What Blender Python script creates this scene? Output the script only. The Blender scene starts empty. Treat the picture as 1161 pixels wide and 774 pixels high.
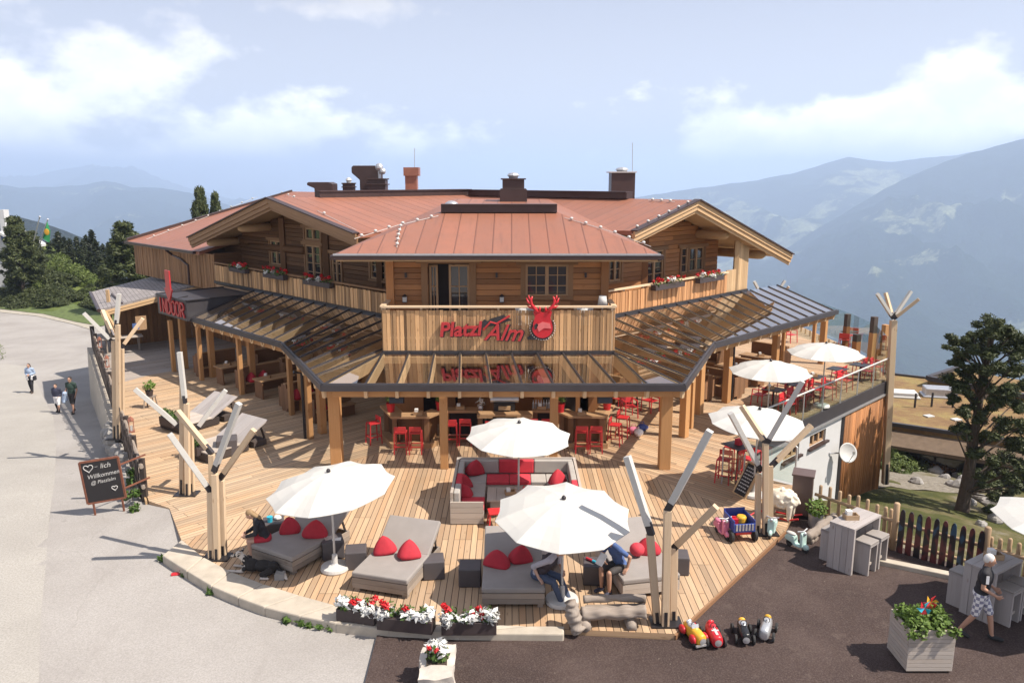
import bpy, bmesh, math, random
from mathutils import Matrix, Vector, noise
R = random.Random(7)
PI = math.pi
sc = bpy.context.scene
COL = sc.collection
rad = math.radians

# ------------------------------------------------------------------ camera model (real place is laid out from it in metres)
CF, CX, CY, CTH, CH = 900.0, 580.5, 387.0, rad(11.55), 8.7
cc, cs = math.cos(CTH), math.sin(CTH)
def ray(px, py):
    u = (px-CX)/CF; v = (py-CY)/CF
    return u, cc-v*cs, -(cs+v*cc)
def gp(px, py, z=0.0):
    x, y, d = ray(px, py); t = (z-CH)/d
    return Vector((x*t, y*t, z))
def dp(px, py, Y):
    x, y, d = ray(px, py); t = Y/y
    return Vector((x*t, Y, CH+d*t))
def pp(px, py, a, b, k):            # ray meets vertical plane a*X+b*Y=k
    x, y, d = ray(px, py); t = k/(a*x+b*y)
    return Vector((x*t, y*t, CH+d*t))
BX, K0 = -0.48, 24.93
Q = math.sqrt(0.5)
def wq(side, s, d, z):              # wing frame: s along the wing from the corner, d inwards from the balcony face
    return Vector((BX+side*(s-d)*Q, K0+(s+d)*Q, z))
def wpix(side, px, py, d):          # pixel ray on the wing plane at depth d -> (s, z)
    k = K0+d*2*Q
    p = pp(px, py, -side, 1, k-side*BX)
    m = abs(p.x-BX)
    return m/Q+d, p.z

# ------------------------------------------------------------------ mesh builder
class MB:
    def __init__(s): s.v=[]; s.f=[]; s.uv=[]; s.r=[]
    def add(s, vs, fs, uvs=None, rnd=None):
        o = len(s.v); s.v += [Vector(v) for v in vs]
        rr = R.random() if rnd is None else rnd
        for i, f in enumerate(fs):
            s.f.append([o+k for k in f]); s.r.append(rr)
            s.uv.append(uvs[i] if uvs else [(vs[k][0]+vs[k][2]*.3, vs[k][1]+vs[k][2]) for k in f])
    def box(s, c, size, rz=0.0, M=None, rnd=None):
        hx, hy, hz = size[0]/2, size[1]/2, size[2]/2
        vs = [Vector((x, y, z)) for z in (-hz, hz) for y in (-hy, hy) for x in (-hx, hx)]
        fs = [(0,2,3,1),(4,5,7,6),(0,1,5,4),(2,6,7,3),(0,4,6,2),(1,3,7,5)]
        nax = [2,2,1,1,0,0]
        la = max(range(3), key=lambda i: size[i])
        ou, ov = R.uniform(0,40), R.uniform(0,40)
        uvs = []
        for f, n in zip(fs, nax):
            ax = [i for i in range(3) if i != n]
            if ax[0] != la and (ax[1] == la or size[ax[1]] > size[ax[0]]): ax = ax[::-1]
            uvs.append([(vs[k][ax[0]]+ou, vs[k][ax[1]]+ov) for k in f])
        if M is None: M = Matrix.Rotation(rz, 3, 'Z')
        c = Vector(c)
        s.add([M @ v + c for v in vs], fs, uvs, rnd)
    def zbox(s, x0, x1, y0, y1, z0, z1, rnd=None):
        s.box(((x0+x1)/2,(y0+y1)/2,(z0+z1)/2), (abs(x1-x0),abs(y1-y0),abs(z1-z0)), rnd=rnd)
    def beam(s, p, q, w, h=None, up=(0,0,1), rnd=None):
        h = w if h is None else h
        p, q = Vector(p), Vector(q); d = q-p; L = d.length
        if L < 1e-6: return
        x = d/L; u = Vector(up)
        if abs(x.dot(u)) > .98: u = Vector((0,1,0)) if abs(x.y) < .9 else Vector((1,0,0))
        y = u.cross(x).normalized(); z = x.cross(y)
        s.box((p+q)/2, (L, w, h), M=Matrix((x, y, z)).transposed(), rnd=rnd)
    def slab(s, pts, t, u=None, rnd=None, down=True):   # polygon (3d, ccw from above) thickened
        pts = [Vector(p) for p in pts]; n = Vector((0,0,0))
        for i in range(len(pts)):
            a, b = pts[i], pts[(i+1)%len(pts)]
            n += Vector(((a.y-b.y)*(a.z+b.z), (a.z-b.z)*(a.x+b.x), (a.x-b.x)*(a.y+b.y)))
        n.normalize()
        if n.z < 0: pts.reverse(); n = -n
        U = Vector(u) if u else pts[1]-pts[0]
        U = (U-n*U.dot(n)).normalized(); V = n.cross(U)
        off = Vector((0,0,-t)) if down else -n*t
        k = len(pts); vs = pts+[p+off for p in pts]
        fs = [tuple(range(k)), tuple(range(2*k-1, k-1, -1))]
        for i in range(k):
            j = (i+1)%k; fs.append((i, k+i, k+j, j))
        uvs = [[(vs[a].dot(U), vs[a].dot(V)) for a in f] for f in fs[:2]]
        for f in fs[2:]:
            e = (vs[f[3]]-vs[f[0]]).length
            uvs.append([(0,0),(0,t),(e,t),(e,0)])
        s.add(vs, fs, uvs, rnd)
    def quad(s, pts, u=None, rnd=None):
        pts = [Vector(p) for p in pts]
        U = (Vector(u) if u else pts[1]-pts[0]).normalized()
        n = (pts[1]-pts[0]).cross(pts[2]-pts[0]).normalized(); U = (U-n*U.dot(n)).normalized(); V = n.cross(U)
        s.add(pts, [tuple(range(len(pts)))], [[(p.dot(U), p.dot(V)) for p in pts]], rnd)
    def tube(s, path, r, n=8, cap=True, rnd=None):
        path = [Vector(p) for p in path]; k = len(path)
        rs = r if isinstance(r, (list, tuple)) else [r]*k
        vs = []; ref = Vector((0,0,1))
        for i, p in enumerate(path):
            d = (path[min(i+1,k-1)]-path[max(i-1,0)])
            d = d.normalized() if d.length > 1e-9 else Vector((0,0,1))
            if i == 0:
                ref = Vector((0,0,1)) if abs(d.z) < .9 else Vector((1,0,0))
            x = (ref-d*ref.dot(d)).normalized(); ref = x; y = d.cross(x)
            for j in range(n):
                a = 2*PI*j/n; vs.append(p+(x*math.cos(a)+y*math.sin(a))*rs[i])
        fs = []; uvs = []; L = 0
        for i in range(k-1):
            e = (path[i+1]-path[i]).length
            for j in range(n):
                jj = (j+1)%n; fs.append((i*n+j, i*n+jj, (i+1)*n+jj, (i+1)*n+j))
                w = 2*PI*rs[i]/n
                uvs.append([(L,j*w),(L,(j+1)*w),(L+e,(j+1)*w),(L+e,j*w)])
            L += e
        if cap:
            fs.append(tuple(range(n-1,-1,-1))); fs.append(tuple((k-1)*n+j for j in range(n)))
            for f in fs[-2:]: uvs.append([(.1*math.cos(q), .1*math.sin(q)) for q in range(len(f))])
        s.add(vs, fs, uvs, rnd)
    def lathe(s, prof, c=(0,0,0), n=20, M=None, rnd=None):
        c = Vector(c); vs = []
        for r, z in prof:
            for j in range(n):
                a = 2*PI*j/n; v = Vector((max(r,1e-4)*math.cos(a), max(r,1e-4)*math.sin(a), z))
                vs.append((M@v if M else v)+c)
        fs = []
        for i in range(len(prof)-1):
            for j in range(n):
                jj = (j+1)%n; fs.append((i*n+j, i*n+jj, (i+1)*n+jj, (i+1)*n+j))
        fs.append(tuple(range(n-1,-1,-1))); fs.append(tuple((len(prof)-1)*n+j for j in range(n)))
        s.add(vs, fs, None, rnd)
    def ball(s, c, rr, n=10, m=7, M=None, rnd=None):
        if not isinstance(rr, (tuple, list)): rr = (rr,rr,rr)
        c = Vector(c); vs = []
        for i in range(m+1):
            t = PI*i/m
            for j in range(n):
                a = 2*PI*j/n
                v = Vector((rr[0]*max(math.sin(t),1e-3)*math.cos(a), rr[1]*max(math.sin(t),1e-3)*math.sin(a), -rr[2]*math.cos(t)))
                vs.append((M@v if M else v)+c)
        fs = [(i*n+j, i*n+(j+1)%n, (i+1)*n+(j+1)%n, (i+1)*n+j) for i in range(m) for j in range(n)]
        s.add(vs, fs, None, rnd)
    def prism(s, pts, M, t, rnd=None):       # 2D outline in local XY, extruded +t along local z, placed by 4x4 M
        k = len(pts)
        area = sum(pts[i][0]*pts[(i+1)%k][1]-pts[(i+1)%k][0]*pts[i][1] for i in range(k))
        if area < 0: pts = pts[::-1]
        vs = [M@Vector((p[0],p[1],0)) for p in pts]+[M@Vector((p[0],p[1],t)) for p in pts]
        fs = [tuple(range(k-1,-1,-1)), tuple(range(k,2*k))]+[(i,(i+1)%k,k+(i+1)%k,k+i) for i in range(k)]
        s.add(vs, fs, None, rnd)
    def build(s, name, mat, parent=None, smooth=False, bevel=0.0, local=False):
        me = bpy.data.meshes.new(name)
        vs = s.v
        if parent is not None and not local and parent.name in ROOTM:
            Mi = ROOTM[parent.name]; vs = [Mi@v for v in vs]
        me.from_pydata([tuple(v) for v in vs], [], s.f)
        uvl = me.uv_layers.new(name='UVMap')
        flat = [c for f in s.uv for uv in f for c in uv]
        if len(flat) == 2*len(me.loops): uvl.data.foreach_set('uv', flat)
        at = me.attributes.new('rnd', 'FLOAT', 'FACE')
        if len(s.r) == len(me.polygons): at.data.foreach_set('value', s.r)
        if smooth: me.polygons.foreach_set('use_smooth', [True]*len(me.polygons))
        me.materials.append(mat); me.update()
        o = bpy.data.objects.new(name, me); COL.objects.link(o)
        if parent is not None:
            o.parent = parent
            if parent.name in ROOTM: ROOTM[o.name] = ROOTM[parent.name]
        if bevel:
            b = o.modifiers.new('Bevel','BEVEL'); b.width = bevel; b.segments = 2; b.limit_method = 'ANGLE'
        return o
ROOTM = {}
def tag(o, label, cat, group=None, kind=None):
    o['label'] = label; o['category'] = cat
    if group: o['group'] = group
    if kind: o['kind'] = kind
    return o
def struct(o): o['kind'] = 'structure'; return o
def thing(name, label, cat, loc=(0,0,0), rz=0.0, group=None, world=False):
    o = bpy.data.objects.new(name, None); COL.objects.link(o)
    o.empty_display_size = .2
    o.location = loc; o.rotation_euler = (0,0,rz); tag(o, label, cat, group)
    if world: ROOTM[o.name] = (Matrix.Translation(Vector(loc)) @ Matrix.Rotation(rz,4,'Z')).inverted()
    return o
def copy_tree(o, parent=None):
    c = o.copy(); COL.objects.link(c)
    if parent is not None: c.parent = parent
    for ch in list(o.children): copy_tree(ch, c)
    return c
PROTO = {}
def place(kind, maker, loc, rz, label, scale=None):
    if kind not in PROTO:
        o = maker(); PROTO[kind] = o
    else: o = copy_tree(PROTO[kind])
    o.location = loc; o.rotation_euler = (0,0,rz)
    if scale: o.scale = (scale,)*3 if not isinstance(scale,tuple) else scale
    o['label'] = label
    return o

# ------------------------------------------------------------------ materials
def newmat(name):
    m = bpy.data.materials.new(name); m.use_nodes = True
    nt = m.node_tree; nt.nodes.clear()
    out = nt.nodes.new('ShaderNodeOutputMaterial')
    return m, nt, out
class NT:
    def __init__(s, nt): s.nt = nt
    def n(s, t, **k):
        nd = s.nt.nodes.new('ShaderNode'+t)
        for a, b in k.items(): setattr(nd, a, b)
        return nd
    def l(s, a, b): s.nt.links.new(a, b)
    def math(s, op, a, b=None, c=None):
        nd = s.n('Math', operation=op)
        for i, x in enumerate((a,b,c)):
            if x is None: continue
            if isinstance(x, (int,float)): nd.inputs[i].default_value = x
            else: s.l(x, nd.inputs[i])
        return nd.outputs[0]
    def mix(s, f, a, b, blend='MIX'):
        nd = s.n('Mix', data_type='RGBA', blend_type=blend)
        for k, x in ((0,f),(6,a),(7,b)):
            if isinstance(x, (int,float)): nd.inputs[k].default_value = x
            elif isinstance(x, (tuple,list)): nd.inputs[k].default_value = (*x[:3],1)
            else: s.l(x, nd.inputs[k])
        return nd.outputs[2]
    def noise(s, vec, scale, detail=4, rough=.6):
        nd = s.n('TexNoise'); nd.inputs['Scale'].default_value = scale
        nd.inputs['Detail'].default_value = detail; nd.inputs['Roughness'].default_value = rough
        if vec is not None: s.l(vec, nd.inputs['Vector'])
        return nd.outputs[0]
    def ramp(s, f, stops):
        nd = s.n('ValToRGB'); cr = nd.color_ramp
        while len(cr.elements) < len(stops): cr.elements.new(.5)
        for e, (p, c) in zip(cr.elements, stops):
            e.position = p; e.color = (*c[:3],1) if isinstance(c,(tuple,list)) else (c,c,c,1)
        s.l(f, nd.inputs[0]); return nd.outputs[0]
    def maprange(s, f, a, b, c, d):
        nd = s.n('MapRange'); s.l(f, nd.inputs[0])
        for i, x in enumerate((a,b,c,d)): nd.inputs[i+1].default_value = x
        return nd.outputs[0]
    def mapping(s, vec, scale):
        nd = s.n('Mapping'); s.l(vec, nd.inputs[0]); nd.inputs['Scale'].default_value = scale; return nd.outputs[0]
    def bsdf(s, out, col, rough=.7, metal=0, bump=None, bs=.3, bd=.01, spec=None, emit=None):
        p = s.n('BsdfPrincipled')
        if isinstance(col,(tuple,list)): p.inputs['Base Color'].default_value = (*col[:3],1)
        else: s.l(col, p.inputs['Base Color'])
        if isinstance(rough,(int,float)): p.inputs['Roughness'].default_value = rough
        else: s.l(rough, p.inputs['Roughness'])
        p.inputs['Metallic'].default_value = metal
        if spec is not None: p.inputs['Specular IOR Level'].default_value = spec
        if bump is not None:
            b = s.n('Bump'); b.inputs['Strength'].default_value = bs; b.inputs['Distance'].default_value = bd
            s.l(bump, b.inputs['Height']); s.l(b.outputs[0], p.inputs['Normal'])
        s.l(p.outputs[0], out.inputs['Surface']); return p
def vmul(c, k): return tuple(x*k for x in c)
def m_wood(name, c, var=.35, grain=.35, grey=None, gamt=.5, rough=.7):
    m, nt, out = newmat(name); N = NT(nt)
    uv = N.n('UVMap').outputs[0]; rn = N.n('Attribute', attribute_name='rnd').outputs['Fac']
    g = N.noise(N.mapping(uv,(.9,22,1)), 1.6, 5, .65)
    big = N.noise(N.mapping(uv,(.5,1.4,1)), 1.1, 3)
    kn = N.n('TexVoronoi'); kn.inputs['Scale'].default_value = 1.0; N.l(N.mapping(uv,(1.7,5.5,1)), kn.inputs['Vector'])
    knot = N.maprange(kn.outputs['Distance'], .05, .13, 1, 0)
    a = N.mix(rn, vmul(c,1-var), vmul(c,1+var*.6))
    a = N.mix(N.maprange(g,.3,.7,0,1), N.mix(grain, a, (c[0]*.45,c[1]*.36,c[2]*.3)), a)
    if grey: a = N.mix(N.math('MULTIPLY', N.maprange(big,.3,.7,.2,1), gamt), a, grey)
    a = N.mix(N.math('MULTIPLY', knot, .55), a, (c[0]*.35,c[1]*.25,c[2]*.18))
    N.bsdf(out, a, rough, bump=g, bs=.25, bd=.006, spec=.3); return m
def m_deck(name, c, grey, gamt=.25, W=.143):
    m, nt, out = newmat(name); N = NT(nt)
    uv = N.n('UVMap').outputs[0]; sp = N.n('SeparateXYZ'); N.l(uv, sp.inputs[0])
    u, v = sp.outputs[0], sp.outputs[1]
    vi = N.math('DIVIDE', v, W); ix = N.math('FLOOR', vi); fr = N.math('FRACT', vi)
    w1 = N.n('TexWhiteNoise', noise_dimensions='1D'); N.l(ix, w1.inputs['W'])
    u2 = N.math('ADD', N.math('DIVIDE', u, 3.9), N.math('MULTIPLY', N.math('FLOOR', N.math('MULTIPLY', w1.outputs[0], 3)), .3333))
    jx = N.math('FLOOR', u2); fj = N.math('FRACT', u2)
    cmb = N.n('CombineXYZ'); N.l(ix, cmb.inputs[0]); N.l(jx, cmb.inputs[1])
    w2 = N.n('TexWhiteNoise', noise_dimensions='2D'); N.l(cmb.outputs[0], w2.inputs['Vector'])
    pr = w2.outputs[0]
    off = N.n('CombineXYZ'); N.l(N.math('ADD', u, N.math('MULTIPLY', pr, 37)), off.inputs[0]); N.l(v, off.inputs[1])
    g = N.noise(N.mapping(off.outputs[0],(.8,26,1)), 1.6, 5, .65)
    big = N.noise(uv, .35, 4)
    kn = N.n('TexVoronoi'); N.l(N.mapping(off.outputs[0],(1.5,7,1)), kn.inputs['Vector']); kn.inputs['Scale'].default_value = 1
    knot = N.maprange(kn.outputs['Distance'], .04, .12, 1, 0)
    a = N.mix(pr, vmul(c,.62), vmul(c,1.18))
    w3 = N.n('TexWhiteNoise', noise_dimensions='2D'); N.l(N.mapping(cmb.outputs[0],(1.7,2.3,1)), w3.inputs['Vector'])
    a = N.mix(N.maprange(w3.outputs[0],.55,1,0,.5), a, (c[0]*1.02,c[1]*.8,c[2]*.62))
    a = N.mix(N.maprange(g,.35,.7,.35,0), a, (c[0]*.5,c[1]*.4,c[2]*.33))
    a = N.mix(N.math('MULTIPLY', N.maprange(big,.35,.65,.1,1), gamt), a, grey)
    a = N.mix(N.math('MULTIPLY', knot, .5), a, (c[0]*.3,c[1]*.22,c[2]*.17))
    st = N.noise(N.mapping(uv,(1,1,1)), 1.3, 6, .7)
    a = N.mix(N.maprange(st,.62,.75,0,.22), a, vmul(c,.4))
    ed = N.math('ABSOLUTE', N.math('SUBTRACT', fr, .5))
    gap = N.maprange(ed, .435, .46, 0, 1)
    ej = N.math('ABSOLUTE', N.math('SUBTRACT', fj, .5)); gj = N.maprange(ej, .4978, .4988, 0, 1)
    gg = N.math('MAXIMUM', gap, gj)
    a = N.mix(N.math('MULTIPLY', gg, .9), a, vmul(c,.10))
    h = N.math('ADD', N.math('MULTIPLY', gg, -1.0), N.math('MULTIPLY', g, .15))
    N.bsdf(out, a, .72, bump=h, bs=.6, bd=.012, spec=.25); return m
def m_plain(name, c, rough=.6, metal=0, var=.12, scale=6, bump=0, spec=None, co='Object'):
    m, nt, out = newmat(name); N = NT(nt)
    v = N.n('TexCoord').outputs[co]
    a = N.noise(v, scale, 5, .6)
    rn = N.n('Attribute', attribute_name='rnd').outputs['Fac']
    col = N.mix(N.maprange(a,.25,.75,0,1), vmul(c,1-var), vmul(c,1+var))
    col = N.mix(N.math('MULTIPLY', rn, var), col, vmul(c,.7))
    N.bsdf(out, col, rough, metal, bump=(a if bump else None), bs=bump, bd=.01, spec=spec); return m
def m_leaf(name, c, c2, trans=.25):
    m, nt, out = newmat(name); N = NT(nt)
    rn = N.n('Attribute', attribute_name='rnd').outputs['Fac']
    oi = N.n('ObjectInfo').outputs['Random']
    col = N.mix(rn, c, c2)
    col = N.mix(N.math('MULTIPLY', oi, .3), col, vmul(c,.6))
    d = N.n('BsdfPrincipled'); N.l(col, d.inputs['Base Color']); d.inputs['Roughness'].default_value = .55; d.inputs['Specular IOR Level'].default_value = .3
    t = N.n('BsdfTranslucent'); N.l(col, t.inputs[0])
    mx = N.n('MixShader'); mx.inputs[0].default_value = trans
    N.l(d.outputs[0], mx.inputs[1]); N.l(t.outputs[0], mx.inputs[2]); N.l(mx.outputs[0], out.inputs[0]); return m
def m_glass(name, tint=(1,1,1), refl=1.0, base=0.0):
    m, nt, out = newmat(name); N = NT(nt)
    fr = N.n('LayerWeight'); fr.inputs['Blend'].default_value = .5
    f = N.math('MINIMUM', N.math('ADD', N.math('MULTIPLY', N.math('POWER', fr.outputs['Facing'], 4.2), refl), .04+base), .95)
    t = N.n('BsdfTransparent'); t.inputs[0].default_value = (*tint,1)
    g = N.n('BsdfGlossy'); g.inputs['Roughness'].default_value = .01
    mx = N.n('MixShader'); N.l(f, mx.inputs[0]); N.l(t.outputs[0], mx.inputs[1]); N.l(g.outputs[0], mx.inputs[2])
    N.l(mx.outputs[0], out.inputs[0]); return m
M = {}
LARCH = (.50,.33,.185)
M['larch'] = m_wood('larch_timber', (.54,.37,.21), .22, .3)
M['rafter'] = m_wood('rafter_timber', (.66,.48,.29), .12, .25)
M['post'] = m_wood('post_timber', (.50,.27,.115), .15, .3)
M['rail'] = m_wood('rail_timber', (.62,.47,.32), .12, .2)
M['balcony'] = m_wood('balcony_board', (.60,.36,.175), .7, .45, grey=(.40,.28,.18), gamt=.2)
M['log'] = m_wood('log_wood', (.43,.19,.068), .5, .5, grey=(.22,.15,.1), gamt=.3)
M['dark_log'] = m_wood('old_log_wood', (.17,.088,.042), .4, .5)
M['soffit'] = m_wood('soffit_board', (.30,.165,.08), .35, .4)
M['trim'] = m_wood('trim_wood', (.27,.155,.08), .2, .3)
M['oldgrey'] = m_wood('weathered_wood', (.30,.245,.195), .4, .5, grey=(.33,.29,.26), gamt=.6)
M['palegrey'] = m_wood('pale_weathered_wood', (.47,.40,.34), .2, .35, grey=(.45,.42,.39), gamt=.6)
M['bluegrey'] = m_wood('grey_table_wood', (.36,.325,.31), .25, .35, grey=(.38,.36,.36), gamt=.6)
M['brown_bench'] = m_wood('brown_bench_wood', (.24,.13,.07), .25, .4)
M['bar_top'] = m_wood('bar_top_wood', (.42,.26,.14), .2, .35)
M['cladding'] = m_wood('log_cladding', (.36,.16,.06), .5, .4)
M['fence_wood'] = m_wood('fence_round_wood', (.40,.28,.175), .2, .3)
M['plank_dark'] = m_wood('dark_fence_board', (.075,.06,.055), .4, .3)
M['lightbar'] = m_wood('light_post_wood', (.62,.47,.32), .12, .25)
M['white_bar'] = m_plain('white_painted_bar', (.50,.485,.455), .5, var=.05)
M['deck'] = m_deck('deck_boards', (.47,.325,.20), (.42,.35,.29), .22)
M['deck_left'] = m_deck('deck_boards_pale', (.49,.35,.22), (.48,.40,.32), .3)
M['deck_old'] = m_deck('deck_boards_grey', (.36,.31,.27), (.36,.34,.33), .6)
M['steel'] = m_plain('dark_steel', (.055,.05,.055), .45, .6, .1)
M['black'] = m_plain('black_metal', (.028,.026,.03), .4, .3, .1)
M['sheet_black'] = m_plain('anthracite_sheet', (.05,.046,.052), .45, .2, .12, 2)
M['brown_sheet'] = m_plain('brown_sheet_metal', (.062,.037,.034), .42, .3, .15, 2)
M['brown_cab'] = m_plain('brown_cabinet_paint', (.115,.075,.065), .4, .1, .12, 2)
M['copper'] = m_plain('copper_sheet', (.36,.15,.1), .45, .4, .2, 2)
M['galv'] = m_plain('galvanised_metal', (.52,.52,.54), .4, .7, .12)
M['white'] = m_plain('white_plaster', (.50,.50,.505), .8, var=.05, scale=1.2)
M['whiteplastic'] = m_plain('white_plastic', (.52,.51,.495), .45, var=.05)
M['canvas'] = m_leaf('white_canvas', (.66,.645,.61), (.66,.645,.61), .16)
M['red'] = m_plain('red_plastic', (.52,.03,.035), .38, var=.1)
M['redcloth'] = m_plain('red_cloth', (.40,.02,.035), .85, var=.18, scale=5)
M['redfab'] = m_plain('red_seat_cloth', (.55,.04,.06), .8, var=.12)
M['signred'] = m_plain('red_sign_face', (.44,.032,.036), .35, var=.08)
M['grey'] = m_plain('grey_cushion', (.265,.24,.225), .85, var=.08, scale=3)
M['greycloth'] = m_plain('light_grey_cushion', (.36,.335,.31), .85, var=.08, scale=3)
M['cube'] = m_plain('dark_grey_leatherette', (.078,.068,.072), .55, var=.12, scale=3)
M['soil'] = m_plain('soil', (.06,.042,.03), .95, var=.3, scale=20)
M['concrete'] = m_plain('pale_concrete', (.42,.37,.305), .9, var=.22, scale=2.2, bump=.3)
M['stone'] = m_plain('rough_stone', (.27,.255,.24), .9, var=.45, scale=1.8, bump=.8)
M['driftwood'] = m_wood('driftwood', (.29,.24,.20), .3, .7, grey=(.36,.32,.29), gamt=.6)
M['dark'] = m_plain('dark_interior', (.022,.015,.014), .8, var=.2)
M['winglass'] = m_plain('window_pane', (.035,.035,.04), .05, 0, .2, 1, spec=.9)
M['winframe'] = m_wood('window_frame_wood', (.42,.27,.155), .15, .25)
M['curtain'] = m_plain('white_curtain', (.6,.58,.56), .9)
M['glass'] = m_glass('canopy_glass', (.96,.97,.96), 2.2, .15)
M['railglass'] = m_glass('railing_glass', (.90,.95,.93), 1.0, .02)
M['planter_dark'] = m_plain('dark_planter', (.05,.035,.035), .6, var=.15)
M['skin'] = m_plain('skin', (.50,.30,.22), .55, var=.06)
M['skin_tan'] = m_plain('tanned_skin', (.42,.235,.16), .55, var=.06)
for nm, c in dict(black_cloth=(.018,.017,.022), navy=(.03,.033,.06), denim=(.055,.075,.13), blue_tee=(.06,.11,.27), green_tee=(.022,.045,.035),
                  lightblue=(.30,.38,.52), white_cloth=(.72,.70,.70), dark_short=(.04,.035,.035), checked=(.42,.40,.45), vest=(.045,.035,.045),
                  darkhair=(.03,.02,.016), blond=(.26,.17,.09), white_hair=(.62,.60,.57), brownhair=(.05,.03,.02), shoe=(.02,.02,.022), whiteshoe=(.7,.69,.67)).items():
    M[nm] = m_plain(nm, c, .8, var=.12, scale=9)
M['leaf'] = m_leaf('leaf_green', (.05,.10,.02), (.11,.18,.04))
M['leaf_bright'] = m_leaf('leaf_bright', (.09,.16,.025), (.18,.26,.06))
M['shrub'] = m_leaf('mountain_pine_needles', (.032,.046,.016), (.085,.10,.034), .15)
M['shrub_light'] = m_leaf('alder_leaf', (.07,.105,.022), (.15,.19,.05), .25)
M['pine'] = m_leaf('pine_needles', (.030,.044,.016), (.10,.115,.04), .12)
M['spruce'] = m_leaf('spruce_needles', (.018,.026,.013), (.040,.052,.02), .1)
M['redleaf'] = m_leaf('reddish_shrub', (.13,.06,.03), (.2,.11,.05), .2)
M['petal_w'] = m_leaf('white_petal', (.72,.72,.70), (.82,.82,.80), .2)
M['petal_r'] = m_leaf('red_petal', (.55,.015,.02), (.7,.04,.05), .2)
M['bark'] = m_plain('bark', (.085,.062,.048), .95, var=.4, scale=8, bump=.8)
M['chalkboard'] = m_plain('chalkboard', (.013,.011,.013), .7, var=.15)
M['chalk'] = m_plain('chalk', (.46,.45,.44), .9, var=.08)
M['rust'] = m_plain('rusty_steel', (.20,.075,.045), .75, .2, .3, 10)
M['paper'] = m_plain('paper', (.75,.74,.72), .7)
M['mint'] = m_plain('mint_plastic', (.42,.57,.53), .4)
M['pink'] = m_plain('pink_plastic', (.66,.20,.30), .4)
M['blue'] = m_plain('blue_plastic', (.03,.06,.26), .4)
M['yellow'] = m_plain('yellow_paint', (.66,.36,.03), .35)
M['rubber'] = m_plain('tyre_rubber', (.022,.021,.022), .8)
M['silver'] = m_plain('silver_paint', (.55,.56,.58), .3, .6)
M['blackpaint'] = m_plain('black_paint', (.015,.015,.017), .25)
M['redpaint'] = m_plain('red_paint', (.52,.02,.03), .3)
M['wool'] = m_plain('cream_fleece', (.68,.61,.50), .95, var=.15, scale=14, bump=.6)
M['cyan'] = m_plain('cyan_plastic', (.03,.38,.52), .4)
# ------------------------------------------------------------------ camera, sun, sky
cd = bpy.data.cameras.new('camera'); co = bpy.data.objects.new('camera', cd); COL.objects.link(co)
cd.sensor_width = 36.0; cd.lens = 36.0*CF/1161.0; cd.clip_end = 60000; cd.clip_start = .1
co.location = (0,0,CH); co.rotation_euler = (PI/2-CTH, 0, 0); sc.camera = co
SUN = Vector((1.6,-.5,2.2)).normalized()
sl = bpy.data.lights.new('sun','SUN'); sl.energy = 4.6; sl.angle = rad(.5); sl.color = (1,.91,.79)
so = bpy.data.objects.new('sun', sl); COL.objects.link(so); so.rotation_euler = SUN.to_track_quat('Z','Y').to_euler(); so.location = (40,-10,60)
vs_ = sc.view_settings; vs_.view_transform = 'Standard'; vs_.look = 'None'; vs_.exposure = .86; vs_.gamma = 1; vs_.use_curve_mapping = False
w = bpy.data.worlds.new('World'); sc.world = w; w.use_nodes = True
wn = w.node_tree; wn.nodes.clear(); N = NT(wn)
sky = N.n('TexSky'); sky.sky_type = 'NISHITA'; sky.sun_disc = False
sky.sun_elevation = math.asin(SUN.z); sky.sun_rotation = math.atan2(SUN.x, SUN.y)
sky.altitude = 1500; sky.air_density = 1.0; sky.dust_density = 2.2; sky.ozone_density = 1.0
tc = N.n('TexCoord').outputs['Generated']
sp = N.n('SeparateXYZ'); N.l(tc, sp.inputs[0])
az = N.math('ARCTAN2', sp.outputs[0], sp.outputs[1]); el = N.math('ARCSINE', sp.outputs[2])
def dirang(px, py):
    x, y, d = ray(px, py); L = math.sqrt(x*x+y*y+d*d)
    return math.atan2(x,y), math.asin(d/L)
cl = [(30,110,150,70,.95),(120,75,110,50,.75),(250,165,230,50,.85),(20,160,120,50,1.0),(40,30,150,40,.5),(340,150,110,35,.6),(390,104,38,12,.62),(345,5,120,14,.7),
      (1130,130,100,42,1.25),(1000,145,120,32,1.25),(845,160,70,26,1.15),(930,158,90,26,1.1),(1165,105,50,26,1.0),(700,180,200,30,.35),(250,195,260,35,.55)]
acc = None
for px, py, rx, ry, amp in cl:
    a0, e0 = dirang(px, py)
    dx = N.math('DIVIDE', N.math('SUBTRACT', az, a0), rx/CF*1.15); dy = N.math('DIVIDE', N.math('SUBTRACT', el, e0), ry/CF*1.15)
    r2 = N.math('ADD', N.math('MULTIPLY', dx, dx), N.math('MULTIPLY', dy, dy))
    b = N.math('MULTIPLY', N.math('POWER', 2.718, N.math('MULTIPLY', r2, -.9)), amp)
    acc = b if acc is None else N.math('MAXIMUM', acc, b)
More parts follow.
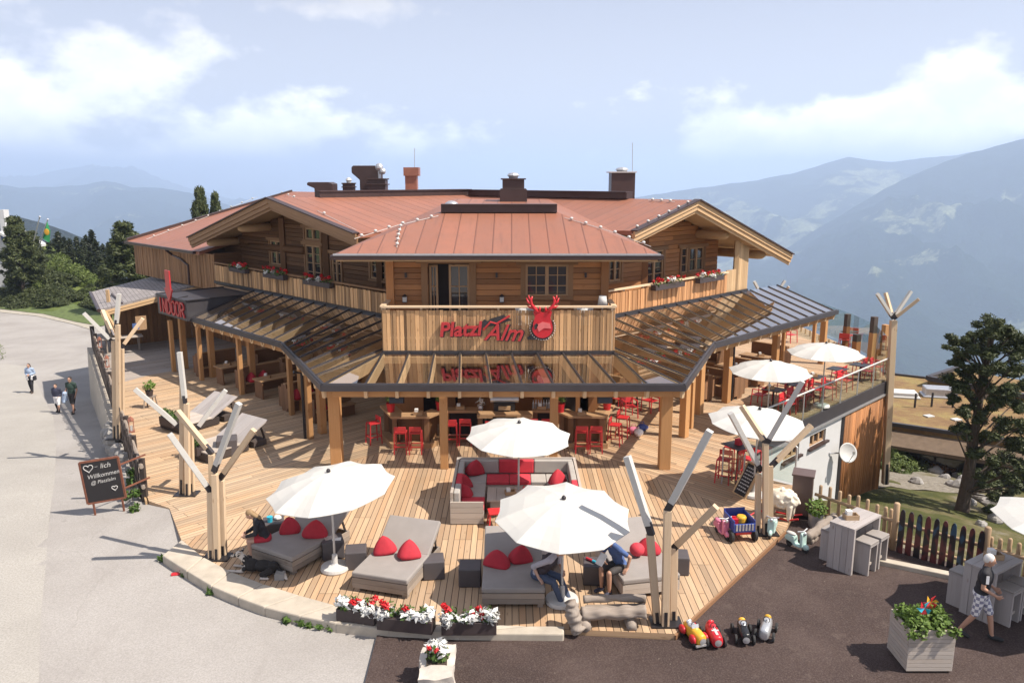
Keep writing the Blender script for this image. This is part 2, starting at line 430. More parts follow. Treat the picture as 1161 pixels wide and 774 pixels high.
# the rest of the sky dome carries scattered cloud too
acc = N.math('MAXIMUM', acc, N.math('MULTIPLY', N.maprange(N.math('ABSOLUTE', az), .7, 1.0, 0, 1), .5))
cv = N.n('CombineXYZ'); N.l(az, cv.inputs[0]); N.l(N.math('MULTIPLY', el, 1.7), cv.inputs[1])
def wnoise(shift):
    ad = N.n('VectorMath', operation='ADD'); N.l(cv.outputs[0], ad.inputs[0]); ad.inputs[1].default_value = (0,shift,3.3)
    return N.noise(ad.outputs[0], 9.0, 9, .56)
n0 = wnoise(0); n1 = wnoise(.035)
den = N.math('ADD', acc, N.math('MULTIPLY', N.math('SUBTRACT', n0, .5), 2.3))
mask = N.maprange(den, .44, .76, 0, 1)
shade = N.maprange(N.math('SUBTRACT', n0, n1), -.16, .16, 0, 1)
bo_ = N.maprange(el, .015, .20, 2.9, .97)
ccol = N.mix(shade, (4.5,4.55,5.05), (6.5,6.3,6.2))
vm_ = N.n('VectorMath', operation='SCALE'); N.l(ccol, vm_.inputs[0]); N.l(bo_, vm_.inputs['Scale']); ccol = vm_.outputs[0]
pale = N.maprange(el, -.02, .42, .86, .78)
pc_ = N.mix(N.maprange(el, .0, .24, 1, 0), (4.1,4.25,5.05), (6.6,6.5,6.9))
skyc = N.mix(pale, sky.outputs[0], pc_)
skyc = N.mix(N.math('MULTIPLY', mask, .88), skyc, ccol)
bg = N.n('Background'); bg.inputs[1].default_value = .085; N.l(skyc, bg.inputs[0])
wo = N.n('OutputWorld'); N.l(bg.outputs[0], wo.inputs[0])

# ------------------------------------------------------------------ ground
def clampf(x, a, b): return max(a, min(b, x))
def sstep(x, a, b):
    t = clampf((x-a)/(b-a), 0, 1); return t*t*(3-2*t)
def hroad(x, y):
    z = -.17-.115*clampf(y-20.5,0,21.5)+.15*math.exp(-((x+9.2)**2+(y-20.2)**2)/2.9)-.03*clampf(y-42,0,40)
    if x < -9: z -= .022*clampf(-9-x,0,40)*sstep(y,18,34)
    return z
FN = Vector((.733,.68)); F0 = Vector((7.9,19.6))
def hterr(x, y):
    z = hroad(x,y)-.14
    d = (x-F0.x)*FN.x+(y-F0.y)*FN.y
    if d > 0:
        wgt = sstep(x, -4, 5)
        zz = -.28-.42*clampf(d-.3,0,7.5)-.20*clampf(d-7.8,0,24)
        if d > .6: zz += .25*noise.noise((x*.25,y*.25,0))+.1*noise.noise((x*.8,y*.8,3))
        z = z*(1-wgt)+min(z,zz)*wgt
    yb = 67+.88*max(0,-36-x)
    if x < 0 and y > yb:
        f = sstep(-x/y, .475, .59)
        e = y-yb
        z += f*(.02*min(e,4)+.36*clampf(e-4,0,13)-.30*max(0,e-24)) + .4*f*noise.noise((x*.12,y*.12,1))*sstep(e,2,8)
        z -= (1-f)*.12*e
    drop = max(0, y-(118 if x < -30 else 64 if x > 0 else 90))
    z -= .42*drop if drop < 2000 else 840
    if abs(x) > 90 and y < 118: z -= .10*(abs(x)-90)*(1 if x > 0 else -.5)
    if drop > 30: z += 18*noise.noise((x*.008,y*.008,5))*min(1,drop/300)
    return max(z, -880)
def gsurf(px, py, fun=hroad):
    z = -.2
    for _ in range(30):
        p = gp(px, py, z); z = z*.4+.6*fun(p.x,p.y)
    return Vector((p.x,p.y,fun(p.x,p.y)))
def axis(c, n, fine, far):
    k = math.asinh(far/fine/ n*4)
    return [c+far*math.sinh(k*(i/n))/math.sinh(k) for i in range(-n, n+1)]
xs = axis(0, 110, 1.0, 9000); ys = [y for y in axis(24, 115, 1.0, 9500) if y > -1500]
mb = MB(); nx = len(xs)
vsx = [(x,y,hterr(x,y)) for y in ys for x in xs]
fsx = [(j*nx+i, j*nx+i+1, (j+1)*nx+i+1, (j+1)*nx+i) for j in range(len(ys)-1) for i in range(nx-1)]
mb.add(vsx, fsx)
def m_terrain():
    m, nt, out = newmat('meadow_ground'); N = NT(nt)
    v = N.n('TexCoord').outputs['Object']
    a = N.noise(v,.35,6,.65); b = N.noise(v,3.5,5,.7); c = N.noise(v,.02,5)
    col = N.ramp(a, [(.3,(.045,.055,.018)),(.45,(.085,.088,.032)),(.55,(.145,.125,.065)),(.66,(.24,.215,.175))])
    col = N.mix(N.maprange(b,.3,.7,.45,0), col, (.03,.035,.015))
    sp = N.n('SeparateXYZ'); N.l(v, sp.inputs[0])
    far = N.maprange(sp.outputs[1], 115, 220, 0, 1)
    lf = N.math('MULTIPLY', N.maprange(sp.outputs[0],-18,-26,0,1), N.maprange(sp.outputs[1],45,60,0,1))
    col = N.mix(N.math('MULTIPLY', lf, .85), col, N.ramp(a,[(.3,(.06,.085,.022)),(.6,(.13,.165,.05)),(.8,(.15,.15,.07))]))
    col = N.mix(far, col, N.ramp(c,[(.4,(.03,.045,.018)),(.62,(.09,.11,.04))]))
    N.bsdf(out, col, .95, bump=b, bs=.8, bd=.08, spec=.1); return m
struct(mb.build('terrain', m_terrain(), smooth=True))

def sheet(name, mat, poly, fun, off, step=1.0, kind='structure', smooth=True):
    """polygon sheet draped over a height function"""
    bm = bmesh.new(); vs = [bm.verts.new((p[0],p[1],0)) for p in poly]; bm.faces.new(vs)
    x0, x1 = min(p[0] for p in poly), max(p[0] for p in poly); y0, y1 = min(p[1] for p in poly), max(p[1] for p in poly)
    for lo, hi, n in ((x0,x1,(1,0,0)),(y0,y1,(0,1,0))):
        k = lo+step
        while k < hi:
            g = bm.verts[:]+bm.edges[:]+bm.faces[:]
            bmesh.ops.bisect_plane(bm, geom=g, plane_co=Vector(n)*k, plane_no=n, clear_inner=False, clear_outer=False); k += step
    me = bpy.data.meshes.new(name)
    for v in bm.verts: v.co.z = fun(v.co.x, v.co.y)+off
    bm.normal_update()
    for f in bm.faces:
        if f.normal.z < 0: f.normal_flip()
        f.smooth = smooth
    bm.to_mesh(me); bm.free(); me.materials.append(mat)
    o = bpy.data.objects.new(name, me); COL.objects.link(o); o['kind'] = kind; return o
def m_road():
    m, nt, out = newmat('worn_road'); N = NT(nt)
    v = N.n('TexCoord').outputs['Object']
    a = N.noise(v,.22,7,.62); b = N.noise(v,28,4,.75); c = N.noise(N.mapping(v,(1,.25,1)),.9,6,.7)
    col = N.ramp(a,[(.3,(.27,.25,.238)),(.5,(.335,.315,.30)),(.72,(.385,.365,.35))])
    col = N.mix(N.maprange(b,.38,.62,.5,0), col, (.19,.178,.165))
    col = N.mix(N.maprange(c,.52,.72,0,.45), col, (.235,.215,.20))
    st = N.noise(v,1.7,4,.6); col = N.mix(N.maprange(st,.66,.72,0,.35), col, (.17,.155,.145))
    vo = N.n('TexVoronoi', feature='DISTANCE_TO_EDGE'); vo.inputs['Scale'].default_value = .19
    ad = N.n('VectorMath', operation='ADD'); N.l(v, ad.inputs[0])
    nz = N.n('TexNoise'); nz.inputs['Scale'].default_value = .7; nz.inputs['Detail'].default_value = 6; N.l(v, nz.inputs['Vector'])
    N.l(nz.outputs['Color'], ad.inputs[1]); N.l(ad.outputs[0], vo.inputs['Vector'])
    col = N.mix(N.maprange(vo.outputs['Distance'],.0,.003,.22,0), col, (.16,.15,.14))
    N.bsdf(out, col, .9, bump=b, bs=.35, bd=.01, spec=.2); return m
def m_asphalt():
    m, nt, out = newmat('dark_asphalt'); N = NT(nt)
    v = N.n('TexCoord').outputs['Object']
    a = N.noise(v,.45,7,.66); b = N.noise(v,32,4,.78); c = N.noise(N.mapping(v,(1,1,1)),2.3,6,.72)
    col = N.ramp(a,[(.28,(.028,.018,.0165)),(.5,(.045,.029,.026)),(.72,(.072,.050,.044))])
    col = N.mix(N.maprange(b,.45,.68,0,.6), col, (.13,.10,.09))
    col = N.mix(N.maprange(c,.56,.74,0,.5), col, (.13,.10,.085))
    vo = N.n('TexVoronoi'); vo.inputs['Scale'].default_value = 3.1; N.l(v, vo.inputs['Vector'])
    col = N.mix(N.maprange(vo.outputs['Distance'],.02,.045,.7,0), col, (.3,.26,.22))
    N.bsdf(out, col, .85, bump=b, bs=.5, bd=.012, spec=.25); return m
M['road'] = m_road(); M['asphalt'] = m_asphalt()
FL = lambda y: -10.15-.586*(y-20.8)          # the left fence line of the deck
far_edge = [gsurf(px,py) for px,py in ((-260,338),(-120,340),(0,346),(60,353),(100,361),(122,367))]
road_poly = [(-85,-30),(-85,60)]+[(p.x,p.y) for p in far_edge]+[(FL(44)+.1,44),(FL(41),41),(FL(21)-.25,21),(-9.2,20.05),(-7.95,18.1),(-8.25,17.3),(-5.4,15.8),(-3.7,14.9),(-2.68,14.4),(-2.62,12.5),(-2.3,4),(-2.0,-30)]
sheet('road', M['road'], road_poly, hroad, 0.0, 1.5)
# seam between the old lane and the newer strip beside the deck
seam = [gsurf(px,py) for px,py in ((44,774),(46,700),(52,640),(56,590),(62,545),(64,500),(60,470),(45,440),(30,415))]
lane = [(-85,-30),(-85,58)]+[(FL(58)-14,58)]+[(p.x,p.y) for p in seam[::-1]]+[(-7.4,4),(-7,-30)]
m2, nt2, o2 = newmat('old_lane'); N2 = NT(nt2); v2 = N2.n('TexCoord').outputs['Object']
c2 = N2.ramp(N2.noise(v2,.3,7,.62),[(.3,(.33,.312,.29)),(.7,(.41,.39,.36))]); b2 = N2.noise(v2,24,4,.75)
c2 = N2.mix(N2.maprange(b2,.38,.62,.55,0), c2, (.20,.185,.165)); N2.bsdf(o2, c2, .92, bump=b2, bs=.4, bd=.012, spec=.2)
sheet('road_lane', m2, lane, hroad, .006, 1.5)
asph = [(-2.62,12.4),(-2.67,14.5),(-2.3,14.4),(1.0,14.2),(3.2,14.0),(6.9,18.7),(7.6,20.2),(8.1,19.8),(9.3,18.2),(11.3,16.15),(15,12.3),(22,5),(22,-30),(-2.0,-30),(-2.3,4)]
sheet('forecourt', M['asphalt'], asph, lambda x,y: -.10, 0.0, 2.0)
gr = [gsurf(px,py,hterr) for px,py in ((965,560),(985,540),(1010,528),(1045,532),(1080,545),(1092,560),(1050,556),(1010,552))]
gm, gnt, go_ = newmat('gravel'); NG = NT(gnt); gv = NG.n('TexCoord').outputs['Object']
gc = NG.ramp(NG.noise(gv,6,6,.75),[(.3,(.11,.10,.075)),(.5,(.20,.18,.15)),(.7,(.29,.265,.23))]); NG.bsdf(go_, gc, .95, bump=NG.noise(gv,25,3), bs=.7, bd=.03, spec=.1)
sheet('gravel_path', gm, [(p.x,p.y) for p in gr], hterr, .05, .8)
vg = [(p.x,p.y) for p in far_edge]
M['verge'] = m_plain('dry_verge', (.33,.30,.25), .95, var=.3, scale=3, bump=.5)
M['grass_verge'] = m_plain('verge_grass', (.085,.115,.032), .95, var=.5, scale=2.5, bump=.6)
gvp = [(p.x,p.y) for p in far_edge]
sheet('grass_verge', M['grass_verge'], [(p[0]+.3,p[1]-2.2-.5*math.sin(i*2.1)) for i,p in enumerate(gvp)]+[(p[0]+.6,p[1]+2.4) for p in gvp[::-1]], lambda x,y: max(hroad(x,y),hterr(x,y)), .07, 1.5)
sheet('gravel_verge', M['verge'], [(p[0]+.2,p[1]-3.4) for p in vg]+[(p[0]+.3,p[1]-2.0) for p in vg[::-1]] if True else vg+[(p[0]+.8,p[1]+2.6) for p in vg[::-1]], lambda x,y: max(hroad(x,y),hterr(x,y)), .035, 1.5)

# ------------------------------------------------------------------ mountains
def m_mount(name, forest, meadow, rock, sc_, thr, rockz=None):
    m, nt, out = newmat(name); N = NT(nt)
    v = N.n('TexCoord').outputs['Object']
    a = N.noise(v, sc_, 8, .62); b = N.noise(v, sc_*9, 6, .7)
    am = N.math('ADD', a, N.math('MULTIPLY', N.math('SUBTRACT', b, .5), .12))
    col = N.mix(N.maprange(am, thr, thr+.025, 0, 1), forest, meadow)
    col = N.mix(N.maprange(b,.35,.62,.75,0), col, vmul(forest,.35)); b3 = N.noise(v, sc_*45, 4, .75); col = N.mix(N.maprange(b3,.4,.65,.6,0), col, vmul(forest,.45))
    if rockz:
        sp = N.n('SeparateXYZ'); N.l(v, sp.inputs[0])
        col = N.mix(N.maprange(sp.outputs[2], rockz, rockz+180, 0, .8), col, rock)
    N.bsdf(out, col, 1, bump=b, bs=.9, bd=25, spec=.0); return m
def mountain(name, skyl, Dt, Db, zb, mat, ncol=150, nrow=46, gull=1.0, amp=1.0):
    xs_ = [skyl[0][0]+(skyl[-1][0]-skyl[0][0])*i/(ncol-1) for i in range(ncol)]
    vs = []; rows = nrow+6
    for i, px in enumerate(xs_):
        for k in range(len(skyl)-1):
            if skyl[k][0] <= px <= skyl[k+1][0]: break
        f = (px-skyl[k][0])/max(1e-6,(skyl[k+1][0]-skyl[k][0])); py = skyl[k][1]+(skyl[k+1][1]-skyl[k][1])*f
        py += 1.3*amp*noise.fractal((px*.045,Dt*.001,0),1,2,5)
        dt = Dt*(1+.06*noise.noise((px*.006,Dt*.01,2)))
        top = dp(px,py,dt); rx = top.x/top.y
        for j in range(rows):
            if j < 5:
                y = dt+(5-j)*Dt*.05; x = rx*y; z = top.z-(5-j)*Dt*.02
            else:
                t = (j-5)/nrow; y = dt+(Db-dt)*t; x = rx*y
                z = top.z+(zb-top.z)*(t**.82)
                g = noise.ridged_multi_fractal((x*.0016*5000/Dt,y*.0008*5000/Dt,3),1,2,5,1,2)
                z += gull*Dt*.032*(g-1.1)*min(1,t*5)*(1-t*.6)
            vs.append((x,y,z))
    fs = [(i*rows+j, i*rows+j+1, (i+1)*rows+j+1, (i+1)*rows+j) for i in range(ncol-1) for j in range(rows-1)]
    mb = MB(); mb.add(vs, fs); return struct(mb.build(name, mat, smooth=True))
FOR = (.016,.030,.018); MEA = (.34,.36,.20); ROC = (.20,.19,.17)
mountain('mountain_ridge', [(600,260),(700,228),(745,220),(800,212),(860,204),(900,196),(935,186),(960,178),(985,182),(1010,184),(1040,180),(1085,176),(1110,172),(1240,150),(1700,150)], 8200, 4300, -700, m_mount('far_slope',FOR,MEA,ROC,.0011,.535,420))
mountain('mountain_flank', [(560,470),(640,430),(740,372),(800,338),(850,306),(900,276),(950,246),(1000,216),(1040,197),(1080,180),(1120,168),(1161,157),(1330,138),(1700,120),(2300,128)], 5600, 2300, -830, m_mount('near_slope',FOR,MEA,ROC,.0016,.585,480), 300, 56, 1.3)
mountain('distant_mountain', [(-1300,206),(-800,194),(-260,203),(-60,214),(15,208),(40,199),(60,194),(85,191),(100,187),(115,193),(150,197),(180,206),(205,213),(260,226),(320,240),(420,250)], 15500, 9000, -500, m_mount('distant_slope',FOR,MEA,ROC,.0006,.62,300), 280, 30)
mountain('left_mountain', [(-1500,196),(-1000,208),(-600,199),(-300,212),(-80,207),(0,209),(25,213),(55,212),(85,211),(105,207),(120,206),(135,208),(150,213),(185,213),(215,219),(260,232),(330,250),(420,262)], 7800, 3600, -700, m_mount('left_slope',FOR,MEA,ROC,.0014,.605), 300, 40)
mountain('forest_slope', [(-1500,215),(-900,232),(-500,214),(-220,206),(-80,218),(0,240),(20,246),(45,252),(75,262),(100,272),(125,286),(150,303),(180,330),(230,365),(330,420)], 1500, 700, -420, m_mount('forest_slope',(.022,.032,.016),(.05,.06,.03),ROC,.01,.68), 300, 36, .6, .7)

# ------------------------------------------------------------------ air
hz = MB(); hz.zbox(-36000,26000,-1600,27000,-985,530)
hm = bpy.data.materials.new('haze_air'); hm.use_nodes = True; hn = hm.node_tree; hn.nodes.clear()
pv = hn.nodes.new('ShaderNodeVolumePrincipled'); pv.inputs['Color'].default_value = (.60,.745,1.0,1); pv.inputs['Density'].default_value = HAZE if 'HAZE' in globals() else 1.8e-4
pv.inputs['Anisotropy'].default_value = .15
ho = hn.nodes.new('ShaderNodeOutputMaterial'); hn.links.new(pv.outputs[0], ho.inputs['Volume'])
hob = hz.build('haze', hm); hob['kind'] = 'stuff'; hob['label'] = 'pale blue air over the valley'; hob['category'] = 'haze'
sc.cycles.volume_bounces = 2
# ------------------------------------------------------------------ the lodge.  plan frame: a along the left wing, b along the right wing
def ab(a, b, z): return Vector((BX+(b-a)*Q, K0+(a+b)*Q, z))
def toab(p): return (p.y-K0-(p.x-BX))*Q, (p.y-K0+(p.x-BX))*Q
A_RIDGE, A_Z, B_RIDGE, B_Z = 13.4, 7.92, 10.7, 7.88
def zA(a): return A_Z-(.188*(A_RIDGE-a) if a < A_RIDGE else .252*(a-A_RIDGE))
def zB(b): return B_Z-(.25*(B_RIDGE-b) if b < B_RIDGE else .32*(b-B_RIDGE))
DA, DB = Vector((-Q,Q,0)), Vector((Q,Q,0))      # unit a, b directions
lodge = thing('alpine_lodge','large timber lodge with red brown metal roofs, two gables and board balconies','lodge',(BX,31,0),world=True)
# --- roofs
def m_roof():
    m, nt, out = newmat('red_standing_seam_roof'); N = NT(nt)
    uv = N.n('UVMap').outputs[0]; sp = N.n('SeparateXYZ'); N.l(uv, sp.inputs[0])
    fr = N.math('FRACT', N.math('DIVIDE', sp.outputs[1], .62)); ix = N.math('FLOOR', N.math('DIVIDE', sp.outputs[1], .62))
    w1 = N.n('TexWhiteNoise', noise_dimensions='1D'); N.l(ix, w1.inputs['W'])
    e = N.math('ABSOLUTE', N.math('SUBTRACT', fr, .5)); seam_ = N.maprange(e,.45,.475,0,1)
    v = N.n('TexCoord').outputs['Object']
    a = N.noise(v,.5,6,.65); b = N.noise(N.mapping(uv,(.35,3,1)),1.3,5,.6)
    col = N.mix(w1.outputs[0], (.265,.104,.062), (.31,.124,.076))
    col = N.mix(N.maprange(a,.35,.65,0,.6), col, (.235,.11,.075)); a3 = N.noise(v,3.2,5,.7); col = N.mix(N.maprange(a3,.5,.75,0,.45), col, (.19,.085,.055))
    col = N.mix(N.maprange(b,.54,.72,0,.45), col, (.15,.072,.052))
    col = N.mix(N.math('MULTIPLY', seam_, .35), col, (.10,.04,.03))
    N.bsdf(out, col, .5, .0, bump=N.math('ADD', N.math('MULTIPLY', seam_, 1.0), N.math('MULTIPLY', a, .1)), bs=.7, bd=.03, spec=.45); return m
M['roof'] = m_roof()
RT = .16
mb = MB()
def rp(pts, zf): return [ab(a,b,zf(a,b)) for a,b in pts]
mb.slab(rp([(13.4,-.37),(7.03,-.37),(7.03,6.2),(13.4,10.9)], lambda a,b: zA(a)), RT, u=DA)
mb.slab(rp([(13.4,-.37),(13.4,10.9),(21.6,2.7),(21.6,-.37)], lambda a,b: zA(a)), RT, u=DA)
mb.slab(rp([(-.37,10.7),(-.37,6.55),(3,6.2),(6.8,5.9),(7.4,6.0),(13.4,10.4),(21.2,2.5),(21.2,-.23),(31,-.23),(31,10.7)], lambda a,b: zB(b)), RT, u=DB)
mb.slab(rp([(-.37,10.7),(31,10.7),(31,19.1),(-.37,19.1)], lambda a,b: zB(b)), RT, u=DB)
HX0, HX1 = BX-5.22, BX+5.22; HZ, HR = 6.34, 7.5
RX0, RX1 = BX-2.15, BX+2.15
mb.slab([(HX0,25.5,HZ),(HX1,25.5,HZ),(RX1,30,HR),(RX0,30,HR)], RT, u=(0,1,.25))
mb.slab([(HX0,25.5,HZ),(RX0,30,HR),(RX0,37.3,HR+.3),(HX0,34,HZ)], RT, u=(1,0,.37))
mb.slab([(HX1,25.5,HZ),(HX1,34,HZ),(RX1,37.3,HR+.3),(RX1,30,HR)], RT, u=(1,0,.37))
mb.slab([(RX0,30,HR),(RX1,30,HR),(RX1,37.3,HR+.3),(RX0,37.3,HR+.3)], RT, u=(0,1,0))
roof = mb.build('roof', M['roof'], lodge)
def onroof(px, py, zr):          # where a pixel ray meets height zr
    return gp(px,py,zr)
# ridge caps
def rcap(p, q, w=.42, h=.26):
    m_ = MB(); p, q = Vector(p), Vector(q); m_.beam(p,q,w,h)
    m_.beam(p+Vector((0,0,h/2+.02)), q+Vector((0,0,h/2+.02)), w+.12, .05); return m_.build('ridge_vent', M['brown_sheet'], roof)
rcap((RX0,30.0,HR+.12),(RX1,30.0,HR+.12))
rcap(ab(-.1+3.0,10.7,B_Z+.12), ab(13.0,10.7,B_Z+.12))
rcap(ab(13.4,1.9,A_Z+.10), ab(13.4,10.9,A_Z+.10), .36)
rcap(ab(18.2,10.9,B_Z+.06), ab(21.4,10.9,B_Z+.06), .4,.2)
# chimneys and ducts
def chim(px, pyb, pyt, wpx, Y, mat, cap=True, name='chimney', capmat=None):
    b = dp(px,pyb,Y); t = dp(px,pyt,Y); w_ = wpx/CF*(Y*cc+.8)
    m_ = MB(); h = t.z-b.z
    m_.box((b.x,Y,b.z+h/2-.3),(w_,w_,h+.6))
    if cap: m_.box((b.x,Y,t.z-h*.38),(w_*1.18,w_*1.18,.05)); m_.box((b.x,Y,t.z),(w_*1.15,w_*1.15,.06))
    o = m_.build(name, mat, roof, bevel=.01)
    if capmat:
        k = MB(); k.lathe([(w_*.2,0),(w_*.24,.1),(w_*.3,.12),(w_*.2,.22),(.01,.26)], (b.x,Y,t.z+.03), 12); k.build('chimney_cap', capmat, roof, smooth=False)
    return b, t, w_
b,t,w_ = chim(582,233,203,24,36,M['brown_sheet'],True,capmat=M['galv'])
mbx = MB(); mbx.box((b.x,36,b.z+.25),(w_*1.25,w_*1.25,.9)); mbx.build('chimney_skirt', M['brown_sheet'], roof)
chim(704.5,221,196,26,42,M['brown_sheet'],False,capmat=M['galv'])
k = MB(); p_ = dp(704.5,196,42); k.box((p_.x,42,p_.z+.03),(1.4,1.4,.06)); k.build('chimney_cap', M['whiteplastic'], roof)
chim(467,217,192,13,44,M['copper'],False); k = MB(); p_ = dp(467,193,44); k.box((p_.x,44,p_.z-.08),(.82,.82,.45)); k.build('chimney_cap', M['copper'], roof)
chim(396,219,208,12,40,M['brown_sheet'],True,capmat=M['whiteplastic'])
chim(429,219,203,19,40,M['brown_sheet'],True)
# bent ventilation duct and the low cowl beside it
def duct(px0, px1, pyb, pyt, Y):
    p0, p1 = dp(px0,pyb,Y), dp(px1,pyt,Y); W_ = p1.x-p0.x; H_ = p1.z-p0.z
    prof = [(0.28*W_,-.4),(0.28*W_,.45*H_),(0,.72*H_),(0,.93*H_),(.06*W_,H_),(W_*.85,H_),(W_,.85*H_),(W_,-.4)]
    m_ = MB(); m_.prism(prof, Matrix.Translation(Vector((p0.x,Y+.5,p0.z))) @ Matrix.Rotation(PI/2,4,'X'), 1.1)
    m_.build('ventilation_duct', M['brown_sheet'], roof, bevel=.03)
duct(402,432,217,188,41); duct(352,380,219,206.5,39)
k = MB(); c_ = dp(430,192,40); k.ball((c_.x,40,c_.z+.1),.2,10,7); k.ball((c_.x+.18,39.9,c_.z-.1),.16,10,7); k.tube([(c_.x,40,c_.z-.5),(c_.x,40,c_.z+.1)],.07); k.lathe([(.3,0),(.3,.05)],(c_.x,40,c_.z-.5),12)
k.build('fan_motor', M['galv'], roof)
for px, pyb, pyt, Y in ((874,190,170,0,),) if False else ((470,190,168,44),(717,195,162,42),(1003,0,0,0)):
    if Y:
        k = MB(); k.tube([dp(px,pyb+8,Y), dp(px,pyt,Y)], .018, 5); k.build('antenna', M['galv'], roof)
k = MB(); p_ = dp(512,237,31.5); k.ball((p_.x,31.5,HR+.1),(.32,.3,.28),14,8); k.build('skylight_dome', M['galv'], roof, smooth=True)
# gutters and fascias
mb = MB()
mb.beam((HX0-.05,25.42,HZ-.10),(HX1+.05,25.42,HZ-.10),.14,.13); mb.beam((HX0-.06,25.4,HZ-.1),(HX0-.06,33.5,HZ-.1),.13,.13); mb.beam((HX1+.06,25.4,HZ-.1),(HX1+.06,30.2,HZ-.1),.13,.13)
mb.build('gutter', M['brown_sheet'], lodge); mb = MB(); mb.beam(ab(21.6,-.32,5.08),ab(31,-.32,5.08),.15,.14); mb.build('gutter', M['brown_sheet'], lodge); mb = MB()
mb.tube([ab(25.2,-.3,5.0),ab(25.2,.05,4.7),ab(24.0,.0,4.55),ab(23.2,.0,4.3),ab(23.2,-.02,3.3)],.06,8)
mb.build('downpipe', M['brown_sheet'], lodge)
k = MB(); k.beam((HX0,25.36,HZ+.0),(HX1,25.36,HZ+.0),.05,.06); k.build('eave_trim', M['galv'], roof)
# soffits (boards under the overhangs)
mb = MB()
for pts in ([(HX0+.05,25.55,HZ-.19),(HX1-.05,25.55,HZ-.19),(HX1-.05,27.0,HZ-.02),(HX0+.05,27.0,HZ-.02)],
            [(HX0+.05,27.0,HZ-.17),(BX-3.7,27.0,HZ-.17),(BX-3.7,31,HZ-.17),(HX0+.05,31,HZ-.17)],
            [(BX+3.7,27.0,HZ-.17),(HX1-.05,27.0,HZ-.17),(HX1-.05,31,HZ-.17),(BX+3.7,31,HZ-.17)]):
    mb.slab(pts,.05)
for a0,a1 in ((7.1,13.4),(13.4,21.5)):
    mb.slab([ab(a0,-.3,zA(a0)-RT-.01),ab(a1,-.3,zA(a1)-RT-.01),ab(a1,1.7,zA(a1)-RT-.01),ab(a0,1.7,zA(a0)-RT-.01)],.04,u=DB)
for b0,b1 in ((6.6,10.7),(10.7,19.0)):
    mb.slab([ab(-.3,b0,zB(b0)-RT-.01),ab(-.3,b1,zB(b1)-RT-.01),ab(3.4,b1,zB(b1)-RT-.01),ab(3.4,b0,zB(b0)-RT-.01)],.04,u=DA)
mb.slab([ab(21.6,-.15,5.0),ab(31,-.15,5.0),ab(31,3,5.7),ab(21.6,3,5.7)],.05)
mb.build('soffit', M['larch'], lodge)
# barge boards (two stepped boards per slope)
def barge(p, q, out_, mat, metal=True):
    p, q = Vector(p), Vector(q); o = Vector(out_)
    m_ = MB(); m_.beam(p+o*.06-Vector((0,0,.24)), q+o*.06-Vector((0,0,.24)), .07,.30, rnd=.6)
    m_.beam(p+o*.12-Vector((0,0,.11)), q+o*.12-Vector((0,0,.11)), .06,.2, rnd=.9)
    m_.beam(p-o*.02-Vector((0,0,.44)), q-o*.02-Vector((0,0,.44)), .08,.16, rnd=.3)
    m_.build('barge_board', mat, lodge)
    k = MB(); k.beam(p+o*.1+Vector((0,0,.02)), q+o*.1+Vector((0,0,.02)), .3,.05); k.build('verge_flashing', M['brown_sheet'], lodge)
oL, oR = Vector((-Q,-Q,0)), Vector((Q,-Q,0))
BGL = m_wood('shaded_barge_board', (.30,.185,.105), .2, .4); BGR = m_wood('sunny_barge_board', (.55,.37,.21), .12, .3)  # one board twice: left gable's shade and right gable's sun put into colour
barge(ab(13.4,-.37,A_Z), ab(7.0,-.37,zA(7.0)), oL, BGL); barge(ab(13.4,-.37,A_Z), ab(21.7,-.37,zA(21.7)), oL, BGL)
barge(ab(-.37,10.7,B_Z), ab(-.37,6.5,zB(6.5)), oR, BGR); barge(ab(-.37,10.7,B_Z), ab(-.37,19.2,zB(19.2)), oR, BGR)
k = MB(); k.beam(ab(31,-.2,5.2),ab(31,10.7,B_Z),.2,.22); k.build('verge_flashing', M['brown_sheet'], lodge)
# purlins (big round log beams carrying the overhang)
def purlin(p, q, r=.19):
    m_ = MB(); p, q = Vector(p), Vector(q); d = (q-p).normalized()
    m_.tube([p,q-d*.35,q-d*.12,q],[r,r,r*.86,r*.45],10); m_.build('purlin', M['larch'], lodge, smooth=True)
for a, dz in ((13.4,.32),(17.2,.34),(20.6,.34),(10.2,.33)): purlin(ab(a,2.4,zA(a)-RT-dz), ab(a,-.05,zA(a)-RT-dz))
for b_, dz, L_ in ((10.7,.34,3),(14.0,.36,3),(17.4,.36,3.5),(8.2,.33,2)): purlin(ab(L_,b_,zB(b_)-RT-dz), ab(-.02,b_,zB(b_)-RT-dz), .21)
mb = MB(); mb.tube([ab(19.4,1.6,5.45),ab(14.0,1.45,5.55)],.17,10); mb.build('purlin', M['dark_log'], lodge, smooth=True)

# --- log walls with openings
def logwall(mb, P, D, t0, t1, z0, z1, openings, course=.19, th=.17, top=None):
    D = Vector(D); n = Vector((-D.y, D.x, 0)); z = z0
    while z < z1-.02:
        h = min(course, z1-z); segs = [(t0,t1)]
        if top:
            a_, b_ = top(z+h*.9); segs = [(max(t0,a_),min(t1,b_))] if b_ > a_ else []
        for o0,o1,oz0,oz1 in openings:
            if z+h/2 > oz0 and z+h/2 < oz1:
                ns = []
                for s0,s1 in segs:
                    if o1 <= s0 or o0 >= s1: ns.append((s0,s1)); continue
                    if o0 > s0: ns.append((s0,o0))
                    if o1 < s1: ns.append((o1,s1))
                segs = ns
        for s0,s1 in segs:
            k_ = s0
            while k_ < s1-.05:
                e_ = min(s1, k_+R.uniform(2.5,4.5)); e_ = s1 if s1-e_ < .8 else e_
                mb.beam(P+D*k_+Vector((0,0,z+h/2))+n*R.uniform(-.008,.008), P+D*e_+Vector((0,0,z+h/2))+n*R.uniform(-.008,.008), th, h-.014); k_ = e_
        z += course
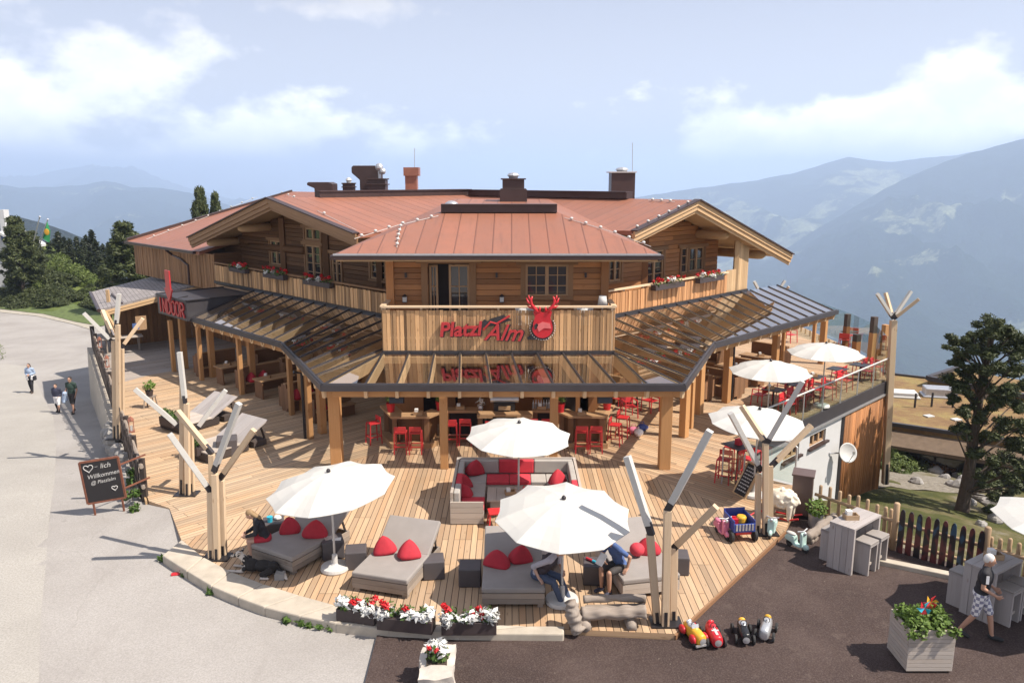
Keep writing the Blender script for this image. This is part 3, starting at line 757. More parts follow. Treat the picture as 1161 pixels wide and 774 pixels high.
def window(P, D, t0, t1, z0, z1, nx=2, ny=3, parent=None, trim=.12, deep=.06, name='window', mats=None, curtain=False, nsash=None):
    """frame + muntins; pane as its own sub-part; D = direction along the wall, outward = D rotated -90"""
    parent = parent or lodge; D = Vector(D); o = Vector((D.y,-D.x,0)); m_ = MB(); Zv = Vector((0,0,1))
    f = .07
    def bar(ta, za, tb, zb, w_, off=0.0, dpth=.09): m_.beam(P+D*ta+Zv*za+o*(deep+off), P+D*tb+Zv*zb+o*(deep+off), dpth if abs(ta-tb) < 1e-6 else dpth, w_, up=(o if abs(ta-tb) < 1e-6 else (0,0,1)))
    def vb(t_, w_, off=0.0): m_.box(P+D*t_+Zv*((z0+z1)/2)+o*(deep+off), (w_,.08,z1-z0), rz=math.atan2(D.y,D.x))
    def hb(z_, w_, off=0.0): m_.box(P+D*((t0+t1)/2)+Zv*z_+o*(deep+off), (t1-t0,.08,w_), rz=math.atan2(D.y,D.x))
    vb(t0+f/2,f); vb(t1-f/2,f); hb(z0+f/2,f,.003); hb(z1-f/2,f,.003)
    ns = nsash or (2 if nx >= 2 else 1)
    for i in range(1,ns): vb(t0+(t1-t0)*i/ns, .12,.006)
    for i in range(1,nx*1):
        if (i*ns) % nx: vb(t0+(t1-t0)*i/nx, .03,-.01)
    for j in range(1,ny): hb(z0+(z1-z0)*j/ny, .03,-.012)
    w_ = m_.build(name, M['winframe'], parent)
    g = MB(); g.box(P+D*((t0+t1)/2)+Zv*((z0+z1)/2)+o*(deep-.03), (t1-t0-.04,.012,z1-z0-.04), rz=math.atan2(D.y,D.x)); g.build('pane', M['winglass'], w_)
    if trim:
        k = MB(); rz = math.atan2(D.y,D.x); e = .04
        for t_ in (t0-trim/2, t1+trim/2): k.box(P+D*t_+Zv*((z0+z1)/2)+o*(deep+.03), (trim,.1,z1-z0+.02), rz=rz)
        k.box(P+D*((t0+t1)/2)+Zv*(z1+trim*.6)+o*(deep+.045), (t1-t0+2*trim+.3,.13,trim*1.2), rz=rz)
        k.box(P+D*((t0+t1)/2)+Zv*(z0-.05)+o*(deep+.05), (t1-t0+2*trim,.14,.09), rz=rz)
        k.build('window_trim', M['trim'], w_)
    return w_
# front block upper wall
FY = 26.8; FX0, FX1 = BX-3.75, BX+3.72
def fpx(px, py): p = dp(px,py,FY-.1); return p.x, p.z
P0 = Vector((0,FY,0)); ex = Vector((1,0,0))
d0, d1 = fpx(485,300), fpx(532.5,347); w0, w1 = fpx(596,300), fpx(644,336)
mb = MB(); logwall(mb, P0, ex, FX0+.2, FX1-.2, 3.5, 6.25, [(d0[0],d1[0],3.6,d0[1]),(w0[0],w1[0],w1[1],w0[1])])
for yy in (0,):
    mb.zbox(FX0-.02,FX0+.24,FY-.2,FY+.14,3.5,6.28); mb.zbox(FX1-.24,FX1+.02,FY-.2,FY+.14,3.5,6.28)
logwall(mb, Vector((FX0+.1,FY,0)), Vector((0,1,0)), .15, 3.5, 3.5, 6.25, [])
logwall(mb, Vector((FX1-.1,FY,0)), Vector((0,1,0)), .15, 3.5, 3.5, 6.25, [])
mb.build('front_wall', M['log'], lodge)
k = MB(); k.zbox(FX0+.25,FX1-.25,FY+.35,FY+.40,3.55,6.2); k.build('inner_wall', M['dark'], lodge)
window(P0, ex, w0[0], w1[0], w1[1], w0[1], 4, 3, trim=.17, deep=.02, nsash=2)
# sliding terrace door: left leaf open
dm = d0[0]+(d1[0]-d0[0])*.5
door = window(P0, ex, dm, d1[0], 3.65, d0[1], 2, 3, trim=0, deep=.02, name='terrace_door', nsash=1)
window(P0, ex, d0[0]+.02, d0[0]+(dm-d0[0])*.45, 3.65, d0[1]-.03, 2, 3, trim=0, deep=-.14, name='terrace_door', nsash=1)
k = MB()
for t_ in (d0[0]-.12, d1[0]+.12): k.zbox(t_-.11,t_+.11,FY-.15,FY-.03,3.6,d0[1]+.04)
k.zbox(d0[0]-.4,d1[0]+.4,FY-.17,FY-.04,d0[1]+.04,d0[1]+.2); k.build('door_surround', M['trim'], lodge)
# wing walls
def wall_line(side, d):     # P at s=0 and direction so that outward = D rotated -90 is towards the viewer
    if side < 0: return ab(0,d,0), DA
    return ab(d,0,0), DB
wins_L = []
for (x0,y0,x1,y1,nx,ny) in ((306,272,321,301,2,2),(346,277,364.5,320,2,4),(345.5,258,363.5,273,2,1),(376,287,387.5,322,2,3),(420,292,437,318,2,3)):
    sa, za = wpix(-1,x0,y0,1.5); sb, zb = wpix(-1,x1,y1,1.5)
    wins_L.append((min(sa,sb),max(sa,sb),max(3.65,min(za,zb)),max(za,zb),nx,ny))
wins_R = []
for (x0,y0,x1,y1,nx,ny) in ((691,292,703.5,318,2,2),(732,285,751,322,2,3),(782,281,797,306,2,2),(773,281,779,309,1,3)):
    sa, za = wpix(1,x0,y0,1.5); sb, zb = wpix(1,x1,y1,1.5)
    wins_R.append((min(sa,sb),max(sa,sb),max(3.65,min(za,zb)),max(za,zb),nx,ny))
mb = MB()
def topA(z): return (A_RIDGE-(A_Z-RT-z)/.188 if z < A_Z-RT else 99, A_RIDGE+(A_Z-RT-z)/.252)
def topB(z): return (B_RIDGE-(B_Z-RT-z)/.25 if z < B_Z-RT else 99, B_RIDGE+(B_Z-RT-z)/.32)
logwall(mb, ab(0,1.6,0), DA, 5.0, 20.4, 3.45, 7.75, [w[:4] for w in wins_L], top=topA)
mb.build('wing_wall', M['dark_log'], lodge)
mb = MB(); logwall(mb, ab(1.6,0,0), DB, 5.0, 15.8, 3.45, 7.75, [w[:4] for w in wins_R], top=topB)
for i in range(4): mb.beam(ab(1.6,6.6+.0*i,3.4),ab(1.6,6.6,6.5),.3,.3); break
mb.beam(ab(1.5,10.0,3.4),ab(1.5,10.0,7.3),.26,.26)
mb.build('wing_wall', M['log'], lodge)
mb = MB(); logwall(mb, ab(1.7,15.8,0), DA, 0, 7, 3.45, 6.0, []); mb.build('wing_wall', M['log'], lodge)
for w in wins_L:
    # s runs to the left seen from outside, so use the mirrored direction
    Pm, Dm = ab(0,1.6,0)+DA*0, -DA
    window(ab(0,1.6,0), -DA, -w[1], -w[0], w[2], w[3], w[4], w[5], trim=.12)
for w in wins_R: window(ab(1.6,0,0), DB, w[0], w[1], w[2], w[3], w[4], w[5], trim=.12)
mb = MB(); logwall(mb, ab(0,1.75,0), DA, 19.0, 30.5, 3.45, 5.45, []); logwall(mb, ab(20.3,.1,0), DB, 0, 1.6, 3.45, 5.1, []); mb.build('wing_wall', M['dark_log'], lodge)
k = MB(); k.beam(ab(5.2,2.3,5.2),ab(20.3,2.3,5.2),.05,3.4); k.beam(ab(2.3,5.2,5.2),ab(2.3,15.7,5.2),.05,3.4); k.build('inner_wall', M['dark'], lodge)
for a_ in (12.2,15.9,8.3): mb = MB(); mb.beam(ab(a_,1.45,3.4),ab(a_,1.45,zA(a_)-.35),.24,.24); mb.build('wall_post', M['dark_log'], lodge)
# board-clad end of the left wing, and the board screen at the right balcony end
mb = MB(); a_ = 20.2
while a_ < 30.6:
    wd = R.uniform(.13,.2); mb.beam(ab(a_+wd/2,.05+R.uniform(0,.03),3.25),ab(a_+wd/2,.05+R.uniform(0,.03),5.05),.04,wd-.01,up=DA); a_ += wd
mb.build('board_cladding', M['soffit'], lodge)
mb = MB(); b_ = 14.1
while b_ < 15.9:
    wd = R.uniform(.13,.18); z0_ = 3.72 if not(14.2 < b_ < 15.0) else 3.72
    zt = zB(b_)-.55 if b_ > 14.95 else 4.75
    mb.beam(ab(.05,b_+wd/2,z0_),ab(.05,b_+wd/2,zt),.04,wd-.01,up=DB); b_ += wd
mb.beam(ab(.1,15.9,3.7),ab(6,15.9,3.7),.1,.1)
mb.build('board_screen', M['larch'], lodge)
k = MB(); k.beam(ab(.1,15.0,3.6),ab(.1,15.0,zB(15)-.5),.2,.2); k.build('wall_post', M['larch'], lodge)

# --- balconies
def slats(name, P, D, L, z0, z1, mat, rail, railmat, seed_w=(.085,.135)):
    D = Vector(D); o = Vector((D.y,-D.x,0)); m_ = MB(); t = 0
    while t < L-.03:
        wd = min(R.uniform(*seed_w), L-t); off = R.choice((0,.012,.025))
        m_.beam(P+D*(t+wd/2)+o*off+Vector((0,0,z0)), P+D*(t+wd/2)+o*off+Vector((0,0,z1-R.uniform(0,.03))), .026, wd-.012, up=D); t += wd
    b_ = m_.build(name, mat, lodge)
    k = MB(); zr = z1+.10; k.beam(P+D*(-.02)+Vector((0,0,zr)), P+D*(L+.02)+Vector((0,0,zr)), .16,.055)
    k.build('handrail', railmat, b_)
    k = MB(); n_ = int(L/1.2)
    for i in range(n_+1): k.beam(P+D*(L*i/n_)-o*.08+Vector((0,0,z0)), P+D*(L*i/n_)-o*.08+Vector((0,0,zr-.03)), .07,.07)
    k.beam(P-o*.04+Vector((0,0,z0+.2)), P+D*L-o*.04+Vector((0,0,z0+.2)),.05,.09); k.beam(P-o*.04+Vector((0,0,z1-.15)), P+D*L-o*.04+Vector((0,0,z1-.15)),.05,.09)
    k.build('rail_post', railmat, b_)
    return b_
FBX0, FBX1, FBY = -4.18, 3.30, 25.24
bal = slats('balcony', Vector((FBX0,FBY,0)), ex, FBX1-FBX0, 3.24, 4.58, M['balcony'], 1, M['rail'], (.07,.15))
slats('balcony', Vector((FBX0,26.75,0)), (0,-1,0), 1.48, 3.24, 4.58, M['balcony'], 1, M['rail'])
slats('balcony', Vector((FBX1,FBY,0)), (0,1,0), 1.48, 3.24, 4.58, M['balcony'], 1, M['rail'])
slats('balcony', ab(20.1,0,0), -DA, 14.3, 3.78, 4.58, M['balcony'], 1, M['trim'])
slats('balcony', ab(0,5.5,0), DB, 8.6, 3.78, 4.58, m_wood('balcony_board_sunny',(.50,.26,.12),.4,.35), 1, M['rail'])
k = MB(); k.zbox(FBX0+.05,FBX1-.05,FBY+.05,27.2,3.42,3.56)
k.slab([ab(5,0.02,3.60),ab(20.1,0.02,3.60),ab(20.1,1.7,3.60),ab(5,1.7,3.60)],.15); k.slab([ab(.02,5,3.601),ab(.02,15.8,3.601),ab(1.7,15.8,3.601),ab(1.7,5,3.601)],.15)
k.build('balcony_floor', M['deck'], lodge)
k = MB(); k.beam((FBX0-.03,FBY-.03,3.19),(FBX1+.03,FBY-.03,3.19),.09,.11); k.beam(ab(20.1,-.04,3.72),ab(5.7,-.04,3.72),.08,.13); k.beam(ab(-.04,5.5,3.72),ab(-.04,15.9,3.72),.08,.13)
k.build('balcony_flashing', M['steel'], lodge)
# --- storey below
k = MB(); k.slab([ab(1.75,1.75,3.44),ab(30,1.75,3.44),ab(30,15.8,3.44),ab(1.75,15.8,3.44)],.2); k.zbox(FBX0+.1,FBX1-.1,25.4,30,3.14,3.26); k.build('upper_floor', M['larch'], lodge)
mb = MB()
def plankwall(mb, P, D, L, z0, z1, wd0=.16):
    D = Vector(D); t = 0; o = Vector((D.y,-D.x,0))
    while t < L-.03:
        wd = min(R.uniform(wd0*.8,wd0*1.2), L-t); f_ = R.uniform(0,.015)
        mb.beam(P+D*(t+wd/2)+o*f_+Vector((0,0,z0)), P+D*(t+wd/2)+o*f_+Vector((0,0,z1)), .05, wd-.008, up=D); t += wd
plankwall(mb, ab(28,1.9,0), -DA, 26.0, 0, 3.3); plankwall(mb, ab(1.9,2.0,0), DB, 13.8, 0, 3.3); plankwall(mb, ab(1.9,15.8,0), DA, 9, -.2, 3.3)
mb.build('ground_floor_wall', M['log'], lodge)
for (t_,zt) in ((7.2,2.2),(10.4,2.3),(14.0,2.2)):
    window(ab(0,1.85,0), -DA, -t_-1.5, -t_, .9, zt, 2, 2, trim=.1, deep=.05)
for (t_,zt) in ((6.5,2.2),(9.6,2.3),(12.4,2.2)):
    window(ab(1.85,0,0), DB, t_, t_+1.5, .9, zt, 2, 2, trim=.1, deep=.05)

# ------------------------------------------------------------------ glass canopy on timber posts
can = thing('glass_canopy','glazed lean-to canopy on square orange timber posts running round the lodge front','canopy',(BX,23,0),world=True)
GZ = 2.75
fcL, fcR = Vector((-5.57,22.63,GZ)), Vector((5.05,22.63,GZ))
def lerp(a,b,t): return a+(b-a)*t
rafL = []; rafR = []; rafF = []
def side_rafters(side, s_corner, s_end, fc, bc, s_top, sp=.86):
    out = []
    fs, fd = (lambda q: ((q[0],q[1]) if side < 0 else (q[1],q[0])))(toab(fc)); bs_, bd_ = (lambda q: ((q[0],q[1]) if side < 0 else (q[1],q[0])))(toab(bc))
    s = s_end
    while s > bs_+.1:
        if s >= s_corner: g = wq(side,s,-2.97,GZ)
        else:
            f = (s-fs)/(s_corner-fs); g = wq(side,s,fd+(-2.97-fd)*f,GZ)
        if s >= s_top: t = wq(side,s,-.06,3.68)
        else:
            f = (s-bs_)/(s_top-bs_); t = wq(side,s,bd_+(-.06-bd_)*f,3.16+(3.68-3.16)*f)
        out.append((t,g)); s -= sp
    return out
bcL, bcR = Vector((FBX0,FBY,3.16)), Vector((FBX1,FBY,3.16))
rafL = side_rafters(-1, 8.4, 16.0, fcL, bcL, 5.9); rafR = side_rafters(1, 8.2, 18.7, fcR, bcR, 5.6)
nF = 10; xsF = [-4.18+.875*i for i in range(nF)]
rafF = [(Vector((FBX0+(FBX1-FBX0)*i/(nF-1),FBY-.06,3.16)), Vector((-4.32+ (4.0+4.32)*i/(nF-1),22.63,GZ))) for i in range(nF)]
hips = [(bcL,fcL),(bcR,fcR)]
def raft(t, g, w_=.10, h_=.36):
    m_ = MB(); dn = Vector((0,0,-.20)); m_.beam(t+dn, g+dn+(g-t).normalized()*.02, w_, h_); m_.build('rafter', M['rafter'], can)
    m_ = MB(); up_ = Vector((0,0,.035)); m_.beam(t+up_, g+up_, .055, .03); m_.build('glazing_bar', M['steel'], can)
for t,g in rafL+rafR+rafF+hips: raft(t,g)
mb = MB()
def sheets(rs):
    for (t0,g0),(t1,g1) in zip(rs[:-1],rs[1:]): mb.quad([g0+Vector((0,0,.012)),g1+Vector((0,0,.012)),t1+Vector((0,0,.012)),t0+Vector((0,0,.012))])
sheets(rafL[::-1]); sheets(rafR); sheets(rafF)
for (tl,gl),(b_,f_) in ((rafL[-1],hips[0]),(rafR[-1],hips[1])): sheets([(tl,gl),(b_,f_)])
for (tl,gl),(b_,f_) in ((rafF[0],hips[0]),(rafF[-1],hips[1])):
    mb.quad([gl+Vector((0,0,.012)),f_+Vector((0,0,.012)),b_+Vector((0,0,.012)),tl+Vector((0,0,.012))][:4] if (tl-b_).length > .1 else [gl+Vector((0,0,.012)),f_+Vector((0,0,.012)),b_+Vector((0,0,.012))])
mb.build('glass_roof', M['glass'], can)
gl_line = [wq(-1,16.0,-2.97,GZ), wq(-1,8.4,-2.97,GZ), fcL, fcR, wq(1,8.2,-2.97,GZ), wq(1,18.9,-2.97,GZ)]
mb = MB(); kb = MB()
for p,q in zip(gl_line[:-1],gl_line[1:]):
    d = (q-p).normalized(); mb.beam(p-d*.05+Vector((0,0,-.06)), q+d*.05+Vector((0,0,-.06)), .17,.19); mb.tube([p+Vector((0,0,.04)),q+Vector((0,0,.04))],.035,6)
    ins = Vector((0,.22,0)) if abs(d.y) < .1 else Vector((d.y,-d.x,0))*-.2
    kb.beam(p+ins+Vector((0,0,-.27)), q+ins+Vector((0,0,-.27)), .2,.22)
mb.build('gutter', M['sheet_black'], can); kb.build('eave_beam', M['post'], can)
mb = MB()
for side,s0,s1 in ((-1,6.0,16.0),(1,5.7,18.7)): mb.beam(wq(side,s0,-.15,3.42), wq(side,s1,-.15,3.42), .14,.2)
mb.beam((FBX0,FBY-.12,2.95),(FBX1,FBY-.12,2.95),.12,.2); mb.build('ledger_beam', M['larch'], can)
def post(p, w_=.3, top=2.4):
    m_ = MB(); m_.box((p.x,p.y,top/2),(w_,w_,top),rz=0 if abs(p.y-23.15) < .5 else PI/4); o = m_.build('post', M['post'], can, bevel=.012)
for px in (380,503,628,755): post(Vector((dp(px,470,23.15).x,23.15,0)), .34 if px in (380,755) else .24)
for px,py,back in ((197.5,421,1),(229,431,1),(274.5,447,1),(331,470,1),(352,497,1)):
    p = gp(px,py); post(p,.17); post(p+DB*.62+DA*.25,.24)
for px,py in ((775,495),(792,469),(823,456),(877,432),(931,412)):
    p = gp(px,py); post(p,.26)
for px,py in ((921,404),(886,420),(783,485)): post(gp(px,py),.15)
mb = MB()
for px,py in ((346,497),(829,454)):
    p = gp(px,py); mb.tube([p,p+Vector((0,0,2.3)),p+Vector((0,0,2.4))-DB*.3],.05,8)
mb.build('downpipe', M['black'], can)
for px in (449.5,686):
    p = dp(px,446,22.9); m_ = MB(); m_.box((p.x,22.95,2.22),(.42,.3,.2),M=Matrix.Rotation(-.35,3,'X')); m_.tube([(p.x,22.95,2.3),(p.x,22.95,2.5)],.03); m_.build('heater_lamp', M['black'], can)

# ------------------------------------------------------------------ anthracite entrance box with red letters and arrow
box = thing('entrance_sign_box','anthracite metal box over the side entrance with red INDOOR letters and a red arrow','entrance sign',tuple(ab(17.7,-1.5,0)),world=True)
mb = MB(); mb.slab([ab(16.1,-3.2,3.52),ab(19.3,-3.2,3.52),ab(19.3,0,3.52),ab(16.1,0,3.52)],.9); mb.build('casing', M['sheet_black'], box, bevel=.02)
mb = MB()
for p,q in ((ab(16.1,-3.2,3.54),ab(19.3,-3.2,3.54)),(ab(16.1,-3.2,3.54),ab(16.1,0,3.54)),(ab(19.3,-3.2,3.54),ab(19.3,0,3.54))): mb.beam(p,q,.12,.04)
mb.build('edge_trim', M['steel'], box)
def text_mesh(body, size, extrude, offset=0.0, shear=0.0, sx=1.0, spacing=1.0, align='CENTER'):
    cu = bpy.data.curves.new('txt','FONT'); cu.body = body; cu.size = size; cu.extrude = extrude; cu.offset = offset; cu.shear = shear
    cu.space_character = spacing; cu.align_x = align; cu.resolution_u = 3
    ob = bpy.data.objects.new('txt', cu); COL.objects.link(ob); bpy.context.view_layer.update()
    dg = bpy.context.evaluated_depsgraph_get(); me = bpy.data.meshes.new_from_object(ob.evaluated_get(dg))
    bpy.data.objects.remove(ob); bpy.data.curves.remove(cu)
    vs = [Vector((v.co.x*sx, v.co.y, v.co.z)) for v in me.vertices]; fs = [tuple(p.vertices) for p in me.polygons]
    bpy.data.meshes.remove(me); return vs, fs
def text_part(name, body, mat, parent, origin, xdir, ydir, **k):
    vs, fs = text_mesh(body, **k); X = Vector(xdir).normalized(); Y = Vector(ydir).normalized(); Z = X.cross(Y); o = Vector(origin)
    m_ = MB(); m_.add([o+X*v.x+Y*v.y+Z*v.z for v in vs], fs); return m_.build(name, mat, parent)
GLY = dict(I=[[(.15,0),(.15,1)]],N=[[(0,0),(0,1)],[(0,1),(.34,0)],[(.34,0),(.34,1)]],D=[[(0,0),(0,1),(.2,1),(.34,.75),(.34,.25),(.2,0),(0,0)]],
  O=[[(.1,1),(0,.8),(0,.2),(.1,0),(.24,0),(.34,.2),(.34,.8),(.24,1),(.1,1)]],R=[[(0,0),(0,1),(.22,1),(.34,.85),(.34,.62),(.22,.5),(0,.5)],[(.15,.5),(.34,0)]])
for i_,ch_ in enumerate('INDOOR'):
    m_ = MB()
    for st_ in GLY[ch_]:
        for (x0,y0),(x1,y1) in zip(st_[:-1],st_[1:]):
            p_, q_ = ab(19.02-.47*i_-x0,-3.235,2.78+.60*y0), ab(19.02-.47*i_-x1,-3.235,2.78+.60*y1); d_ = (q_-p_).normalized()*.03; m_.beam(p_-d_,q_+d_,.05,.085,up=(-DB).cross(d_))
    m_.build('sign_letter', M['signred'], box)
mb = MB()
zr = Matrix((( -DA.x, 0, -DB.x, 0),( -DA.y, 0, -DB.y,0),(0,1,0,0),(0,0,0,1)))
def face_mat(origin, X, Y):
    X = Vector(X).normalized(); Y = Vector(Y).normalized(); Z = X.cross(Y); m4 = Matrix((X,Y,Z)).transposed().to_4x4(); m4.translation = Vector(origin); return m4
mb.prism([(-.24,1.2),(.24,1.2),(.24,.38),(.42,.38),(0,-.22),(-.42,.38),(-.24,.38)], face_mat(ab(17.55,-3.3,3.55),-DA,(0,0,1)), .06)
mb.build('arrow', M['signred'], box)
mb = MB(); mb.beam(ab(17.3,-3.25,3.5),ab(17.3,-2.6,3.56),.04,.04); mb.beam(ab(17.55,-3.23,3.5),ab(17.55,-3.23,4.7),.05,.05); mb.build('arrow_bracket', M['steel'], box)

# ------------------------------------------------------------------ side hut
hut = thing('side_hut','low timber side hut with grey shingle roof at the far end of the deck','hut',(-19,42,0),world=True)
e1, e2 = Vector((-20.3,38.7,2.4)), Vector((-24.0,45.0,2.4)); up = Vector((.80,.60,0))
M['shingle'] = None
m, nt, out = newmat('grey_shingles'); Nn = NT(nt); uv = Nn.n('UVMap').outputs[0]
br = Nn.n('TexBrick'); Nn.l(uv, br.inputs['Vector']); br.inputs['Scale'].default_value = 1; br.inputs['Brick Width'].default_value = .34; br.inputs['Row Height'].default_value = .19; br.inputs['Mortar Size'].default_value = .012
br.inputs['Color1'].default_value = (.23,.21,.21,1); br.inputs['Color2'].default_value = (.31,.285,.28,1); br.inputs['Mortar'].default_value = (.07,.06,.06,1)
nz = Nn.noise(uv,.8,5,.6); cl_ = Nn.mix(Nn.maprange(nz,.35,.7,0,.5), br.outputs[0], (.17,.155,.155)); Nn.bsdf(out, cl_, .8, bump=br.outputs[1], bs=-.4, bd=.02); M['shingle'] = m
mb = MB(); L_ = 11.5; rise = Vector((0,0,.19*L_))
mb.slab([e1,e1+up*L_+rise,e2+up*L_+rise,e2],.10,u=(e2-e1)); mb.build('roof', M['shingle'], hut)
mb = MB()
for k_ in (.16,.30): mb.beam(e1+Vector((0,0,-k_)), e1+up*5+Vector((0,0,.19*5-k_)), .09,.11, rnd=.9 if k_ < .2 else .5)
mb.build('barge_board', M['larch'], hut)
mb = MB(); mb.tube([e1-up*.08+Vector((0,0,-.05)),e2-up*.08+Vector((0,0,-.05))],.09,8); mb.beam(e1+up*1.0+Vector((0,0,.22)),e2*.55+e1*.45+up*.8+Vector((0,0,.22)),.06,.08); mb.build('gutter', M['brown_sheet'], hut)
mb = MB(); pw = e1+up*.7+(e2-e1).normalized()*2.6; pw.z = 0
[plankwall(mb, pw+up*(.65*i_), up, .65, 0, 2.42+.123*i_, .2) for i_ in range(10)]; mb.build('front_wall', M['soffit'], hut)
mb = MB(); pe = Vector((e1.x,e1.y,0))+up*.5
plankwall(mb, Vector((e2.x,e2.y,-.3))+up*.5, (e1-e2).normalized(), 4.2, 0, 1.15, .2)
mb.build('side_wall', M['plank_dark'], hut)
mb = MB(); mb.beam(pe+Vector((0,0,1.0)), pe+up*.3+Vector((0,0,2.3)), .16,.16); mb.beam(e1+up*.2+Vector((0,0,-.15)),pe+Vector((.4,-.3,1.0)),.14,.14); mb.beam(pw+(e1-pw)*.3,pw+(e1-pw)*.3+Vector((0,0,2.4)),.14,.14); mb.build('brace', M['larch'], hut)
mb = MB(); q_ = gp(160,366,1.6); mb.box((q_.x,q_.y,1.6),(.5,.06,.7),rz=.6); mb.build('notice_board', M['cyan'] if False else M['winframe'], hut)
mb = MB(); q_ = gp(155,369,1.75); mb.box((q_.x-.02,q_.y-.06,1.72),(.3,.03,.3),rz=.6); mb.build('notice', M['blue_tee'], hut)
# ------------------------------------------------------------------ deck, kerb, retaining wall, fence
def deck_zone(pts, udir, mat, z=0.0):
    m_ = MB(); m_.slab([(x,y,z) for x,y in pts], .16, u=(udir[0],udir[1],0)); return struct(m_.build('wooden_deck', mat))
DF = [gp(*p) for p in ((207,615),(232,634),(262,650),(300,664),(340,677),(380,688),(440,701),(520,709),(640,712))]
DFL = [(p.x,p.y) for p in DF]
S1 = [(-8.05,18.02),(-6.3,21.2),(-5.4,23.2),(-2.2,27)]
S2 = [(6.9,18.72),(2.9,24.2),(0.3,27)]
deck_zone([(-8.05,18.02)]+DFL[1:]+[(1.04,14.22),(3.18,14.06),(6.9,18.72)]+S2[1:]+[(-.9,27)]+S1[::-1][:-1], (0,1), M['deck'])
gA = lambda a,b: (ab(a,b,0).x, ab(a,b,0).y)
deck_zone([S1[0],(-9.25,20.1),(FL(20.6),20.6),(FL(33),33),gA(18.4,-4.2),gA(18.4,2.5),(-1.2,28.0),(-2.2,27),(-5.4,23.2),(-6.3,21.2)], (Q,Q), M['deck_left'])
deck_zone([(FL(33),33),(FL(44.6),44.6),gA(29,2.5),gA(18.4,2.5),gA(18.4,-4.2)], (Q,Q), M['deck_old'])
TE = [(8.43,25.9),(16.7,34.3),(17.6,37.9),(17.8,41),(17.4,47)]
deck_zone([(6.9,18.72),(7.75,20.2),(8.2,21.7),(6.95,22.75)]+TE+[(12,47),gA(2.5,17),(-.4,28),(.3,27),(2.9,24.2)], (Q,-Q), M['deck'])
struct((lambda m_: (m_.slab([(-2.3,26.98,.003),(-.9,26.98,.003),(.4,26.98,.003),(-.3,28.4,.003),(-1.4,28.4,.003)],.1,u=(0,1,0)), m_.build('wooden_deck',M['deck']))[1])(MB()))
# kerb stones along the front
KO = [gp(*p,-.02) for p in ((184,632),(212,650),(240,667),(270,680),(300,691),(340,701),(380,709),(440,717),(520,721),(640,722))]
KI = [gp(*p,.0) for p in ((206,613),(231,633),(262,649.5),(299,663.5),(340,676.5),(380,687.5),(440,700.5),(520,708.5),(600,711.5),(640,711.5))]
mb = MB()
for i in range(len(KO)-1):
    f = .006
    pts = [lerp(KO[i],KO[i+1],f),lerp(KO[i],KO[i+1],1-f),lerp(KI[i],KI[i+1],1-f),lerp(KI[i],KI[i+1],f)]
    mb.slab([(p.x,p.y,.05) for p in pts], .5, rnd=R.random())
struct(mb.build('kerb', M['concrete'], bevel=.03))
mb = MB(); mb.beam((3.19,14.03,-.08),(6.92,18.7,-.08),.03,.13); struct(mb.build('deck_edge', M['brown_bench']))
# retaining wall under the left deck edge
wall = thing('retaining_wall','tapering retaining wall under the deck edge beside the road, concrete then rubble stone','retaining wall',(FL(30)-.2,30,-1),world=True)
def wall_seg(mb, y0, y1, off, th, jit=0.0):
    pts = []
    n_ = max(2,int((y1-y0)/.6))
    for i in range(n_):
        a_ = y0+(y1-y0)*i/n_; b_ = y0+(y1-y0)*(i+1)/n_
        za, zb_ = hroad(FL(a_)-off-.4,a_)-.3, hroad(FL(b_)-off-.4,b_)-.3
        vs = []
        for (yy,zz) in ((a_,za),(b_,zb_)):
            for dx,z in ((-off-th,zz),(-off,zz),(-off,-.06),(-off-th+.12,-.06)): vs.append(Vector((FL(yy)+dx,yy,z)))
        mb.add(vs,[(0,3,2,1),(4,5,6,7),(0,4,7,3),(3,7,6,2),(2,6,5,1)],None,.5)
mb = MB(); wall_seg(mb, 28.2, 41.3, .14, .42); mb.build('concrete_section', M['concrete'], wall)
mb = MB(); rs = random.Random(3)
y_ = 20.7
while y_ < 28.3:
    zb_ = hroad(FL(y_)-.5,y_)-.2; z_ = zb_
    while z_ < -.12:
        r_ = rs.uniform(.16,.30); c_ = Vector((FL(y_)-.32-rs.uniform(0,.12)-(-z_)*.06, y_+rs.uniform(-.12,.12), z_+r_*.6))
        o_ = len(mb.v); mb.ball(c_, (r_*1.1,r_*1.2,r_*.85), 7, 5, M=Matrix.Rotation(rs.uniform(0,6),3,'Z'))
        for k_ in range(o_,len(mb.v)): mb.v[k_] = c_+(mb.v[k_]-c_)*(1+.28*noise.noise(mb.v[k_]*3.1))
        z_ += r_*1.25
    y_ += .42
mb.build('stone_section', M['stone'], wall)
mb = MB(); mb.beam((FL(20.6)-.07,20.6,-.10),(FL(41.3)-.07,41.3,-.10),.05,.22); mb.build('deck_fascia', M['larch'], wall)
fen = thing('board_fence','dark old board fence with round rails along the left deck edge above the road','fence',(FL(30)-.1,30,0),world=True)
fd = Vector((FL(1)-FL(0),1,0)).normalized()
y_ = 20.9
while y_ < 41.2:
    x_ = FL(y_)-.06
    m_ = MB(); m_.beam((x_,y_,-.25),(x_,y_,1.12),.13,.13); m_.build('post', M['plank_dark'], fen); y_ += 2.02
mb = MB()
for z_,r_ in ((.35,.055),(.95,.06)): mb.tube([(FL(20.7)-.1,20.7,z_),(FL(31)-.1,31,z_+.02),(FL(41.2)-.1,41.2,z_)],r_,7)
mb.build('rail', M['oldgrey'], fen)
y_ = 21.05; mb = MB(); nb = 0
while y_ < 41.1:
    h_ = R.uniform(1.05,1.25)
    m_ = MB(); m_.beam((FL(y_)-.17,y_,.02),(FL(y_)-.17-R.uniform(0,.03),y_+R.uniform(-.04,.04),h_),.035,R.uniform(.11,.16),up=fd); m_.build('board', M['plank_dark'], fen); y_ += .27
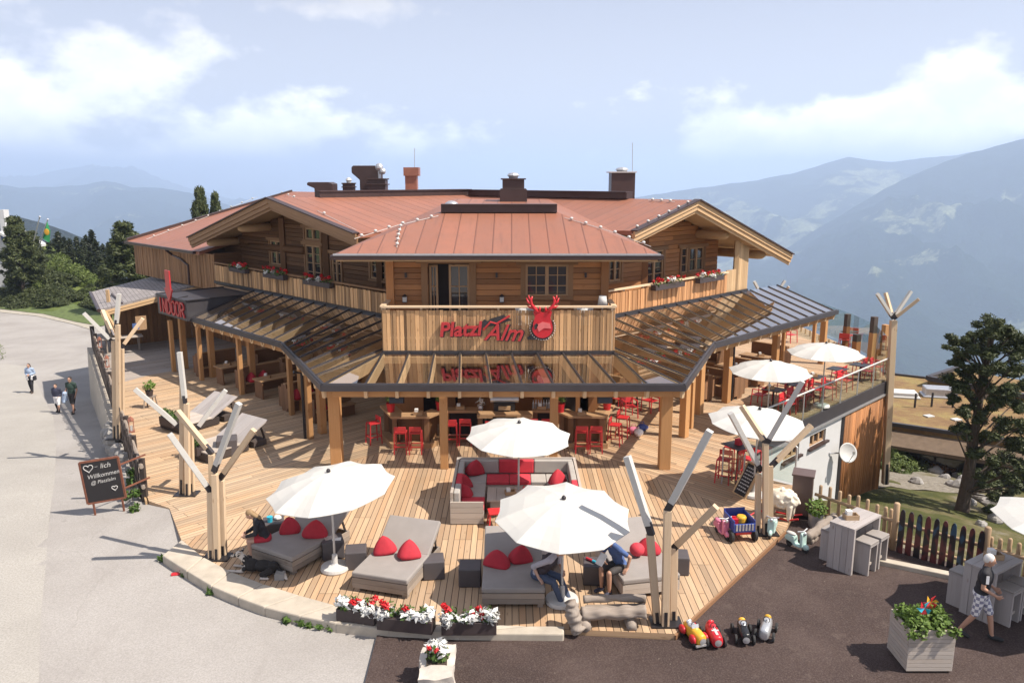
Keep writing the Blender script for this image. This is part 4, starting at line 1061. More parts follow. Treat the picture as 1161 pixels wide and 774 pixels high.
m_ = MB(); m_.beam((FL(29)-.24,29.9,-.15),(FL(29)-.24,29.9,1.5),.06,.9,up=fd); m_.build('panel', M['plank_dark'], fen)
def mk_lantern():
    t = thing('lantern','x','lantern',group='lanterns on the left fence')
    m_ = MB(); m_.box((0,0,.02),(.17,.17,.04)); m_.box((0,0,.36),(.15,.15,.03)); m_.lathe([(.1,.375),(.05,.46),(.012,.5)],n=4)
    for sx in (-1,1):
        for sy in (-1,1): m_.box((sx*.065,sy*.065,.19),(.018,.018,.32))
    m_.build('lantern_frame', M['copper'], t); m_ = MB(); m_.lathe([(.035,.04),(.035,.2)],n=8); m_.build('candle', M['whiteplastic'], t); return t
for i,(px,py) in enumerate(((136.5,414),(144,447),(155,487),(124,392))):
    yy = gp(px,py,1.2).y; place('lantern', mk_lantern, (FL(yy)-.05,yy,1.13), .5, ('copper lantern on the fence post next to the tall light pole','copper lantern on the fence near the dark panel','copper lantern on the fence post nearest the chalkboard','copper lantern on the fence close to the side hut')[i])

# ------------------------------------------------------------------ terrace annexe on the right: white lower storey
ann = thing('terrace_annexe','white plastered lower storey under the right terrace with log cladding at its corner','annexe',(13,30,-2),world=True)
tK = 17.54                               # terrace edge: Y = X + tK
def tw(x, z, o=0.0): return Vector((x+o*Q, x+tK-o*Q, z))    # o = outward offset
mb = MB()
wn = []
for (x0,y0,x1,y1) in ((919,487,935,505),(889,503.5,905,521)):
    p_, q_ = pp(x0,y0,-1,1,tK), pp(x1,y1,-1,1,tK)
    p2_, q2_ = pp((x0+x1)/2,y0+3,-1,1,tK), pp((x0+x1)/2,y1-2,-1,1,tK)
    wn.append((p_.x, q_.x, q2_.z, p2_.z))
xs_ = [6.6]+sorted([w[0] for w in wn]+[w[1] for w in wn])+[13.4]
for i in range(len(xs_)-1):
    a_, b_ = xs_[i], xs_[i+1]; op = [w for w in wn if abs(w[0]-a_) < 1e-6]
    if op:
        mb.beam(tw(a_,(op[0][2]-5.4)/2,-.15),tw(b_,(op[0][2]-5.4)/2,-.15),.3,op[0][2]+5.4)
        mb.beam(tw(a_,(op[0][3]-.7)/2,-.15),tw(b_,(op[0][3]-.7)/2,-.15),.3,-.7-op[0][3])
    else: mb.beam(tw(a_,-3.05,-.15),tw(b_,-3.05,-.15),.3,4.7)
mb.build('white_wall', M['white'], ann)
for w in wn:
    o_ = MB(); d_ = Vector((Q,Q,0))
    window(tw(0,0,-.12)-d_*0, d_, w[0]/Q, w[1]/Q, w[2], w[3], 3, 1, parent=ann, trim=0, deep=.0, nsash=3)
    o_.beam(tw(w[0]-.1,w[2]-.04,.04),tw(w[1]+.1,w[2]-.04,.04),.16,.09); o_.build('window_sill', M['brown_sheet'], ann)
mb = MB(); mb.beam(tw(8.35,-.30,.03),tw(16.75,-.30,.03),.1,.50); mb.beam((16.75,34.35,-.3),(17.65,37.9,-.3),.1,.5); mb.beam((17.65,37.9,-.3),(17.6,45,-.3),.1,.5); mb.build('fascia', M['sheet_black'], ann)
mb = MB(); mb.beam(tw(7.6,-.62,.05),tw(16.75,-.62,.05),.16,.09); mb.build('ledge', M['galv'], ann)
mb = MB(); x_ = 13.5
while x_ < 16.7:
    r_ = R.uniform(.075,.11); mb.tube([tw(x_,-5.6,-.02),tw(x_,-.72,-.02)],r_,8); x_ += r_*2*Q
yy = 34.4
while yy < 40: r_ = R.uniform(.08,.11); mb.tube([(16.72+(yy-34.3)*.25,yy,-5.6),(16.72+(yy-34.3)*.25,yy,-.72)],r_,8); yy += r_*2
mb.build('log_cladding', M['cladding'], ann, smooth=True)
mb = MB(); mb.beam(tw(13.42,-5.4,.03),tw(13.42,-.7,.03),.12,.1); mb.build('corner_strip', M['sheet_black'], ann)
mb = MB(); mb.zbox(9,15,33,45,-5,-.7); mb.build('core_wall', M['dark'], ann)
# satellite dish on its bracket
dish = thing('satellite_dish','white round satellite dish on a bracket beside the log cladding','satellite dish',tuple(pp(961,513,-1,1,tK-.7)),world=True)
dc = pp(961,513,-1,1,tK-.75); nD = Vector((.22,-.92,.32)).normalized(); qd = nD.to_track_quat('Z','Y').to_matrix()
mb = MB(); mb.lathe([(.02,-.09),(.2,-.07),(.36,-.0),(.40,.03),(.395,.045),(.34,.015),(.18,-.045),(.02,-.06)],dc,24,M=qd); mb.build('dish', M['whiteplastic'], dish, smooth=True)
mb = MB(); mb.tube([dc-nD*.09,dc-nD*.25,tw(dc.x-.75,dc.z-.02,.02)],.03,6); mb.tube([dc+qd@Vector((0,-.36,0)),dc+nD*.38+qd@Vector((0,-.05,0))],.018,6); mb.box(dc+nD*.38,(.09,.09,.12)); mb.build('bracket', M['galv'], dish)
# terrace railing
rl = thing('glass_railing','glass railing with slim white handrail along the right terrace edge','railing',tuple(tw(12.5,0)),world=True)
mb = MB(); mb.tube([tw(8.3,1.0,.06),tw(16.65,1.0,.06)],.032,8); mb.build('handrail', M['whiteplastic'], rl)
n_ = 7
for i in range(n_+1):
    x_ = 8.4+(16.55-8.4)*i/n_; m_ = MB(); m_.beam(tw(x_,-.3,.05),tw(x_,.98,.05),.04,.04); m_.build('post', M['galv'], rl)
    if i < n_:
        x2 = 8.4+(16.55-8.4)*(i+1)/n_; m_ = MB(); m_.beam(tw(x_+.04,.45,.05),tw(x2-.04,.45,.05),.012,.98); m_.build('pane', M['railglass'], rl)
scn = thing('glass_screen','clear glass screen between the front deck and the bar tables','glass screen',(6.4,23.5,0),world=True)
gpn = [gp(836,545),gp(858,534),gp(880,540)]
for p_,q_ in ((gp(818,548),gp(842,556)),(Vector((6.9,22.85,0)),Vector((8.2,21.75,0)))):
    m_ = MB(); m_.beam(p_+Vector((0,0,.55)),q_+Vector((0,0,.55)),.014,1.0); m_.build('pane', M['railglass'], scn)
    for e_ in (p_,q_): m_ = MB(); m_.beam(e_,e_+Vector((0,0,1.1)),.04,.04); m_.build('post', M['galv'], scn)
m_ = MB(); m_.tube([(8.2,21.75,0),(8.2,21.75,1.15),(8.1,21.85,1.25),(7.95,22.0,1.25)],.03,8); m_.build('handrail', M['whiteplastic'], scn)
# stout timber posts of the terrace wind break, with glass between
FE = [(16.65,34.2),(17.6,37.9),(17.8,41),(17.45,46)]
i_ = 0
pl = [(1000,414,368,.26),(987,409,359,.26),(970,401,379,.3),(958,394,356,.24),(1007,420,392,.2),(995,413,396,.2)]
lab = ['stout timber post of the terrace wind break nearest the corner light pole','tall timber post with shade coloured into its top on the terrace edge','short dark stub post on the terrace edge between two taller posts','tall dark timber post of the wind break farthest along the terrace','low pale stub post beside the corner light pole','low pale stub post between the two tallest terrace posts']
for (px,py,pt,w_),lb in zip(pl,lab):
    b_ = gp(px,py); t_ = dp(px,pt,b_.y); o_ = thing('timber_post',lb,'post',tuple(b_),group='posts of the terrace wind break')
    h_ = t_.z; m_ = MB(); m_.box((0,0,h_*.32),(w_,w_,h_*.64),rz=.4); m_.build('post_shaft', M['post'] if px > 960 and px != 970 else M['cladding'], o_, local=True)
    m_ = MB(); m_.box((0,0,h_*.82),(w_*.95,w_*.95,h_*.36),rz=.4); m_.build('post_top', M['plank_dark'] if px in (987,970,958) else M['post'], o_, local=True)  # upper part; on the tall post its shade is put into the colour
wb = thing('wind_break_glass','clear glass wind break panels along the far terrace edge','glass screen',(17.6,38,0),world=True)
for p_,q_ in zip(FE[:-1],FE[1:]):
    m_ = MB(); m_.beam((p_[0],p_[1],1.0),(q_[0],q_[1],1.0),.014,1.6); m_.build('pane', M['railglass'], wb)
mb = MB()
for i in range(12):
    f = i/11; x_ = 17.3-.2*f; y_ = 39+7*f; mb.box((x_-.3,y_,.16),(.07,.07,.32))
mb.build('stub_post', M['larch'], wb)

# ------------------------------------------------------------------ light poles shaped like bare trees
def light_pole(label, base, posts, bars, z0=0.0, w_=.13, plate=True, Yb=None):
    b_ = gp(base[0],base[1],z0) if Yb is None else dp(base[0],base[1],Yb)
    t = thing('light_pole',label,'light pole',tuple(b_),group='tree shaped timber light poles',world=True); Y = b_.y; s_ = w_
    for (xb,yb,xt,yt,dY) in posts:
        p_ = dp(xb,yb,Y+dY); q_ = dp(xt,yt,Y+dY); p_.z = b_.z+.03 if Yb is None else b_.z
        m_ = MB(); m_.beam(p_,q_,s_,s_); m_.build('post', M['lightbar'], t, bevel=.008)
        m_ = MB(); m_.beam(p_,p_+(q_-p_)*.13,s_*.45,s_*1.12); m_.build('post_shoe', M['black'], t)
    for (x0,y0,x1,y1,dY0,dY1,white) in bars:
        p_, q_ = dp(x0,y0,Y+dY0), dp(x1,y1,Y+dY1); d_ = (q_-p_); L_ = d_.length; d_.normalize()
        s2 = min(s_,.14); m_ = MB(); m_.beam(p_+d_*min(.16,L_*.1),q_,s2*.92,s2*.92); m_.build('light_bar', M['white_bar'] if white else M['lightbar'], t, bevel=.006)
        m_ = MB(); m_.beam(p_-d_*.04,p_+d_*.22,s2*.6,s2*.96); m_.build('hinge_plate', M['steel'], t)
    if plate:
        m_ = MB(); m_.box((b_.x,b_.y,.02),(.62,.42,.03)); m_.build('foot_plate', M['black'], t)
    return t
light_pole('tree shaped light pole of pale timber on the front left deck edge', (246,632),
  [(239.8,631,238.5,557,-.05),(246.5,633,243.5,537,-.1),(254,629,251,544,.12),(243,627,240,515,.2)],
  [(243,533,271,457,-.1,-.4,1),(250.5,541,288,487,.1,-.1,0),(238,556,192.5,492,-.05,-.5,1),(239.5,513,201,466,.2,.6,0)])
light_pole('tall tree shaped light pole behind the grey planter loungers', (212,560),
  [(206.5,560,207,432,0),(213,561,211.5,457,-.1),(218,557,216,484,.15)],
  [(210,457,203.5,399,-.1,0,1),(205,485,153,441,0,-.4,1),(222,487,256,442,.15,.4,1)])
light_pole('tree shaped light pole standing at the left fence by the hut', (133,497),
  [(131,497,129,386,0),(135,498,133.5,368,-.1),(139,495,138,395,.1)],
  [(131.5,370,135,333,-.1,0,1),(127,387,95,355,0,-.4,1),(138.5,393,162,361,.1,.3,0),(128,380,116,352,.1,.5,0)])
light_pole('big tree shaped light pole by the driftwood benches at the front deck corner', (755,706),
  [(745,704,737,606,0),(754,708,757,578,-.12),(763,704,764,620,.12)],
  [(757.5,577,805,488,-.12,-.5,1),(738,604,711,517,0,.3,1),(763,622,812,574,.12,-.3,0)], w_=.145)
light_pole('tree shaped light pole beside the toy wagon and mint scooter', (867,604),
  [(858.5,603,860,537,0),(867.5,607,868,502,-.1),(873,601,873,527,.12)],
  [(869,503,910,432,-.1,-.4,1),(869,503,841,460,-.1,.4,0),(862,532,828,468,0,-.2,1),(875.5,527,920,482,.12,.3,0)])
light_pole('tall light pole rising from the ground at the right terrace corner', (1003,548),
  [(1003,552,1013,363,0)],
  [(1012,360,994.5,333,0,-.2,1),(1012,360,1004,332,.05,.5,0),(1013,360,1033,330,0,.2,1),(1014,361,1042,339,-.05,-.4,0)], Yb=33.9, plate=False, w_=.25)
light_pole('light pole half hidden behind the right glass canopy', (874,404),
  [(874,404,874,340,0)],
  [(864,336,855,319,-.1,-.3,1),(877,337,890,318,.1,.2,1),(880,339,894.5,325,.1,-.2,0)], w_=.2, Yb=43.5, plate=False)

# ------------------------------------------------------------------ umbrellas
def mk_umbrella(label, base, R_=1.43, h=2.30, tilt=(0,0), z0=0.0, n=10, base_r=.3):
    t = thing('parasol',label,'parasol',(base[0],base[1],z0),group='white parasols')
    Mt = Matrix.Rotation(tilt[0],3,'X') @ Matrix.Rotation(tilt[1],3,'Y'); top = Vector((0,0,h))
    m_ = MB(); vs = []; fs = []; rings = [(0.0,.37),(.28,.325),(.6,.215),(.85,.09),(1.0,0)]; S = 4*n
    def ring(dz):
        st = len(vs)
        for f,z in rings[1:]:
            for j in range(S):
                a = 2*PI*j/S+.2; ph = (j % 4)/4; sc_ = 1-.075*f*math.sin(PI*ph)**1.0; sag = -.035*f*math.sin(PI*ph)
                vs.append(Mt@Vector((R_*f*sc_*math.cos(a),R_*f*sc_*math.sin(a),z+sag*1.0+dz))+top)
        vs.append(Mt@Vector((0,0,rings[0][1]+dz))+top); return st
    a0 = ring(0); k = len(rings)-1; b0 = ring(-.012)
    for st,flip in ((a0,0),(b0,1)):
        for i in range(k-1):
            for j in range(S):
                q = (st+i*S+j, st+(i+1)*S+j, st+(i+1)*S+(j+1)%S, st+i*S+(j+1)%S); fs.append(q[::-1] if flip else q)
        for j in range(S):
            q = (st+k*S, st+j, st+(j+1)%S); fs.append(q[::-1] if flip else q)
    for j in range(S): fs.append((a0+(k-1)*S+j, b0+(k-1)*S+j, b0+(k-1)*S+(j+1)%S, a0+(k-1)*S+(j+1)%S))
    m_.add(vs,fs,None,.1); can_ = m_.build('canopy', M['canvas'], t)
    m_ = MB(); m_.lathe([(.05,0),(.045,.04),(.02,.07)],Mt@Vector((0,0,.38))+top,8,M=Mt); m_.build('finial', M['steel'], can_)
    for j in range(n):
        a = 2*PI*j/n+.2; m_ = MB(); m_.tube([Mt@Vector((.05,0,.32))+top, Mt@Vector((R_*.6*math.cos(a),R_*.6*math.sin(a),.19))+top, Mt@Vector((R_*.98*math.cos(a),R_*.98*math.sin(a),-.02))+top],.012,5); m_.build('rib', M['whiteplastic'], can_)
    m_ = MB(); m_.tube([(0,0,.06),(0,0,h*.55),Mt@Vector((0,0,.31))+top],[.028,.026,.022],10); m_.build('pole', M['whiteplastic'], t, smooth=True)
    m_ = MB(); m_.lathe([(base_r,0),(base_r+.02,.03),(base_r,.10),(base_r*.3,.13),(.07,.16),(.06,.36),(.035,.38)],n=28); m_.build('base', M['whiteplastic'], t, bevel=.01)
    return t
b_ = gp(380,645); mk_umbrella('white parasol shading the lounger with the woman and the dog', b_, 1.42, 1.98, (.06,-.10), base_r=.31)
b_ = gp(588,573); mk_umbrella('white parasol over the corner sofa and its red cushions', b_, 1.42, 1.98, (.06,.03))
b_ = gp(637,682); mk_umbrella('big white parasol between the two men on the loungers', b_, 1.42, 1.95, (.12,.02), base_r=.34)
b_ = gp(854,562); mk_umbrella('white parasol over the high bar table with the red stools', b_, 1.36, 2.15, (.05,.05))
b_ = gp(869,484); mk_umbrella('white parasol on the terrace in the middle of the three on the right', b_, 1.43, 2.05, (.02,0))
b_ = gp(931,461); mk_umbrella('white parasol farthest along the right terrace', b_, 1.42, 2.15, (.02,0))
mk_umbrella('white parasol cut off by the right edge of the picture', (10.95,14.4), 1.45, 2.2, (.03,.06), z0=-.1)

# ------------------------------------------------------------------ double loungers, cushions, cubes
LW, LS, LB = 1.36, 1.22, .92           # width, seat length, backrest length
def mk_lounger(matt=None, wood='oldgrey'):
    t = thing('double_lounger','x','lounger',group='grey double loungers'); L_ = LS+LB*.72
    m_ = MB(); z0, z1 = .09,.33
    for z_ in (.15,.27):
        m_.box((0,.02,z_),(LW,.045,.115)); m_.box((-LW/2+.02,L_/2,z_),(.045,L_,.115)); m_.box((LW/2-.02,L_/2,z_),(.045,L_,.115)); m_.box((0,L_,z_),(LW-.1,.045,.115))
    m_.box((0,LS/2,.31),(LW-.1,LS,.03)); m_.build('frame', M[wood], t)
    for sx in (-1,1):
        for y_ in (.1,L_-.1): m_ = MB(); m_.box((sx*(LW/2-.09),y_,.05),(.12,.12,.1)); m_.build('leg', M[wood], t)
    m_ = MB(); m_.box((0,LS/2+.0,.395),(LW+.02,LS+.02,.12)); m_.build('mattress', matt or M['grey'], t, bevel=.03)
    ang = rad(33); m_ = MB(); c_ = Vector((0,LS+math.cos(ang)*LB/2-.02,.40+math.sin(ang)*LB/2)); m_.box(c_,(LW,LB,.12),M=Matrix.Rotation(ang,3,'X')); m_.build('backrest', matt or M['grey'], t, bevel=.03)
    m_ = MB()
    for sx in (-1,1): m_.beam((sx*(LW/2-.08),LS+LB*.55,.62),(sx*(LW/2-.08),L_-.05,.28),.03,.05)
    m_.build('backrest_prop', M['black'], t); return t
def corner_place(fl, fr, z=.44, dl=0.0):
    a_, b_ = gp(*fl,z), gp(*fr,z); c_ = (a_+b_)/2; d_ = b_-a_; return Vector((c_.x,c_.y,0)), math.atan2(d_.y,d_.x), d_.length
LNG = []
for fl,fr,lb,wood in (((285,617),(331,632),'grey double lounger where a woman in black sits with a dog below','oldgrey'),((399,648.5),(461.5,658),'unoccupied grey double lounger with two red cushions','oldgrey'),
                 ((546.5,667),(617.5,667),'grey double lounger where the man in the dark vest sits','oldgrey'),((706.5,658),(771,651),'grey double lounger on pale boards where the man in the blue tee shirt sits','palegrey')):
    c_, rz, L_ = corner_place(fl,fr); o_ = mk_lounger(wood=wood); o_.location = c_; o_.rotation_euler = (0,0,rz); o_.scale = (L_/LW,1,1); o_['label'] = lb; LNG.append((c_,rz,L_)); print('lounger',c_,rz,L_)
def mk_cushion():
    t_ = MB(); n_, m__ = 16, 9; vs = []
    for i in range(m__+1):
        f = i/m__; z = -.02+.40*f
        r = .25*(1-f**1.6)**.75 if f < 1 else .0
        r = max(r,.006)*(1 if f > .12 else .72+.28*f/.12)
        for j in range(n_):
            a = 2*PI*j/n_; sq = 1/max(abs(math.cos(a)),abs(math.sin(a)))**.55
            vs.append((r*sq*math.cos(a)*1.12,r*sq*math.sin(a)*.8+.03*f,z))
    fs = [(i*n_+j,i*n_+(j+1)%n_,(i+1)*n_+(j+1)%n_,(i+1)*n_+j) for i in range(m__) for j in range(n_)]+[tuple(range(n_-1,-1,-1))]
    t_.add(vs,fs,None,.3); o = t_.build('cushion', M['redcloth'], smooth=True); tag(o,'x','cushion','red pyramid cushions'); return o
def on_seat(px, py, z=.46): return gp(px,py,z)
for px,py,rz,lb,zz in ((329,602,.3,'left red cushion on the lounger beside the woman in black',.46),(357,607,.5,'right red cushion on the lounger beside the woman in black',.46),
    (437,626,.2,'left red cushion on the unoccupied grey lounger',.46),(464,631,.5,'right red cushion on the unoccupied grey lounger',.46),
    (563,640,0,'red cushion lying free on the lounger of the man in the vest',.46),(590,635,.4,'red cushion half hidden behind the man in the vest',.46),
    (735,626,-.3,'large red cushion on the lounger of the man in blue',.46),
    (538,536,.5,'red cushion in the left back corner of the sofa',.50),(524,551,.9,'red cushion leaning on the left arm of the sofa',.50),(525,561,.2,'front red cushion on the left sofa arm',.46),(632,547,.4,'red cushion on the right arm of the sofa',.50)):
    p_ = on_seat(px,py,zz); o_ = place('cushion', mk_cushion, p_, rz, lb, scale=(R.uniform(.92,1.2),R.uniform(.85,1.15),R.uniform(.8,1.1))); o_.rotation_euler = (R.uniform(-.12,.2),R.uniform(-.14,.14),rz+R.uniform(-.5,.5))
m_ = MB(); m_.ball((0,0,.16),(.17,.17,.15),14,9); o_ = m_.build('cushion', M['redfab'], smooth=True); tag(o_,'small round red cushion behind the man in blue','cushion'); o_.location = on_seat(722,630,.46)
def mk_cube():
    m_ = MB(); m_.box((0,0,.215),(.48,.48,.43)); o = m_.build('cube_table', M['cube'], bevel=.025); tag(o,'x','cube table','dark grey cube tables'); return o
CUB = []
for px,py,rz,lb,sc_ in ((377,622,.35,'dark cube table with magazines under the front left parasol',1.05),(404,633,.15,'dark cube table left of the unoccupied lounger',1.0),(491.5,644,.15,'dark cube table right of the unoccupied lounger',1.0),
    (533,652,0,'dark cube table left of the lounger of the man in the vest',1.0),(623,641,0,'dark cube table with magazines behind the man in the vest',1.1),(674,650,-.1,'dark cube table with a coloured toy stick on it',1.05),
    (768,639,-.1,'dark cube table behind the front light pole',1.0),(311,601,.3,'dark cube table with paper cup at the back of the woman in black',1.05),(258,508,.3,'dark cube seat beside the grey planter lounger',1.3)):
    p_ = gp(px,py+3,.1); p_.z = 0; place('cube', mk_cube, p_, rz, lb, scale=sc_); CUB.append(p_)
def flat_thing(name, label, cat, c, size, rz, mat, group=None):
    m_ = MB(); m_.box((0,0,size[2]/2),size); o = m_.build(name, mat); o.location = c; o.rotation_euler = (0,0,rz); tag(o,label,cat,group); return o
M['mag'] = m_plain('magazine_cover',(.5,.42,.38),.4,var=.5,scale=14); M['mag2'] = m_plain('magazine_cover_blue',(.25,.33,.48),.4,var=.5,scale=14)
def on_cube(i, dx, dy, s_=1.0): return (CUB[i].x+dx, CUB[i].y+dy, .43*s_+.002)
flat_thing('magazine','open magazine on the cube table under the front left parasol','magazine',on_cube(0,-.03,.02,1.05),(.30,.24,.012),.5,M['mag'])
flat_thing('magazine','pale magazine lying askew on the front left cube table','magazine',on_cube(0,.13,-.08,1.05),(.2,.14,.01),.1,M['paper'])
flat_thing('magazine','magazine on the cube behind the man in the vest','magazine',on_cube(4,-.02,.05,1.1),(.32,.24,.012),.1,M['mag'])
flat_thing('magazine','small blue leaflet on the cube behind the man in the vest','magazine',on_cube(4,.1,-.1,1.1),(.16,.12,.01),.5,M['mag2'])
m_ = MB(); m_.tube([(-.14,0,.035),(.04,0,.035)],.03,8); ts = thing('toy_stick','red and turquoise toy stick on the cube table','toy',on_cube(5,-.08,.0,1.05)); ts.rotation_euler = (0,0,-.8); m_.build('red_end',M['redpaint'],ts,local=True); m_ = MB(); m_.tube([(.04,0,.035),(.17,0,.035)],.031,8); m_.build('turquoise_end',M['cyan'],ts,local=True)
m_ = MB(); m_.lathe([(.06,0),(.075,.14),(.0,.14)],n=10); o_ = m_.build('cup', M['cyan']); tag(o_,'turquoise cup on the cube behind the woman in black','cup'); o_.location = on_cube(7,-.05,-.12,1.05)
m_ = MB(); m_.ball((0,0,.05),(.1,.08,.06),8,5); o_ = m_.build('napkin', M['paper']); tag(o_,'crumpled white napkin beside the turquoise cup','napkin'); o_.location = on_cube(7,.1,.02,1.05)

# ------------------------------------------------------------------ sofa group
sofa = thing('corner_sofa','U shaped pale wood sofa with grey seats and red pads under a parasol','sofa',(.12,20.2,0),world=True)
sx0, sx1, sy0, sy1 = -1.58, 1.82, 19.05, 21.75
def sbox(name, mat, x0,x1,y0,y1,z0,z1, bev=0.0): m_ = MB(); m_.zbox(x0,x1,y0,y1,z0,z1); return m_.build(name, mat, sofa, bevel=bev)
def sboards(name, x0,x1,y0,y1,z0,z1,n_):
    m_ = MB()
    for i in range(n_): m_.zbox(x0,x1,y0,y1,z0+(z1-z0)*i/n_+.004,z0+(z1-z0)*(i+1)/n_-.004)
    return m_.build(name, M['palegrey'], sofa)
sboards('arm_front', sx0,sx0+.85,sy0,sy0+.05,.02,.62,4); sboards('arm_front', sx1-.85,sx1,sy0,sy0+.05,.02,.62,4)
sboards('side_panel', sx0,sx0+.07,sy0+.05,sy1,.02,.86,5); sboards('side_panel', sx1-.07,sx1,sy0+.05,sy1,.02,.86,5)
sboards('back_panel', sx0+.07,sx1-.07,sy1-.07,sy1,.02,.86,5)
sboards('seat_base', sx0+.07,sx0+.85,sy0+.05,sy1-.07,.02,.36,3); sboards('seat_base', sx1-.85,sx1-.07,sy0+.05,sy1-.07,.02,.36,3); sboards('seat_base', sx0+.85,sx1-.85,sy1-.92,sy1-.07,.02,.36,3)
for (x0,x1,y0,y1,mt) in ((sx0+.25,sx0+.86,sy0+.06,sy0+.75,'redfab'),(sx0+.25,sx0+.86,sy0+.76,sy1-.95,'greycloth'),(sx0+.25,sx0+.86,sy1-.94,sy1-.28,'greycloth'),(sx0+.87,sx0+1.5,sy1-.9,sy1-.28,'redfab'),(sx0+1.51,sx0+2.1,sy1-.9,sy1-.28,'redfab'),(sx0+2.11,sx1-.87,sy1-.9,sy1-.28,'greycloth'),(sx1-.86,sx1-.25,sy1-.94,sy1-.28,'greycloth'),(sx1-.86,sx1-.25,sy0+.76,sy1-.95,'greycloth'),(sx1-.86,sx1-.25,sy0+.06,sy0+.75,'redfab')):
    sbox('seat_pad', M[mt], x0,x1,y0,y1,.36,.46,.02)
for (x0,x1,y0,y1,mt) in ((sx0+.08,sx0+.24,sy0+.1,sy0+.75,'greycloth'),(sx0+.08,sx0+.24,sy0+.76,sy0+1.5,'redfab'),(sx0+.08,sx0+.24,sy0+1.51,sy1-.26,'greycloth'),(sx0+.09,sx0+1.2,sy1-.25,sy1-.09,'greycloth'),(sx0+1.21,sx0+2.2,sy1-.25,sy1-.09,'redfab'),(sx0+2.21,sx1-.09,sy1-.25,sy1-.09,'greycloth'),(sx1-.24,sx1-.08,sy0+.1,sy0+1.0,'redfab'),(sx1-.24,sx1-.08,sy0+1.01,sy1-.26,'greycloth')):
    sbox('back_pad', M[mt], x0,x1,y0,y1,.46,.84,.03)
tb = thing('sofa_table','low pale wood table in the middle of the corner sofa','table',(.08,20.0,0))
m_ = MB()
for i in range(6): m_.box((-.62+.25*i,0,.44),(.24,.9,.05))
m_.build('table_top', M['palegrey'], tb, local=True)
for sx in (-1,1): m_ = MB(); m_.box((sx*.5,0,.21),(.3,.7,.42)); m_.build('table_foot', M['palegrey'], tb, local=True)
def mk_box(label, loc, mat='bar_top', s_=1.0, items=True):
    t = thing('condiment_box',label,'condiment box',loc,group='wooden napkin and condiment boxes'); m_ = MB()
    m_.box((0,0,.01),(.26,.18,.02)); m_.box((-.13,0,.05),(.015,.18,.1)); m_.box((.13,0,.05),(.015,.18,.1)); m_.box((0,-.085,.05),(.25,.015,.1)); m_.box((0,.085,.05),(.25,.015,.1)); m_.build('box', M[mat], t, local=True)
    m_ = MB(); m_.box((-.05,0,.10),(.10,.12,.16)); m_.build('napkins', M['paper'], t, local=True); t.scale = (s_,)*3; return t
mk_box('condiment box on the low sofa table', (-.05,19.95,.466)).rotation_euler = (0,0,.2)
m_ = MB(); m_.lathe([(.04,0),(.04,.13),(.015,.17),(.015,.2)],n=8); o_ = m_.build('bottle', M['red']); tag(o_,'red sauce bottle on the low sofa table','bottle'); o_.location = (.32,20.05,.466)
def mk_stool_low():
    t = thing('low_stool','x','stool',group='low red stools at the sofa'); m_ = MB(); m_.box((0,0,.39),(.38,.38,.05)); m_.build('seat', M['red'], t, bevel=.015)
    for sx in (-1,1):
        for sy in (-1,1): m_ = MB(); m_.beam((sx*.19,sy*.19,0),(sx*.15,sy*.15,.37),.04,.03); m_.build('leg', M['red'], t)
    return t
for (x_,y_,rz,lb) in ((-.42,19.0,.15,'low red stool at the left front of the sofa table'),(.35,18.95,-.1,'low red stool half hidden under the big parasol')): place('lowstool', mk_stool_low, (x_,y_,0), rz, lb)
# ------------------------------------------------------------------ red chairs, stools, tables
def mk_barstool():
    t = thing('bar_stool','x','bar stool',group='red bar stools'); m_ = MB(); m_.box((0,0,.71),(.38,.36,.03)); m_.box((0,0,.69),(.34,.32,.03)); m_.build('seat', M['red'], t, bevel=.012)
    m_ = MB(); m_.box((0,.18,.85),(.38,.022,.16)); m_.build('backrest', M['red'], t, bevel=.01)
    for sx in (-1,1):
        for sy in (-1,1):
            m_ = MB(); top = .92 if sy > 0 else .70
            m_.beam((sx*.20,sy*.21,0),(sx*.175,sy*.175,top),.034,.03); m_.build('leg', M['red'], t)
    m_ = MB(); z_ = .26
    for a_,b_ in (((-.19,-.2),(.19,-.2)),((-.19,.2),(.19,.2)),((-.19,-.2),(-.19,.2)),((.19,-.2),(.19,.2))): m_.beam((*a_,z_),(*b_,z_),.022,.028)
    m_.build('footrest', M['red'], t); return t
def mk_chair():
    t = thing('terrace_chair','x','chair',group='red terrace armchairs'); m_ = MB(); m_.box((0,0,.44),(.46,.44,.03)); m_.build('seat', M['red'], t, bevel=.012)
    m_ = MB(); M_ = Matrix.Rotation(-.16,3,'X'); m_.box((0,.24,.66),(.48,.022,.30),M=M_); m_.build('backrest', M['red'], t, bevel=.01)
    for sx in (-1,1):
        m_ = MB(); m_.beam((sx*.24,-.2,.66),(sx*.24,.25,.68),.05,.025); m_.build('armrest', M['red'], t)
        for sy in (-1,1):
            m_ = MB(); m_.beam((sx*.255,sy*.24,0),(sx*.235,sy*(.2 if sy < 0 else .23),.66 if sy < 0 else .78),.034,.03); m_.build('leg', M['red'], t)
    return t
def mk_table():
    t = thing('terrace_table','x','table',group='dark square terrace tables'); m_ = MB(); m_.box((0,0,.74),(.72,.72,.03)); m_.build('table_top', M['steel'], t, bevel=.01)
    m_ = MB(); m_.tube([(0,0,.03),(0,0,.73)],.035,8); m_.build('pedestal', M['black'], t)
    m_ = MB(); m_.beam((-.3,-.3,.02),(.3,.3,.02),.05,.03); m_.beam((-.3,.3,.045),(.3,-.3,.045),.05,.03); m_.build('foot', M['black'], t); return t
